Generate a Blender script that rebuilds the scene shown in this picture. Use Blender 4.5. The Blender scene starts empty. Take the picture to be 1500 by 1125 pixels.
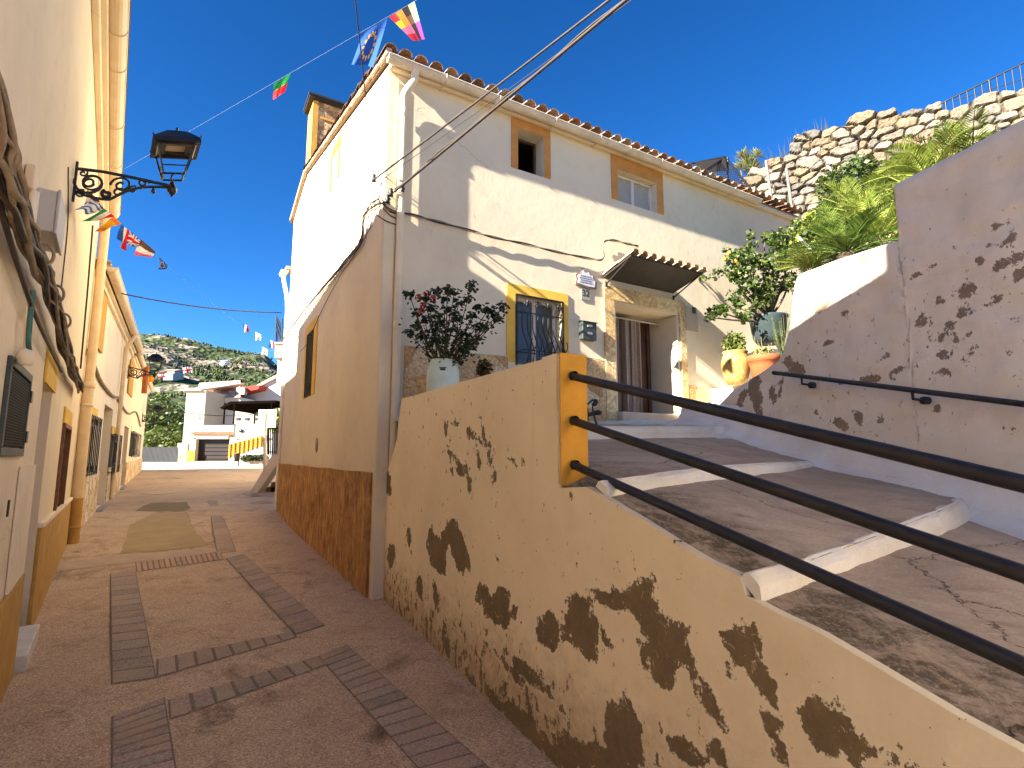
import bpy, math, random
import numpy as np
from mathutils import Vector, Matrix, noise as mnoise
random.seed(7); rng=np.random.default_rng(7)
sc=bpy.context.scene; col=sc.collection
PI=math.pi; R=math.radians
# ------------------------------------------------------------- camera (measured from the photograph)
FPX=780.0; PITCH=R(7.5); CZ=1.75
cd=bpy.data.cameras.new("camera"); cam=bpy.data.objects.new("camera",cd); col.objects.link(cam)
cam.location=(0,0,CZ); cam.rotation_euler=(PI/2+PITCH,0,0)
cd.sensor_width=36; cd.lens=FPX/1500*36; cd.clip_end=6000; cd.clip_start=.05
sc.camera=cam
def ray(px,py):
    a=(px-750)/FPX; b=-(py-562.5)/FPX
    return (a, math.cos(PITCH)-b*math.sin(PITCH), math.sin(PITCH)+b*math.cos(PITCH))
def at(px,py,Y):
    r=ray(px,py); k=Y/r[1]; return Vector((r[0]*k,Y,r[2]*k+CZ))
def az_of(vp): return math.degrees(math.atan((vp-750)/FPX*math.cos(PITCH)))
class Pl:
    """a vertical plane: u along it, h out of it, z up"""
    def __init__(s,o,az,side):
        a=R(az); s.o=(o[0],o[1]); s.az=az; s.d=(math.sin(a),math.cos(a)); s.n=(side*math.cos(a),-side*math.sin(a))
    def P(s,u,h,z): return Vector((s.o[0]+s.d[0]*u+s.n[0]*h, s.o[1]+s.d[1]*u+s.n[1]*h, z))
    def at(s,px,py,h=0):
        r=ray(px,py); k=(s.o[0]*s.n[0]+s.o[1]*s.n[1]+h)/(r[0]*s.n[0]+r[1]*s.n[1])
        x,y,z=r[0]*k,r[1]*k,r[2]*k+CZ
        return ((x-s.o[0])*s.d[0]+(y-s.o[1])*s.d[1], z)
    def X(s,px,py,h=0):
        u,z=s.at(px,py,h); return s.P(u,h,z)
def lerp(a,b,t): return a+(b-a)*t
GS=[(-40,-.3),(0,0),(6.5,.05),(12.3,.2),(14.6,.35),(17.7,.46),(34,.88),(58,1.1),(75,1.0),(100,-1),(400,-6),(4000,-10)]
def ground(x,y):
    s=-.511*x+.86*y
    for (a,za),(b,zb) in zip(GS,GS[1:]):
        if s<b:
            return lerp(za,zb,max(0,(s-a)/(b-a)))
    return GS[-1][1]
def G(px,py,dz=0):
    z=0
    for i in range(30):
        r=ray(px,py); k=(z+dz-CZ)/r[2]; x,y=r[0]*k,r[1]*k; z=lerp(z,ground(x,y),.6)
    return Vector((x,y,ground(x,y)+dz))
C0=at(550,665,6.55)
HL=Pl(C0,az_of(282),-1); HF=Pl(C0,az_of(282)+90,1)
g1=G(548,862); g2=G(820,1125)
RW=Pl(g1,math.degrees(math.atan2(g1.x-g2.x,g1.y-g2.y)),-1)
RWL=Pl((2.9,5.0),-14,-1)
bb=G(95,800); bb=(-7.84,9.63)
LN=Pl(bb,az_of(160),1); L2=Pl(bb,-32,1)
# ------------------------------------------------------------- nodes / materials
def nd(nt,t,**k):
    n=nt.nodes.new(t)
    for a,b in k.items():
        if a=='i':
            for key,v in b.items(): n.inputs[key].default_value=v
        else: setattr(n,a,b)
    return n
def c4(c): return (c[0],c[1],c[2],1)
def newmat(name,rough=.85,metallic=0,spec=.3):
    m=bpy.data.materials.new(name); m.use_nodes=True; nt=m.node_tree; b=nt.nodes['Principled BSDF']
    b.inputs['Roughness'].default_value=rough; b.inputs['Metallic'].default_value=metallic
    b.inputs['Specular IOR Level'].default_value=spec
    return m,nt,b
def tex(nt,scale,detail=5,rough=.6,vec=None,dist=0):
    n=nd(nt,'ShaderNodeTexNoise',i={'Scale':scale,'Detail':detail,'Roughness':rough,'Distortion':dist})
    if vec is not None: nt.links.new(vec,n.inputs['Vector'])
    return n
def ramp(nt,fac,stops,interp='LINEAR'):
    n=nt.nodes.new('ShaderNodeValToRGB'); n.color_ramp.interpolation=interp
    e=n.color_ramp.elements
    while len(e)<len(stops): e.new(.5)
    for k,(p,c) in enumerate(stops):
        e[k].position=p; e[k].color=c4(c) if not isinstance(c,(int,float)) else (c,c,c,1)
    nt.links.new(fac,n.inputs[0]); return n
def mix(nt,fac,a,b,mode='MIX'):
    n=nt.nodes.new('ShaderNodeMix'); n.data_type='RGBA'; n.blend_type=mode
    for s,v in ((0,fac),(6,a),(7,b)):
        if isinstance(v,(int,float)): n.inputs[s].default_value=v if s==0 else (v,v,v,1)
        elif isinstance(v,tuple): n.inputs[s].default_value=c4(v)
        else: nt.links.new(v,n.inputs[s])
    return n.outputs[2]
def mth(nt,op,a,b=None,clamp=False):
    n=nt.nodes.new('ShaderNodeMath'); n.operation=op; n.use_clamp=clamp
    for s,v in ((0,a),(1,b)):
        if v is None: continue
        if isinstance(v,(int,float)): n.inputs[s].default_value=v
        else: nt.links.new(v,n.inputs[s])
    return n.outputs[0]
def sstep(nt,v,a,b):
    n=nt.nodes.new('ShaderNodeMapRange'); n.interpolation_type='SMOOTHSTEP'
    n.inputs['From Min'].default_value=a; n.inputs['From Max'].default_value=b
    nt.links.new(v,n.inputs['Value']); return n.outputs[0]
def bump(nt,b,h,strength=.4,dist=.01,chain=None):
    n=nd(nt,'ShaderNodeBump',i={'Strength':strength,'Distance':dist}); nt.links.new(h,n.inputs['Height'])
    if chain is not None: nt.links.new(chain,n.inputs['Normal'])
    nt.links.new(n.outputs[0],b.inputs['Normal']); return n.outputs[0]
def objc(nt): return nd(nt,'ShaderNodeTexCoord').outputs['Object']
def mscale(nt,vec,s,rot=(0,0,0)):
    n=nd(nt,'ShaderNodeMapping',i={'Scale':s,'Rotation':rot}); nt.links.new(vec,n.inputs[0]); return n.outputs[0]
def sc3(c,k): return tuple(min(1,max(0,x*k)) for x in c)
def simple(name,c,rough=.8,var=.15,scale=6,bs=0,bscale=40,bd=.004,metallic=0,spec=.3,obj_rand=False):
    m,nt,b=newmat(name,rough,metallic,spec); o=objc(nt)
    n=tex(nt,scale,6,.65,o)
    r=ramp(nt,n.outputs[0],[(.3,sc3(c,1-var)),(.7,sc3(c,1+var))])
    nt.links.new(r.outputs[0],b.inputs['Base Color'])
    if bs:
        bump(nt,b,tex(nt,bscale,5,.6,o).outputs[0],bs,bd)
    return m
def plaster(name,c,stain=(.55,.45,.35),amt=.35,bs=.25,streak=True,z0=None,zfade=1.0,dirt=(.16,.11,.07)):
    """painted render: broad tonal drift, faint run marks, trowel bumps; dirt splash rising from z0"""
    m,nt,b=newmat(name,.9); o=objc(nt)
    big=tex(nt,.7,5,.6,o); mid=tex(nt,4.5,6,.65,o); fine=tex(nt,60,4,.6,o)
    cc=mix(nt,sstep(nt,big.outputs[0],.35,.75),c,sc3(c,.86))
    cc=mix(nt,mth(nt,'MULTIPLY',sstep(nt,mid.outputs[0],.5,.8),amt),cc,tuple(a*s*1.15 for a,s in zip(c,stain)))
    if streak:
        st=tex(nt,1.0,6,.7,mscale(nt,o,(7,7,.45)))
        cc=mix(nt,mth(nt,'MULTIPLY',sstep(nt,st.outputs[0],.52,.78),amt*.55),cc,sc3(c,.62))
    cr=nd(nt,'ShaderNodeTexVoronoi',feature='DISTANCE_TO_EDGE',i={'Scale':.9})
    dv=nd(nt,'ShaderNodeMix',data_type='VECTOR'); 
    w=tex(nt,3,5,.7,o); nt.links.new(o,dv.inputs[4]); nt.links.new(w.outputs[1],dv.inputs[5]); dv.inputs[0].default_value=.22
    nt.links.new(dv.outputs[1],cr.inputs['Vector'])
    ck=mth(nt,'MULTIPLY',sstep(nt,cr.outputs[0],.006,.0),sstep(nt,big.outputs[0],.5,.6))
    cc=mix(nt,mth(nt,'MULTIPLY',ck,.45),cc,sc3(c,.35))
    if z0 is not None:
        sx=nd(nt,'ShaderNodeSeparateXYZ'); nt.links.new(o,sx.inputs[0])
        hgt=mth(nt,'SUBTRACT',sx.outputs[2],z0)
        f=mth(nt,'MULTIPLY',sstep(nt,mth(nt,'ADD',hgt,mth(nt,'MULTIPLY',mid.outputs[0],-1.2*zfade)),zfade*.4,-zfade*.6),.55)
        cc=mix(nt,f,cc,dirt)
    cc=mix(nt,.12,cc,mix(nt,fine.outputs[0],sc3(c,.5),sc3(c,1.3)))
    nt.links.new(cc,b.inputs['Base Color'])
    h=mth(nt,'ADD',mth(nt,'MULTIPLY',mid.outputs[0],1.5),mth(nt,'MULTIPLY',fine.outputs[0],.35))
    bump(nt,b,mth(nt,'SUBTRACT',h,mth(nt,'MULTIPLY',ck,.6)),bs,.012)
    return m
def peeling(name,c,under=(.13,.085,.045),zones=(),base_line=None,nscale=1.0,crack=()):
    """painted render whose paint has come off in patches; blobs = (centre px, major px, minor px) measured on the wall plane"""
    m,nt,b=newmat(name,.9); o=objc(nt)
    big=tex(nt,.8,5,.6,o); mid=tex(nt,5,6,.65,o); fine=tex(nt,55,5,.65,o)
    cc=mix(nt,sstep(nt,big.outputs[0],.35,.75),c,sc3(c,.87))
    st=tex(nt,1.0,6,.7,mscale(nt,o,(6,6,.5)))
    cc=mix(nt,mth(nt,'MULTIPLY',sstep(nt,st.outputs[0],.5,.8),.25),cc,sc3(c,.7))
    cc=mix(nt,mth(nt,'MULTIPLY',sstep(nt,mid.outputs[0],.5,.75),.3),cc,(c[0]*.8,c[1]*.68,c[2]*.55))
    n1=tex(nt,9*nscale,7,.75,o); sx=nd(nt,'ShaderNodeSeparateXYZ'); nt.links.new(o,sx.inputs[0])
    at_=nd(nt,'ShaderNodeAttribute',attribute_name='peel')
    dmin=mth(nt,'ADD',mth(nt,'SUBTRACT',10.0,at_.outputs['Fac']),mth(nt,'ADD',mth(nt,'MULTIPLY',mth(nt,'SUBTRACT',n1.outputs[0],.5),.20/nscale),mth(nt,'MULTIPLY',mth(nt,'SUBTRACT',mid.outputs[0],.5),.22/nscale)))
    tiny=tex(nt,34,5,.7,o)
    ds=mth(nt,'ADD',dmin,mth(nt,'MULTIPLY',mth(nt,'SUBTRACT',tiny.outputs[0],.5),.035))
    pk=sstep(nt,ds,.003,-.003)
    # islands of paint that stayed on, and small chips around the patches
    isl=tex(nt,16,6,.8,o,.6)
    keep=mth(nt,'MULTIPLY',sstep(nt,isl.outputs[0],.60,.63),sstep(nt,ds,-.10,-.005))
    pk=mth(nt,'MULTIPLY',pk,mth(nt,'SUBTRACT',1.0,keep))
    chip=tex(nt,13*nscale,6,.7,mscale(nt,o,(1,1,.75)))
    near=sstep(nt,dmin,.35,.0)
    pk2=mth(nt,'MULTIPLY',sstep(nt,mth(nt,'ADD',chip.outputs[0],mth(nt,'MULTIPLY',near,.035)),.668,.674),sstep(nt,dmin,.6,.1))
    pk=mth(nt,'MAXIMUM',pk,pk2)
    if base_line:
        # rising damp: more small chips and grime close to the foot of the wall
        hgt=mth(nt,'SUBTRACT',sx.outputs[2],base_line)
        d0=sstep(nt,hgt,.75,.0)
        pk=mth(nt,'MAXIMUM',pk,sstep(nt,mth(nt,'ADD',chip.outputs[0],mth(nt,'MULTIPLY',d0,.12)),.655,.665))
        gr=mth(nt,'MULTIPLY',sstep(nt,mth(nt,'ADD',hgt,mth(nt,'MULTIPLY',n1.outputs[0],-1.1)),.15,-.75),.8)
        cc=mix(nt,gr,cc,(.30,.16,.06))
    up=mix(nt,sstep(nt,mid.outputs[0],.35,.7),under,sc3(under,1.7))
    up=mix(nt,.3,up,mix(nt,fine.outputs[0],sc3(under,.4),sc3(under,2.2)))
    rim=mth(nt,'MULTIPLY',sstep(nt,ds,.03,.0),mth(nt,'SUBTRACT',1.0,pk))
    cc=mix(nt,mth(nt,'MULTIPLY',rim,.18),cc,sc3(c,1.25))
    cc=mix(nt,pk,cc,up)
    cc=mix(nt,.10,cc,mix(nt,fine.outputs[0],sc3(c,.5),sc3(c,1.3)))
    nt.links.new(cc,b.inputs['Base Color'])
    h=mth(nt,'ADD',mth(nt,'MULTIPLY',mid.outputs[0],1.2),mth(nt,'MULTIPLY',fine.outputs[0],.3))
    h=mth(nt,'SUBTRACT',h,mth(nt,'MULTIPLY',pk,.9))
    bump(nt,b,h,.55,.012)
    return m
def peel_attr(obj,plane,blobs,cracks=()):
    """signed distance (metres) to the nearest patch outline, measured on the wall plane, stored per vertex as 10-d"""
    me=obj.data; n=len(me.vertices); co=np.empty(n*3); me.vertices.foreach_get('co',co); co=co.reshape(n,3)
    U=(co[:,0]-plane.o[0])*plane.d[0]+(co[:,1]-plane.o[1])*plane.d[1]; Z=co[:,2]; D=np.full(n,9.)
    for (cx,cy),(ax,ay),minor in blobs:
        u,z=plane.at(cx,cy); u2,z2=plane.at(ax,ay); L=math.hypot(u2-u,z2-z); ang=math.atan2(z2-z,u2-u)
        qx,qy=ax-cx,ay-cy; q=math.hypot(qx,qy); u3,z3=plane.at(cx-qy/q*minor,cy+qx/q*minor)
        Mn=max(.008,abs(-(u3-u)*math.sin(ang)+(z3-z)*math.cos(ang)))
        x=((U-u)*math.cos(ang)+(Z-z)*math.sin(ang))/L; y=(-(U-u)*math.sin(ang)+(Z-z)*math.cos(ang))/Mn
        D=np.minimum(D,(np.sqrt(x*x+y*y)-1)*Mn)
    a=me.attributes.new('peel','FLOAT','POINT'); a.data.foreach_set('value',10-D)
def stonework(name,cols,scale=4,joint=(.5,.35,.15),jw=.03,stretch=(1,1,1),bs=.8,bd=.03,fine=30):
    m,nt,b=newmat(name,.9); o=objc(nt)
    w=tex(nt,scale*1.2,5,.7,o); dv=nd(nt,'ShaderNodeMix',data_type='VECTOR'); nt.links.new(o,dv.inputs[4]); nt.links.new(w.outputs[1],dv.inputs[5]); dv.inputs[0].default_value=.12
    vv=mscale(nt,dv.outputs[1],stretch)
    ve=nd(nt,'ShaderNodeTexVoronoi',feature='DISTANCE_TO_EDGE',i={'Scale':scale}); vc=nd(nt,'ShaderNodeTexVoronoi',i={'Scale':scale})
    nt.links.new(vv,ve.inputs['Vector']); nt.links.new(vv,vc.inputs['Vector'])
    sp=nd(nt,'ShaderNodeSeparateColor'); nt.links.new(vc.outputs['Color'],sp.inputs[0])
    n=len(cols); cr=ramp(nt,sp.outputs[0],[(i/n,c) for i,c in enumerate(cols)],'CONSTANT')
    f=tex(nt,fine,6,.7,o)
    cc=mix(nt,.5,cr.outputs[0],mix(nt,sstep(nt,f.outputs[0],.3,.7),.1,1.0),'OVERLAY')
    j=sstep(nt,ve.outputs[0],jw,jw*.4)
    cc=mix(nt,j,cc,joint)
    nt.links.new(cc,b.inputs['Base Color'])
    bump(nt,b,mth(nt,'ADD',sstep(nt,ve.outputs[0],0,jw*2.5),mth(nt,'MULTIPLY',f.outputs[0],.5)),bs,bd)
    return m
def vcol(name,rough=.8,fine=25,amt=.35,bs=.5,bd=.01,trans=0,spec=.3):
    """colour carried per piece in the attribute Col, plus grain"""
    m,nt,b=newmat(name,rough,0,spec); o=objc(nt)
    a=nd(nt,'ShaderNodeAttribute',attribute_name='Col'); f=tex(nt,fine,6,.7,o)
    cc=mix(nt,amt,a.outputs[0],mix(nt,sstep(nt,f.outputs[0],.25,.75),0.0,1.0),'OVERLAY')
    nt.links.new(cc,b.inputs['Base Color'])
    if bs: bump(nt,b,f.outputs[0],bs,bd)
    if trans:
        tr=nd(nt,'ShaderNodeBsdfTranslucent'); nt.links.new(cc,tr.inputs[0])
        mx=nd(nt,'ShaderNodeMixShader'); mx.inputs[0].default_value=trans
        nt.links.new(b.outputs[0],mx.inputs[1]); nt.links.new(tr.outputs[0],mx.inputs[2])
        nt.links.new(mx.outputs[0],nt.nodes['Material Output'].inputs[0])
    return m
def glass(name,c=(.05,.06,.07),rough=.08):
    m,nt,b=newmat(name,rough,0,.6); b.inputs['Base Color'].default_value=c4(c); return m
# ------------------------------------------------------------- mesh building
class MB:
    def __init__(s): s.v=[]; s.f=[]; s.c=[]; s.m=[]; s.cur=None; s.mi=0; s.sm=[]
    def add(s,vs,fs,smooth=False,c=None):
        n=len(s.v); s.v+= [tuple(p) for p in vs]
        for f in fs:
            s.f.append(tuple(n+i for i in f)); s.c.append(c if c is not None else s.cur); s.m.append(s.mi); s.sm.append(smooth)
        return s
    def quad(s,a,b,c,d,**k): return s.add([a,b,c,d],[(0,1,2,3)],**k)
    def box8(s,p,**k):
        """p: 4 bottom corners then 4 top corners"""
        return s.add(p,[(0,3,2,1),(4,5,6,7),(0,1,5,4),(1,2,6,5),(2,3,7,6),(3,0,4,7)],**k)
    def pbox(s,pl,u0,u1,h0,h1,z0,z1,**k):
        return s.box8([pl.P(u0,h0,z0),pl.P(u1,h0,z0),pl.P(u1,h1,z0),pl.P(u0,h1,z0),pl.P(u0,h0,z1),pl.P(u1,h0,z1),pl.P(u1,h1,z1),pl.P(u0,h1,z1)],**k)
    def box(s,x0,x1,y0,y1,z0,z1,**k):
        return s.box8([(x0,y0,z0),(x1,y0,z0),(x1,y1,z0),(x0,y1,z0),(x0,y0,z1),(x1,y0,z1),(x1,y1,z1),(x0,y1,z1)],**k)
    def tube(s,pts,r,n=8,caps=True,smooth=True,**k):
        pts=[Vector(p) for p in pts]; rs=r if isinstance(r,(list,tuple)) else [r]*len(pts)
        rings=[]; up=None
        for i,p in enumerate(pts):
            t=(pts[min(i+1,len(pts)-1)]-pts[max(i-1,0)]).normalized()
            if up is None:
                up=Vector((0,0,1)) if abs(t.z)<.9 else Vector((1,0,0))
            a=t.cross(up); 
            if a.length<1e-4: a=t.cross(Vector((.3,.9,.2)))
            a.normalize(); b=a.cross(t).normalized(); up=b
            rings.append([p+(a*math.cos(2*PI*j/n)+b*math.sin(2*PI*j/n))*rs[i] for j in range(n)])
        vs=[q for rg in rings for q in rg]; fs=[]
        for i in range(len(pts)-1):
            for j in range(n):
                fs.append((i*n+j,i*n+(j+1)%n,(i+1)*n+(j+1)%n,(i+1)*n+j))
        s.add(vs,fs,smooth=smooth,**k)
        if caps:
            s.add(rings[0],[tuple(range(n))],**k); s.add(rings[-1],[tuple(reversed(range(n)))],**k)
        return s
    def lathe(s,o,prof,n=24,smooth=True,axis=None,**k):
        """prof: (radius,height) pairs about a vertical axis at o"""
        o=Vector(o); vs=[]; fs=[]
        M=Matrix.Identity(3) if axis is None else Vector((0,0,1)).rotation_difference(Vector(axis)).to_matrix()
        for r,z in prof:
            for j in range(n): vs.append(o+M@Vector((r*math.cos(2*PI*j/n),r*math.sin(2*PI*j/n),z)))
        for i in range(len(prof)-1):
            for j in range(n): fs.append((i*n+j,i*n+(j+1)%n,(i+1)*n+(j+1)%n,(i+1)*n+j))
        return s.add(vs,fs,smooth=smooth,**k)
    def prism(s,poly,off,**k):
        """poly: 3-D outline; off: extrusion vector"""
        n=len(poly); off=Vector(off); a=[Vector(p) for p in poly]; b=[p+off for p in a]
        s.add(a+b,[tuple(range(n)),tuple(reversed(range(n,2*n)))]+[(i,n+i,n+(i+1)%n,(i+1)%n) for i in range(n)],**k); return s
    def build(s,name,mat,parent=None,label=None,cat=None,group=None,kind=None,bevel=0,recalc=True):
        me=bpy.data.meshes.new(name); me.from_pydata(s.v,[],s.f)
        mats=mat if isinstance(mat,(list,tuple)) else [mat]
        for mm in mats: me.materials.append(mm)
        if len(mats)>1: me.polygons.foreach_set('material_index',s.m)
        me.polygons.foreach_set('use_smooth',s.sm)
        if any(c is not None for c in s.c):
            at_=me.color_attributes.new('Col','FLOAT_COLOR','CORNER'); arr=[]
            for f,c in zip(s.f,s.c):
                cc=c4(c) if c is not None else (1,1,1,1)
                arr+=list(cc)*len(f)
            at_.data.foreach_set('color',arr)
        if recalc and len(s.f)<60000:
            import bmesh
            bm=bmesh.new(); bm.from_mesh(me); bmesh.ops.recalc_face_normals(bm,faces=bm.faces); bm.to_mesh(me); bm.free()
        me.update()
        o=bpy.data.objects.new(name,me); col.objects.link(o)
        if parent is not None:
            o.parent=parent; o.matrix_parent_inverse=PINV(parent)
        if bevel:
            b=o.modifiers.new('bevel','BEVEL'); b.width=bevel; b.segments=2; b.limit_method='ANGLE'; b.angle_limit=R(40)
        tag(o,label,cat,group,kind); return o
def PINV(p):
    r=p
    while r.parent: r=r.parent
    return Matrix.Translation(r.location).inverted() if r is p else Matrix.Identity(4)
def tag(o,label=None,cat=None,group=None,kind=None):
    if label: o['label']=label
    if cat: o['category']=cat
    if group: o['group']=group
    if kind: o['kind']=kind
    return o
def thing(name,loc,label,cat,group=None):
    o=bpy.data.objects.new(name,None); o.location=loc; o.empty_display_size=.2; col.objects.link(o); return tag(o,label,cat,group)
def copy_tree(o,parent=None,dz=None):
    c=o.copy(); col.objects.link(c)
    if parent: c.parent=parent; c.matrix_parent_inverse=o.matrix_parent_inverse.copy()
    for ch in list(o.children): copy_tree(ch,c)
    return c
def smoothpath(pts,k=5):
    pts=[Vector(p) for p in pts]; out=[]
    P=[pts[0]*2-pts[1]]+pts+[pts[-1]*2-pts[-2]]
    for i in range(1,len(P)-2):
        for j in range(k):
            t=j/k; a,b,c,d=P[i-1],P[i],P[i+1],P[i+2]
            out.append(.5*((2*b)+(c-a)*t+(2*a-5*b+4*c-d)*t*t+(-a+3*b-3*c+d)*t**3))
    out.append(pts[-1]); return out
def holes_wall(mb,pl,u0,u1,z0,z1,holes,n_in=True,step=None):
    """front face of a wall with rectangular openings (ua,ub,za,zb,depth) and their reveals"""
    us=sorted({u0,u1,*[h[0] for h in holes],*[h[1] for h in holes]}); zs=sorted({z0,z1,*[h[2] for h in holes],*[h[3] for h in holes]})
    us=[u for u in us if u0<=u<=u1]; zs=[z for z in zs if z0<=z<=z1]
    for a,b in zip(us,us[1:]):
        for c,d in zip(zs,zs[1:]):
            cu,cz=(a+b)/2,(c+d)/2
            if any(h[0]<cu<h[1] and h[2]<cz<h[3] for h in holes): continue
            mb.quad(pl.P(a,0,c),pl.P(b,0,c),pl.P(b,0,d),pl.P(a,0,d))
    for ua,ub,za,zb,dp in holes:
        q=-dp
        mb.quad(pl.P(ua,0,za),pl.P(ua,q,za),pl.P(ua,q,zb),pl.P(ua,0,zb)); mb.quad(pl.P(ub,0,za),pl.P(ub,q,za),pl.P(ub,q,zb),pl.P(ub,0,zb))
        mb.quad(pl.P(ua,0,za),pl.P(ua,q,za),pl.P(ub,q,za),pl.P(ub,0,za)); mb.quad(pl.P(ua,0,zb),pl.P(ua,q,zb),pl.P(ub,q,zb),pl.P(ub,0,zb))
def rect(pl,tl,br,h=0):
    a=pl.at(*tl,h); b=pl.at(*br,h); return (min(a[0],b[0]),max(a[0],b[0]),min(a[1],b[1]),max(a[1],b[1]))
def frame_boxes(mb,pl,r,t,h0,h1,sides='lrtb'):
    u0,u1,z0,z1=r; zt=z1-(t if 't' in sides else 0); zb=z0+(t if 'b' in sides else 0)
    if 't' in sides: mb.pbox(pl,u0,u1,h0,h1,z1-t,z1)
    if 'b' in sides: mb.pbox(pl,u0,u1,h0,h1,z0,z0+t)
    if 'l' in sides: mb.pbox(pl,u0,u0+t,h0,h1,zb,zt)
    if 'r' in sides: mb.pbox(pl,u1-t,u1,h0,h1,zb,zt)
def surround(mb,pl,outer,inner,h0,h1,bottom=False):
    """flat band round an opening: pieces butt, none overlap"""
    a0,a1,b0,b1=outer; i0,i1,j0,j1=inner
    mb.pbox(pl,a0,a1,h0,h1,j1,b1)
    zb=j0 if bottom else b0
    mb.pbox(pl,a0,i0,h0,h1,zb,j1); mb.pbox(pl,i1,a1,h0,h1,zb,j1)
    if bottom: mb.pbox(pl,a0,a1,h0,h1,b0,j0)
def leaves(n,centre,rad,size,cols,shape='leaf',shell=.35,squash=1.0,seed=0,tilt=1.0):
    """n leaf faces spread through an ellipsoid, returned as (verts, faces, colours)"""
    g=np.random.default_rng(seed); d=g.normal(size=(n,3)); d/=np.linalg.norm(d,axis=1)[:,None]
    r=(shell+(1-shell)*g.random(n))**(.6); p=np.array(centre)+d*r[:,None]*np.array(rad)
    V=[];F=[];Cc=[]
    a=g.normal(size=(n,3)); a[:,2]*=.5; a/=np.linalg.norm(a,axis=1)[:,None]
    nn=d+g.normal(size=(n,3))*.8*tilt; b=np.cross(a,nn); b/=np.linalg.norm(b,axis=1)[:,None]+1e-9
    s=size*(.6+.8*g.random(n))
    for i in range(n):
        P=p[i];A=a[i]*s[i];B=b[i]*s[i]*.42; k=len(V)
        V+= [P-A*.5,P-A*.1+B,P+A*.5,P-A*.1-B]; F.append((k,k+1,k+2,k+3)); Cc.append(cols[int(g.integers(len(cols)))])
    return V,F,Cc
def addleaves(mb,*a,**k):
    V,F,Cc=leaves(*a,**k); n=len(mb.v); mb.v+=[tuple(x) for x in V]
    for f,c in zip(F,Cc):
        mb.f.append(tuple(n+i for i in f)); mb.c.append(c); mb.m.append(mb.mi); mb.sm.append(False)
def frond(mb,base,d,L,droop,n=26,lw=.22,leaf=.02,cols=((.05,.09,.015),),up=Vector((0,0,1)),vee=.35):
    """one feather leaf: curved rib with paired narrow leaflets"""
    base=Vector(base); d=Vector(d).normalized(); side=d.cross(up)
    if side.length<.05: side=Vector((1,0,0))
    side.normalize(); pts=[]
    for i in range(n+1):
        t=i/n; pts.append(base+d*L*t+Vector((0,0,-1))*droop*L*t*t)
    mb.tube(pts[::3]+[pts[-1]],[.012*(1-.8*i/(len(pts[::3]))) for i in range(len(pts[::3])+1)],5,c=cols[0])
    for i in range(3,n+1):
        t=i/n; p=pts[i]; tg=(pts[i]-pts[i-1]).normalized(); nrm=side.cross(tg).normalized()
        ln=lw*math.sin(PI*min(1,.12+.86*t))**.7
        for sgn in (-1,1):
            dirv=(side*sgn*.85+tg*.6+nrm*(vee+random.uniform(-.1,.1))).normalized()
            tip=p+dirv*ln*random.uniform(.85,1.1)+Vector((0,0,-.06*ln)); w=tg*leaf
            mid=p+dirv*ln*.5
            mb.add([p-w*.4,mid-w*.5,tip,mid+w*.5],[(0,1,2,3)],c=random.choice(cols))
# ------------------------------------------------------------- light
TH_=R(7.4); _h=(math.cos(TH_)*HL.n[0]+math.sin(TH_)*HF.n[0],math.cos(TH_)*HL.n[1]+math.sin(TH_)*HF.n[1])
SAZ=math.degrees(math.atan2(_h[0],_h[1]))%360; SEL=27.5
w=bpy.data.worlds.new("World"); sc.world=w; w.use_nodes=True; wn=w.node_tree
sky=wn.nodes.new('ShaderNodeTexSky'); sky.sky_type='NISHITA'; sky.sun_disc=False
sky.sun_elevation=R(SEL); sky.sun_rotation=R(SAZ); sky.altitude=900; sky.air_density=1.0; sky.dust_density=.15; sky.ozone_density=6.0
gm=wn.nodes.new('ShaderNodeGamma'); gm.inputs[1].default_value=1.28; wn.links.new(sky.outputs[0],gm.inputs[0]); hs=wn.nodes.new('ShaderNodeHueSaturation'); hs.inputs['Saturation'].default_value=1.115; hs.inputs['Value'].default_value=.58; wn.links.new(gm.outputs[0],hs.inputs['Color']); wn.links.new(hs.outputs[0],wn.nodes['Background'].inputs[0]); wn.nodes['Background'].inputs[1].default_value=.05
sd=bpy.data.lights.new("sun",'SUN'); sd.energy=5.0; sd.angle=R(.53); sd.color=(1,.91,.77)
so=bpy.data.objects.new("sun",sd); col.objects.link(so)
sv=Vector((math.sin(R(SAZ))*math.cos(R(SEL)),math.cos(R(SAZ))*math.cos(R(SEL)),math.sin(R(SEL))))
so.rotation_euler=sv.to_track_quat('Z','Y').to_euler()
sc.view_settings.view_transform='Standard'; sc.view_settings.look='None'; sc.view_settings.gamma=1; sc.view_settings.exposure=2.62
sc.cycles.diffuse_bounces=8; sc.cycles.max_bounces=12
# ------------------------------------------------------------- shared materials
CREAM=(.84,.70,.48)
M_left=plaster('cream_render',CREAM,amt=.3,z0=.1,zfade=.5)
M_left2=plaster('pale_cream_render',(.86,.73,.53),amt=.3)
M_house=plaster('old_limewash',(.72,.63,.46),amt=.22)
M_ochre=simple('ochre_paint',(.48,.275,.06),.8,.18,5,.3,50)
M_yellow=simple('yellow_paint',(.72,.45,.07),.8,.12,5,.25,50)
M_orange=simple('orange_ochre_paint',(.52,.24,.06),.8,.18,5,.25,50)
M_white=simple('white_limewash',(.80,.72,.60),.9,.12,4,.5,30,.008)
M_gutter=simple('cream_gutter_paint',(.66,.53,.36),.5,.08,4,.1,30)
M_gutterw=simple('weathered_white_gutter',(.62,.54,.42),.5,.2,5,.15,30)
M_iron=simple('black_iron',(.012,.012,.014),.45,.3,20,.2,60,.002,.2,.5)
M_rail=simple('black_gloss_paint',(.011,.012,.016),.42,.35,15,.25,70,.002,0,.5)
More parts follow.
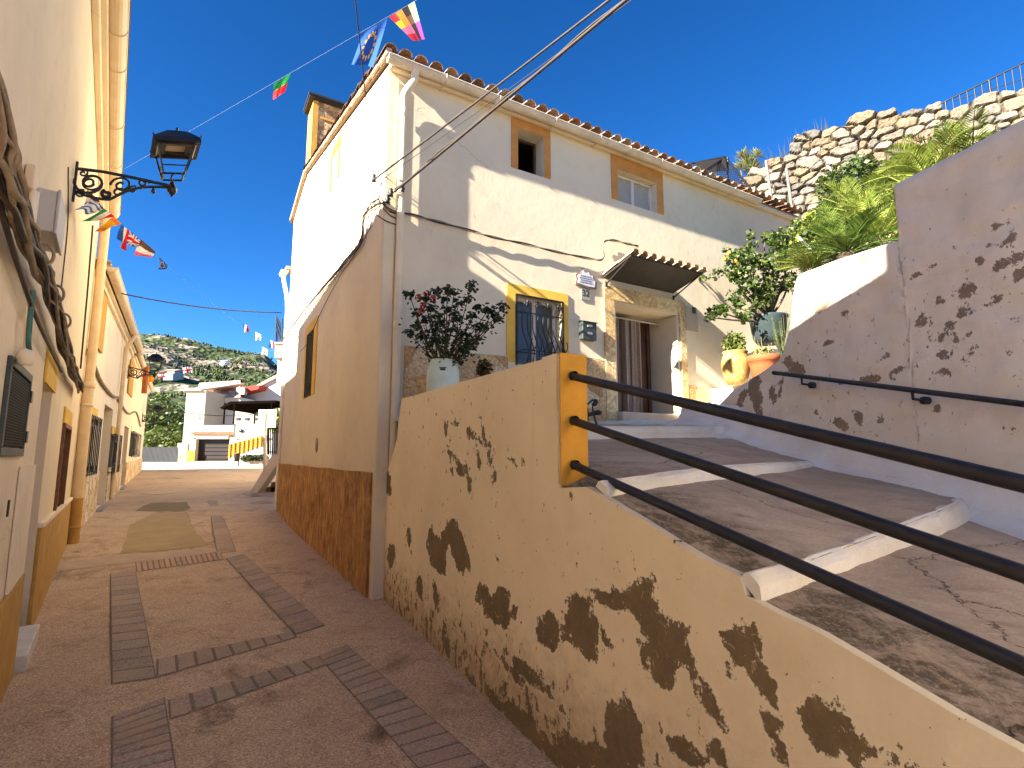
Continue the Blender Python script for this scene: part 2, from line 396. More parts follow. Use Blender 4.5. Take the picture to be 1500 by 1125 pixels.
nt=M_rail.node_tree; b_=nt.nodes['Principled BSDF']; src=b_.inputs['Base Color'].links[0].from_socket; o_c=objc(nt)
d_=tex(nt,22,6,.8,o_c,.4); d2_=tex(nt,2.2,4,.6,o_c); mk_=mth(nt,'MULTIPLY',sstep(nt,d_.outputs[0],.60,.66),sstep(nt,d2_.outputs[0],.42,.6)); src=mix(nt,mk_,src,(.09,.04,.02)); src=mix(nt,mth(nt,'MULTIPLY',sstep(nt,tex(nt,5,5,.7,o_c).outputs[0],.45,.75),.5),src,(.045,.04,.036)); nt.links.new(src,b_.inputs['Base Color'])
nt.links.new(mth(nt,'ADD',.38,mth(nt,'MULTIPLY',d_.outputs[0],.35)),b_.inputs['Roughness'])
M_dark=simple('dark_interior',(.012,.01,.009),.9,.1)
M_concrete=simple('grey_concrete',(.33,.29,.25),.9,.2,7,.4,50)
M_tile=vcol('clay_tile',.85,30,.45,.5,.008)
M_leaf=vcol('leaf',.5,12,.1,0,0,.25,.4)
M_bark=simple('bark',(.12,.085,.055),.9,.35,20,.8,40,.01)
M_cable=simple('cable_sheath',(.045,.034,.028),.6,.3,12,.2,60)
M_cablel=simple('dusty_cable',(.26,.20,.14),.8,.4,9,.4,60)
M_glass=glass('window_glass',(.09,.09,.09),.12)
TILES=[(.36,.19,.11),(.30,.17,.10),(.42,.27,.17),(.25,.15,.10),(.38,.30,.22),(.20,.13,.09)]
# ------------------------------------------------------------- street surface
def m_street():
    m,nt,b=newmat('washed_concrete',.9,0,.25); o=objc(nt)
    a=tex(nt,.55,6,.65,o); f=tex(nt,70,4,.7,o); mdn=tex(nt,3.2,7,.7,o,.4)
    vo=nd(nt,'ShaderNodeTexVoronoi',i={'Scale':120.0}); nt.links.new(o,vo.inputs['Vector'])
    cc=mix(nt,sstep(nt,a.outputs[0],.3,.7),(.47,.34,.22),(.58,.435,.295))
    cc=mix(nt,mth(nt,'MULTIPLY',sstep(nt,mdn.outputs[0],.48,.72),.55),cc,(.27,.175,.115))
    blk=tex(nt,.85,6,.7,o,.8)
    cc=mix(nt,mth(nt,'MULTIPLY',sstep(nt,blk.outputs[0],.56,.72),.8),cc,(.10,.07,.045))
    ck=nd(nt,'ShaderNodeTexVoronoi',feature='DISTANCE_TO_EDGE',i={'Scale':.42}); dv=nd(nt,'ShaderNodeMix',data_type='VECTOR'); dv.inputs[0].default_value=.3
    w_=tex(nt,1.8,6,.75,o); nt.links.new(o,dv.inputs[4]); nt.links.new(w_.outputs[1],dv.inputs[5]); nt.links.new(dv.outputs[1],ck.inputs['Vector'])
    cc=mix(nt,mth(nt,'MULTIPLY',sstep(nt,ck.outputs[0],.004,.0005),.3),cc,(.07,.05,.035))
    gr=tex(nt,11,6,.8,o,1.0); cc=mix(nt,mth(nt,'MULTIPLY',sstep(nt,gr.outputs[0],.56,.72),.5),cc,(.16,.11,.075))
    sp=nd(nt,'ShaderNodeSeparateColor'); nt.links.new(vo.outputs['Color'],sp.inputs[0])
    cc=mix(nt,.42,cc,mix(nt,sp.outputs[0],.12,.88),'OVERLAY')
    cc=mix(nt,.35,cc,mix(nt,sstep(nt,f.outputs[0],.3,.7),.1,.9),'OVERLAY')
    nt.links.new(cc,b.inputs['Base Color'])
    bump(nt,b,mth(nt,'ADD',vo.outputs['Distance'],mth(nt,'MULTIPLY',f.outputs[0],.8)),.7,.006)
    return m
M_street=m_street()
def sheet(name,xs,ys,fz,mat,kind='structure',smooth=True):
    mb=MB(); nx,ny=len(xs),len(ys)
    vs=[(x,y,fz(x,y)) for y in ys for x in xs]; fs=[(j*nx+i,j*nx+i+1,(j+1)*nx+i+1,(j+1)*nx+i) for j in range(ny-1) for i in range(nx-1)]
    mb.add(vs,fs,smooth=smooth); return mb.build(name,mat,kind=kind,recalc=False)
xs=list(np.arange(-50,20,1.0))+[20,26]; ys=list(np.arange(-22,72,1.0))
sheet('street',xs,ys,ground,M_street)
M_soil=simple('dry_scrub_ground',(.16,.13,.07),.95,.35,.05,.5,.6,.3)
def far(x,y):
    s=-.511*x+.86*y
    z=ground(x,y)-.25-max(0,min(1,(-x-30)/30))*3
    if -52<x<28 and -24<y<73: z=ground(x,y)-1.2
    return z
g=[-4000,-1800,-900,-500,-300,-200,-140,-100,-75,-60,-50,-35,-20,-5,10,25,45,80,150,300,600,1200,2500,4000]
sheet('terrain',g,[v+20 for v in g],far,M_soil)
M_paver=vcol('paver',.85,60,.5,.6,.004)
nt=M_paver.node_tree; b_=nt.nodes['Principled BSDF']; src=b_.inputs['Base Color'].links[0].from_socket; o_c=objc(nt)
d_=tex(nt,2.6,7,.75,o_c,.5); src=mix(nt,mth(nt,'MULTIPLY',sstep(nt,d_.outputs[0],.42,.66),.75),src,(.44,.31,.195)); src=mix(nt,mth(nt,'MULTIPLY',sstep(nt,tex(nt,1.1,5,.7,o_c).outputs[0],.55,.7),.5),src,(.13,.09,.06)); nt.links.new(src,b_.inputs['Base Color'])
M_joint=simple('dark_joint_sand',(.20,.15,.105),.95,.3,30)
def paving(quad,n,rows=1,label=None,tone=(.33,.265,.205)):
    """quad: four pixels (two along one side, two along the other): bricks fill the band, joints between them"""
    A,B,C,D=[G(*p) for p in quad]    # A-B near edge end 1, D-C end 2 ; bricks counted A->D
    base=MB(); base.quad(*[p+Vector((0,0,.004)) for p in (A,B,C,D)]); mb=MB()
    L=((A+B)/2-(C+D)/2).length; W=((A+D)/2-(B+C)/2).length; gu=.007/L; gv=.006/W
    for i in range(n):
        for r in range(rows):
            a0,a1=i/n+gu,(i+1)/n-gu; b0,b1=r/rows+gv,(r+1)/rows-gv
            def q(a,b,z): 
                p=A.lerp(D,a).lerp(B.lerp(C,a),b); return Vector((p.x,p.y,p.z+z))
            k=random.uniform(.85,1.18); c=(tone[0]*k*random.uniform(.95,1.08),tone[1]*k,tone[2]*k)
            h=.010+random.uniform(-.0015,.0015); e=min(.12/n*2,.004/L)*2; f=.006/W
            b4=[q(a0,b0,.002),q(a1,b0,.002),q(a1,b1,.002),q(a0,b1,.002)]
            t4=[q(a0+e,b0+f,h),q(a1-e,b0+f,h),q(a1-e,b1-f,h),q(a0+e,b1-f,h)]
            mb.box8(b4+t4,c=c)
    o=base.build('paving_joint',M_joint,kind='structure',recalc=False)
    mb.build('paving_band',M_paver,kind='structure')
paving([(163,1003),(229,994),(199,838),(161,842)],16)
paving([(160,1250),(278,1240),(241,1022),(163,1051)],15)
paving([(229,993),(229,966),(428,926),(436,934)],8)
paving([(248,1055),(246,1026),(466,962),(482,974)],8)
paving([(433,930),(477,917),(357,812),(330,818)],14)
paving([(705,1230),(810,1205),(508,945),(465,962)],20)
paving([(318,812),(346,808),(318,733),(304,733)],9,tone=(.33,.25,.19))
paving([(200,838),(198,825),(322,808),(328,820)],16,tone=(.40,.29,.21))
def patch(pix,mat,name='street_patch',dz=.006,jit=.0,sub=6):
    P=[]; n=len(pix)
    for i in range(n):
        a,b=pix[i],pix[(i+1)%n]
        for k in range(sub):
            t=k/sub; P.append((lerp(a[0],b[0],t)+random.uniform(-jit,jit),lerp(a[1],b[1],t)+random.uniform(-jit,jit)*.6))
    mb=MB(); vs=[G(x,y,dz) for x,y in P]; mb.add(vs,[tuple(range(len(vs)))]); return mb.build(name,mat,kind='structure',recalc=False)
M_patch=simple('newer_cement',(.36,.27,.14),.9,.14,3,.4,60,.003)
M_patchd=simple('damp_cement',(.21,.155,.075),.85,.14,4,.4,60,.003)
M_smooth=simple('smooth_cement_band',(.43,.33,.24),.9,.14,3,.3,60,.003)
patch([(232,750),(276,750),(281,768),(290,783),(300,792),(302,800),(240,806),(176,811),(184,792),(190,770),(215,756)],M_patch,jit=1.5)
patch([(222,736),(274,735),(279,744),(270,749),(198,749),(208,742)],M_patchd,jit=1.0)
patch([(82,824),(200,812),(300,804),(310,806),(300,811),(200,823),(78,838)],M_smooth,jit=.8)
# ------------------------------------------------------------- corner house
house=thing('corner_house',(C0.x,C0.y,.05),'two-storey cream corner house with ochre framed upper windows, tiled door canopy and downpipe','house')
D1,D2=8.15,9.35; GZ=(HF.at(590,86,.17)[1]+HF.at(1090,288,.17)[1])/2; EZ=GZ+.0
def r2(pl,pts):  # average rectangle from 4 corner pixels tl,bl,tr,br
    (a,za),(b,zb),(c,zc),(d,zd)=[pl.at(*p) for p in pts]; return ((a+b)/2,(c+d)/2,(zb+zd)/2,(za+zc)/2)
W1o=r2(HF,[(747,168),(750,246),(806,188),(806,262)]); W1=r2(HF,[(758,188),(759,250),(797,200),(797,258)]); W1=(W1[0],W1[1],W1o[2],W1[3])
W2o=r2(HF,[(893,226),(897,293),(971,254),(971,313)]); W2=r2(HF,[(904,248),(905,297),(963,268),(962,311)]); W2=(W2[0],W2[1],W2o[2],W2[3])
LWo=r2(HF,[(741,415),(742,522),(829,430),(835,545)]); LW=r2(HF,[(755,430),(757,537),(821,442),(824,545)]); LW=(LW[0],LW[1],3.02,LW[3])
dl,dzt=HF.at(898,436); drr,_=HF.at(985,445)
DR=(3.93,5.36,2.42,4.22)
mb=MB()
hol=[(*W1,.30),(*W2,.22),(*LW,.25),(*DR,.72)]
holes_wall(mb,HF,0,D2,-.4,EZ,hol)
# street side: gable wall
UWo=(HL.at(499.6,205)[0],HL.at(485.5,250)[0],0,0); 
zt=(HL.at(499.6,193)[1]+HL.at(485,232)[1])/2; zb=(HL.at(499.6,259)[1]+HL.at(484,277)[1])/2; UWo=(UWo[0],UWo[1],zb,zt)
UW=(UWo[0]+.09,UWo[1]-.09,zb,zt-.14)
a,b=HL.at(463.8,520)[0],HL.at(446.6,530)[0]; LLo=(a,b,(HL.at(463,576)[1]+HL.at(447,583)[1])/2,(HL.at(463,468)[1]+HL.at(447,482)[1])/2)
a,b=HL.at(459.6,520)[0],HL.at(450.3,530)[0]; LL=(a,b,LLo[2],(HL.at(459,487)[1]+HL.at(450,491)[1])/2)
print('UW',UWo,UW,'LL',LLo,LL,'W1',W1,W1o,'W2',W2,'LW',LW,'plinth',HL.at(410,680),HL.at(537,692))
RID=6.3; RZ=EZ+.03+.225*RID
holes_wall(mb,HL,0,D1,-.4,EZ,[(*UW,.16),(*LL,.2)]) if UW[3]<EZ else holes_wall(mb,HL,0,D1,-.4,EZ,[(*LL,.2)])
mb.add([HL.P(0,0,EZ),HL.P(RID,0,RZ),HL.P(D1,0,RZ-.42),HL.P(D1,0,EZ)],[(0,1,2,3)])
# hidden sides close the volume
q=lambda u,v,z: HL.P(u,0,z)+Vector((HF.d[0]*v,HF.d[1]*v,0))
mb.add([q(D1,0,-.4),q(D1,D2,-.4),q(D1,D2,RZ-.42),q(D1,0,RZ-.42)],[(0,1,2,3)])
mb.add([q(0,D2,-.4),q(D1,D2,-.4),q(D1,D2,RZ-.42),q(RID,D2,RZ),q(0,D2,EZ)],[(0,1,2,3,4)])
wall=mb.build('wall',M_house,house,recalc=False)
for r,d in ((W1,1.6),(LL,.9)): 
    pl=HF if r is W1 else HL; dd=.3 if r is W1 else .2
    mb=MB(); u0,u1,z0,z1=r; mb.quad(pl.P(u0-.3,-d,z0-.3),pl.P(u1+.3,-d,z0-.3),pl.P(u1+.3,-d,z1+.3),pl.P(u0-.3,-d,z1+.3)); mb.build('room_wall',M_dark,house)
# roof: sheets + barrel tiles
rf=MB(); OV=.20
def rp(u,v,dz=0): # u back from the eave (along the street), v along the front
    z=EZ+.10+.225*u if u<=RID else RZ+.07-.225*(u-RID); return q(u,v,z+dz)
rf.cur=(.3,.2,.13)
rf.box8([rp(-.04,-.05,-.05),rp(-.04,D2+.12,-.05),rp(RID,D2+.12,-.05),rp(RID,-.05,-.05),rp(-.04,-.05,0),rp(-.04,D2+.12,0),rp(RID,D2+.12,0),rp(RID,-.05,0)])
rf.box8([rp(RID+.01,-.05,-.05),rp(RID+.01,D2+.12,-.05),rp(D1+.2,D2+.12,-.05),rp(D1+.2,-.05,-.05),rp(RID+.01,-.05,0),rp(RID+.01,D2+.12,0),rp(D1+.2,D2+.12,0),rp(D1+.2,-.05,0)])
def barrel(mb,a,b,r0,r1,up,n=6,c=None,thick=.014):
    """one half-round tile from a to b"""
    a,b=Vector(a),Vector(b); t=(b-a).normalized(); s=t.cross(up).normalized(); u=s.cross(t)
    vs=[]
    for p,r in ((a,r0),(b,r1)):
        for rr in (r,r-thick):
            for j in range(n+1):
                th=PI*j/n; vs.append(p+s*math.cos(th)*rr+u*math.sin(th)*rr*.85)
    m=n+1; fs=[]
    for j in range(n): fs+= [(j,j+1,2*m+j+1,2*m+j),(m+j,m+j+1,3*m+j+1,3*m+j),(j,j+1,m+j+1,m+j),(2*m+j,2*m+j+1,3*m+j+1,3*m+j)]
    mb.add(vs,fs,smooth=False,c=c)
UP=Vector((0,0,1))
for i in range(43):
    v=-.04+i*.218
    for k in range(15):
        u=-OV-.03+k*.44
        if u>RID: break
        barrel(rf,rp(u,v+random.uniform(-.008,.008),.012+(.016 if 1 else 0)),rp(min(u+.47,RID),v,.002),.092,.078,UP,c=random.choice(TILES))
rf.build('roof',M_tile,house)
# verge of thin tiles along the gable
vg=MB()
for k in range(17):
    u=-OV+k*.4
    if u>RID-.1: break
    vg.box8([rp(u,-.09,-.03),rp(u,-.02,-.03),rp(u+.385,-.02,-.045),rp(u+.385,-.09,-.045),rp(u,-.09,.05),rp(u,-.02,.05),rp(u+.385,-.02,.03),rp(u+.385,-.09,.03)],c=random.choice([(.42,.33,.24),(.38,.26,.17),(.5,.42,.32)]))
for k in range(5):
    u=RID+.02+k*.4
    vg.box8([rp(u,-.09,-.03),rp(u,-.02,-.03),rp(u+.385,-.02,-.03),rp(u+.385,-.09,-.03),rp(u,-.09,.04),rp(u,-.02,.04),rp(u+.385,-.02,.04),rp(u+.385,-.09,.04)],c=(.45,.35,.25))
vg.build('verge',M_tile,house)
# eave soffit + gutter + downpipe
mb=MB(); mb.pbox(HF,.0,D2,.003,.085,EZ-.07,EZ+.015); mb.build('cornice',M_house,house,bevel=.02)
def gutter(mb,P0,P1,out,r=.075,n=8,th=.006):
    P0,P1=Vector(P0),Vector(P1); out=Vector(out); vs=[]
    for p in (P0,P1):
        for rr in (r,r-th):
            for j in range(n+1):
                t=PI*j/n; vs.append(p+out*math.cos(t)*rr-UP*math.sin(t)*rr)
    m=n+1; fs=[]
    for j in range(n): fs+=[(j,j+1,2*m+j+1,2*m+j),(m+j,m+j+1,3*m+j+1,3*m+j),(j,j+1,m+j+1,m+j),(2*m+j,2*m+j+1,3*m+j+1,3*m+j)]
    fs+=[(0,m,3*m,2*m),(n,m+n,3*m+n,2*m+n)]
    mb.add(vs,fs,smooth=False)
    mb.tube([P0+out*r,P1+out*r],.011,6)
    for p in (P0,P1):
        ring=[p+out*math.cos(PI*j/n)*r-UP*math.sin(PI*j/n)*r for j in range(n+1)]; mb.add(ring,[tuple(range(n+1))])
gn=Vector((HF.n[0],HF.n[1],0)); GO=.17; print('GZ',GZ)
mb=MB(); gutter(mb,HF.P(-.06,GO,GZ),HF.P(7.75,GO,GZ-.02),gn); 
g0=mb.build('gutter',M_gutterw,house)
for u in (.75,1.6,2.6,3.5,4.15,4.9,5.9,6.9):
    mb=MB(); mb.tube([HF.P(u,GO,GZ)+gn*math.cos(t)*.082-UP*math.sin(t)*.082 for t in np.linspace(-.15,PI+.1,12)],.010,5); mb.pbox(HF,u-.012,u+.012,.0,GO-.07,GZ-.085,GZ-.075); mb.build('bracket',M_gutterw,g0)
pu,_=HF.at(581,400); 
mb=MB(); mb.tube(smoothpath([HF.P(pu+.12,GO,GZ-.04),HF.P(pu+.12,GO-.02,GZ-.14),HF.P(pu+.09,.15,GZ-.24),HF.P(pu,.10,GZ-.42),HF.P(pu,.085,GZ-.6)],4),.052,12); mb.tube([HF.P(pu,.085,GZ-.6),HF.P(pu+.0,.085,.25)],.05,14)
mb.lathe(HF.P(pu,.085,GZ-.72),[(.05,0),(.058,.01),(.058,.1),(.05,.12)],14); mb.lathe(HF.P(pu,.085,3.3),[(.05,0),(.058,.01),(.058,.1),(.05,.12)],14)
mb.build('downpipe',M_house,house)
# corner pier: the plaster swells slightly at the corner
mb=MB(); mb.pbox(HF,.0,.155,.003,.03,-.3,EZ-.16); mb.build('corner_pier',M_house,house,bevel=.012)
mb=MB(); mb.tube([HF.P(pu-.085,.02,z) for z in (.3,2,4,GZ-.7)],.009,5); mb.build('earth_cable',M_cable,house)
# plinth of rough ochre stone on the street side
M_bark2=None
def m_clad():
    m,nt,b=newmat('rough_ochre_cladding',.85); o=objc(nt)
    st=tex(nt,5,8,.8,mscale(nt,o,(3.2,3.2,.8)),.8); v=nd(nt,'ShaderNodeTexVoronoi',i={'Scale':3.2}); nt.links.new(mscale(nt,o,(1.6,1.6,.9)),v.inputs['Vector'])
    cc=ramp(nt,st.outputs[0],[(.25,(.09,.04,.012)),(.40,(.36,.17,.045)),(.54,(.64,.34,.11)),(.72,(.85,.58,.26))]).outputs[0]
    cc=mix(nt,.4,cc,mix(nt,v.outputs['Distance'],.1,.9),'OVERLAY'); bl=tex(nt,1.7,6,.7,o,.5); cc=mix(nt,mth(nt,'MULTIPLY',sstep(nt,bl.outputs[0],.5,.68),.6),cc,(.17,.08,.025))
    nt.links.new(cc,b.inputs['Base Color']); bump(nt,b,st.outputs[0],1.0,.06); return m
M_clad=m_clad()
mb=MB(); 
uc0=.32; zpl=1.52
nU,nZ=90,26
import itertools
def cladgrid(pl,u0,u1,z0f,z1f,h,amp,nU,nZ,vs=(5,1.2),seed=0):
    mb=MB(); V=[]; F=[]
    for j in range(nZ+1):
        for i in range(nU+1):
            u=lerp(u0,u1,i/nU); z=lerp(z0f(u),z1f(u),j/nZ)
            e=min(1,min(i,nU-i,nZ-j)/1.0)
            n=mnoise.fractal(Vector((u*vs[0],z*vs[1],seed)),1.0,2.0,5)
            V.append(pl.P(u,h+amp*n*e,z))
    for j in range(nZ):
        for i in range(nU): k=j*(nU+1)+i; F.append((k,k+1,k+nU+2,k+nU+1))
    mb.add(V,F,smooth=True)
    for (a,b) in ((0,nU),):  # top and ends return to the wall
        for i in range(nU):
            k=nZ*(nU+1)+i; u=lerp(u0,u1,i/nU); u2=lerp(u0,u1,(i+1)/nU); mb.add([V[k],V[k+1],pl.P(u2,-.0,z1f(u2)),pl.P(u,-.0,z1f(u))],[(0,1,2,3)])
    for i in (0,nU):
        for j in range(nZ):
            k=j*(nU+1)+i; k2=k+nU+1; mb.add([V[k],V[k2],pl.P(lerp(u0,u1,i/nU),0,V[k2].z),pl.P(lerp(u0,u1,i/nU),0,V[k].z)],[(0,1,2,3)])
    return mb
cladgrid(HL,.09,D1+.03,lambda u:.0+.02*u-.2,lambda u:zpl+.006*math.sin(u*3),.035,.016,150,26).build('stone_plinth',M_clad,house,recalc=False)
# front skirting stone
M_stone=stonework('honey_stone_skirting',[(.42,.26,.11),(.52,.36,.18),(.36,.22,.09),(.58,.44,.27),(.48,.3,.13)],2.6,(.46,.34,.2),.02,(1,1,1.3),.6,.02)
M_stone2=stonework('pale_stone_band',[(.50,.40,.28),(.56,.45,.32),(.46,.36,.24)],1.2,(.5,.42,.3),.01,(1,1,1),.4,.01)
mb=MB(); mb.pbox(HF,.33,1.86,.003,.025,2.0,3.13); mb.build('skirting',M_stone,house,bevel=.006)
for a_ in ((3.02,3.655,2.0,3.25),(5.57,7.0,2.1,2.95)):
    mb=MB(); mb.pbox(HF,a_[0],a_[1],.003,.03,a_[2],a_[3]); mb.build('skirting',M_stone,house,bevel=.006)
# window surrounds and windows
def win(pl,outer,inner,matS,depth,bottom=False,h=.012,name='window'):
    mb=MB(); surround(mb,pl,outer,inner,.003,h,bottom); w_=mb.build(name,matS,house,bevel=.003); return w_
w1=win(HF,W1o,W1,M_orange,.3); w2=win(HF,W2o,W2,M_orange,.22)
M_frame=simple('white_painted_timber',(.62,.58,.52),.6,.1)
M_curt=simple('grey_blind',(.20,.19,.18),.8,.1,8)
mb=MB(); frame_boxes(mb,HF,(W1[0]+.003,W1[1]-.003,W1[2],W1[3]-.003),.035,-.27,-.23,'lrt'); mb.build('frame',simple('brown_timber',(.08,.05,.03)),w1)
mb=MB(); f=(W2[0]+.003,W2[1]-.003,W2[2]+.003,W2[3]-.003); frame_boxes(mb,HF,f,.045,-.19,-.13); mu=(f[0]+f[1])/2; mb.pbox(HF,mu-.03,mu+.03,-.19,-.128,f[2]+.045,f[3]-.045); mb.build('frame',M_frame,w2)
mb=MB(); mb.pbox(HF,f[0]+.04,f[1]-.04,-.18,-.17,f[2]+.04,f[3]-.04); mb.build('pane',simple('pane_with_painted_reflection',(.36,.345,.31),.6,.06,5),w2)  # even grey stands in for the pale reflections on the panes
mb=MB(); mb.pbox(HF,W2[0],W2[1],-.215,-.2,W2[2],W2[3]); mb.build('blind',M_curt,w2)
w3=win(HF,LWo,LW,M_yellow,.25,h=.018)
mb=MB(); f=(LW[0]+.003,LW[1]-.003,LW[2]+.003,LW[3]-.003); frame_boxes(mb,HF,f,.05,-.2,-.15); mu=(f[0]+f[1])/2; mb.pbox(HF,mu-.03,mu+.03,-.2,-.148,f[2]+.05,f[3]-.05); mb.build('frame',M_frame,w3)
mb=MB(); mb.pbox(HF,f[0]+.04,f[1]-.04,-.185,-.18,f[2]+.04,f[3]-.04); mb.build('pane',M_glass,w3)
mb=MB(); 
for i in range(9): 
    ua=lerp(f[0]+.05,f[1]-.06,i/9); mb.tube([HF.P(ua+.01,-.23,f[2]+.05),HF.P(ua+.02,-.23,f[3]-.05)],.03,6,c=None)
mb.build('curtain',simple('white_net_curtain',(.5,.48,.46),.9,.2),w3)
# bulging grille
mb=MB(); u0,u1,z0,z1=LW[0]-.01,LW[1]+.01,LW[2],LW[3]-.01
for u in (u0,u1): mb.pbox(HF,u-.012,u+.012,.02,.044,z0,z1)
mb.pbox(HF,u0+.013,u1-.013,.02,.044,z1-.02,z1)
for zz,h in ((z1-.27,.045),): mb.pbox(HF,u0+.013,u1-.013,.03,.045,zz,zz+.016)
nb=9
for i in range(1,nb):
    u=lerp(u0,u1,i/nb)
    mb.tube(smoothpath([HF.P(u,.035,z1-.28),HF.P(u,.035,z1-.5),HF.P(u,.10,z0+.42),HF.P(u,.21,z0+.2),HF.P(u,.17,z0+.03),HF.P(u,.05,z0)],4),.008,6)
    if i%2==0:
        c=HF.P(u,.035,z1-.12)
        for sgn in (-1,1):
            mb.tube([HF.P(u+sgn*(.035-.02*math.cos(t)),.036,z1-.12+.05*math.sin(t)) for t in np.linspace(-1.5,3.6,9)],.006,5)
            mb.tube([HF.P(u+sgn*.045*math.sin(t)*1.0,.11+.1*math.sin(t*.8),z0+.3-.09*math.cos(t)) for t in np.linspace(.2,2.6,8)],.007,5)
        mb.lathe(HF.P(u,.035,z1-.16),[(0,0),(.014,.02),(.008,.05),(.018,.08),(0,.11)],8)
mb.pbox(HF,u0-.0,u1+.0,.045,.06,z0+.18,z0+.195)
mb.tube([HF.P(u0,.03,z0+.19),HF.P(u0,.2,z0+.2),HF.P(u1,.2,z0+.2),HF.P(u1,.03,z0+.19)],.008,6)
mb.build('grille',M_iron,w3)
# street-side windows
mb=MB(); surround(mb,HL,UWo,UW,.003,.02); w4=mb.build('window',simple('yellow_paint_darkened_for_sun',(.40,.27,.03),.8,.12,5),house)  # darker copy of the yellow paint, offsets the full sun on this window
mb=MB(); mb.pbox(HL,UW[0],UW[1],-.13,-.1,UW[2],UW[3]); mb.build('pane',simple('grey_shade_cloth',(.07,.065,.06)),w4)
mb=MB(); 
for k in range(6): z=lerp(UW[2],UW[3],(k+.5)/6); mb.tube([HL.P(UW[0],-.03,z),HL.P(UW[1],-.03,z)],.008,5)
mb.build('grille',M_iron,w4)
mb=MB(); surround(mb,HL,LLo,LL,.003,.02); w5=mb.build('window',M_yellow,house)
mb=MB(); f=(LL[0]+.003,LL[1]-.003,LL[2]+.003,LL[3]-.003); frame_boxes(mb,HL,f,.05,-.18,-.13); mb.build('frame',simple('dark_timber',(.05,.03,.02)),w5)
mb=MB(); mb.pbox(HL,f[0]+.05,f[1]-.05,-.17,-.16,f[2]+.05,f[3]-.05); mb.build('pane',M_glass,w5)
mb=MB(); u0,u1,z0,z1=LL; 
for i in range(6): u=lerp(u0+.01,u1-.01,i/5); mb.tube([HL.P(u,.03,z0),HL.P(u,.03,z1)],.009,6)
for zz in (z0+.02,z0+.3,z1-.02): mb.pbox(HL,u0,u1,.02,.032,zz,zz+.016)
for i in range(5):
    u=lerp(u0,u1,(i+.5)/5); mb.tube([HL.P(u+.035*math.cos(t),.03,z0+.15+.07*math.sin(t)) for t in np.linspace(0,2*PI,11)],.006,5)
mb.build('grille',M_iron,w5)
mb=MB(); uo,zo=HL.at(464.5,652); mb.prism([HL.P(uo+.10*math.cos(t),.004,zo+.13*math.sin(t)) for t in np.linspace(0,2*PI,16,endpoint=False)],Vector((HL.n[0],HL.n[1],0))*.012); mb.build('vent',M_concrete,house)
# door
M_door=simple('dark_brown_door',(.07,.035,.02),.6,.3,6)
M_stair=simple('pale_door_step',(.52,.42,.31),.9,.12,5,.4,40)
M_quoin=stonework('carved_sandstone',[(.62,.44,.20),(.55,.38,.17),(.66,.50,.26)],1.6,(.5,.4,.25),.008,(1,1,1),.7,.02,18)
mb=MB(); o_=(DR[0]-.27,DR[1]+.20,2.3,DR[3]+.27); surround(mb,HF,o_,(DR[0]-.05,DR[1]+.05,2.3,DR[3]+.04),.003,.035); mb.build('door_surround',M_quoin,house,bevel=.006)
mb=MB(); u0,u1,z0,z1=DR; mb.pbox(HF,u0+.003,u1-.003,-.71,-.66,z0,z1-.003); dr=mb.build('door',M_door,house)
mb=MB(); mb.pbox(HF,u0+.62,u0+.66,-.655,-.63,z0+.1,z1-.2); mb.pbox(HF,u1-.12,u1-.05,-.655,-.62,z0,z1-.1); mb.build('door_frame',M_door,dr)
mb=MB(); mb.pbox(HF,u0-.05,u1+.12,-.70,.16,z0-.5,z0); mb.build('doorstep',M_stair,house,bevel=.02)
# striped curtain, pleated
STR=[(.42,.34,.26),(.20,.14,.10),(.50,.42,.34),(.15,.10,.075),(.34,.25,.18),(.56,.48,.40),(.24,.17,.13)]
mb=MB(); N=150; cu0,cu1=u0+.02,u0+.93
hh=lambda i,z: -.40+.028*math.sin(i*.62)+.012*math.sin(i*1.7+1+z)
for i in range(N):
    a,b=lerp(cu0,cu1,i/N),lerp(cu0,cu1,(i+1)/N); c=STR[(i//2*5+i//7)%len(STR)]
    pr=None
    for k in range(5):
        za,zb2=lerp(z0+.03,z1-.12,k/5),lerp(z0+.03,z1-.12,(k+1)/5)
        mb.add([HF.P(a,hh(i,za),za),HF.P(b,hh(i+1,za),za),HF.P(b,hh(i+1,zb2),zb2),HF.P(a,hh(i,zb2),zb2)],[(0,1,2,3)],c=c,smooth=True)
M_cloth=vcol('striped_cloth',.9,40,.2,.2,.003,.1)
cu=mb.build('door_curtain',M_cloth,house,recalc=False); mb=MB(); mb.tube([HF.P(u0,-.40,z1-.1),HF.P(u1,-.40,z1-.1)],.012,8); mb.build('curtain_rod',M_frame,cu)
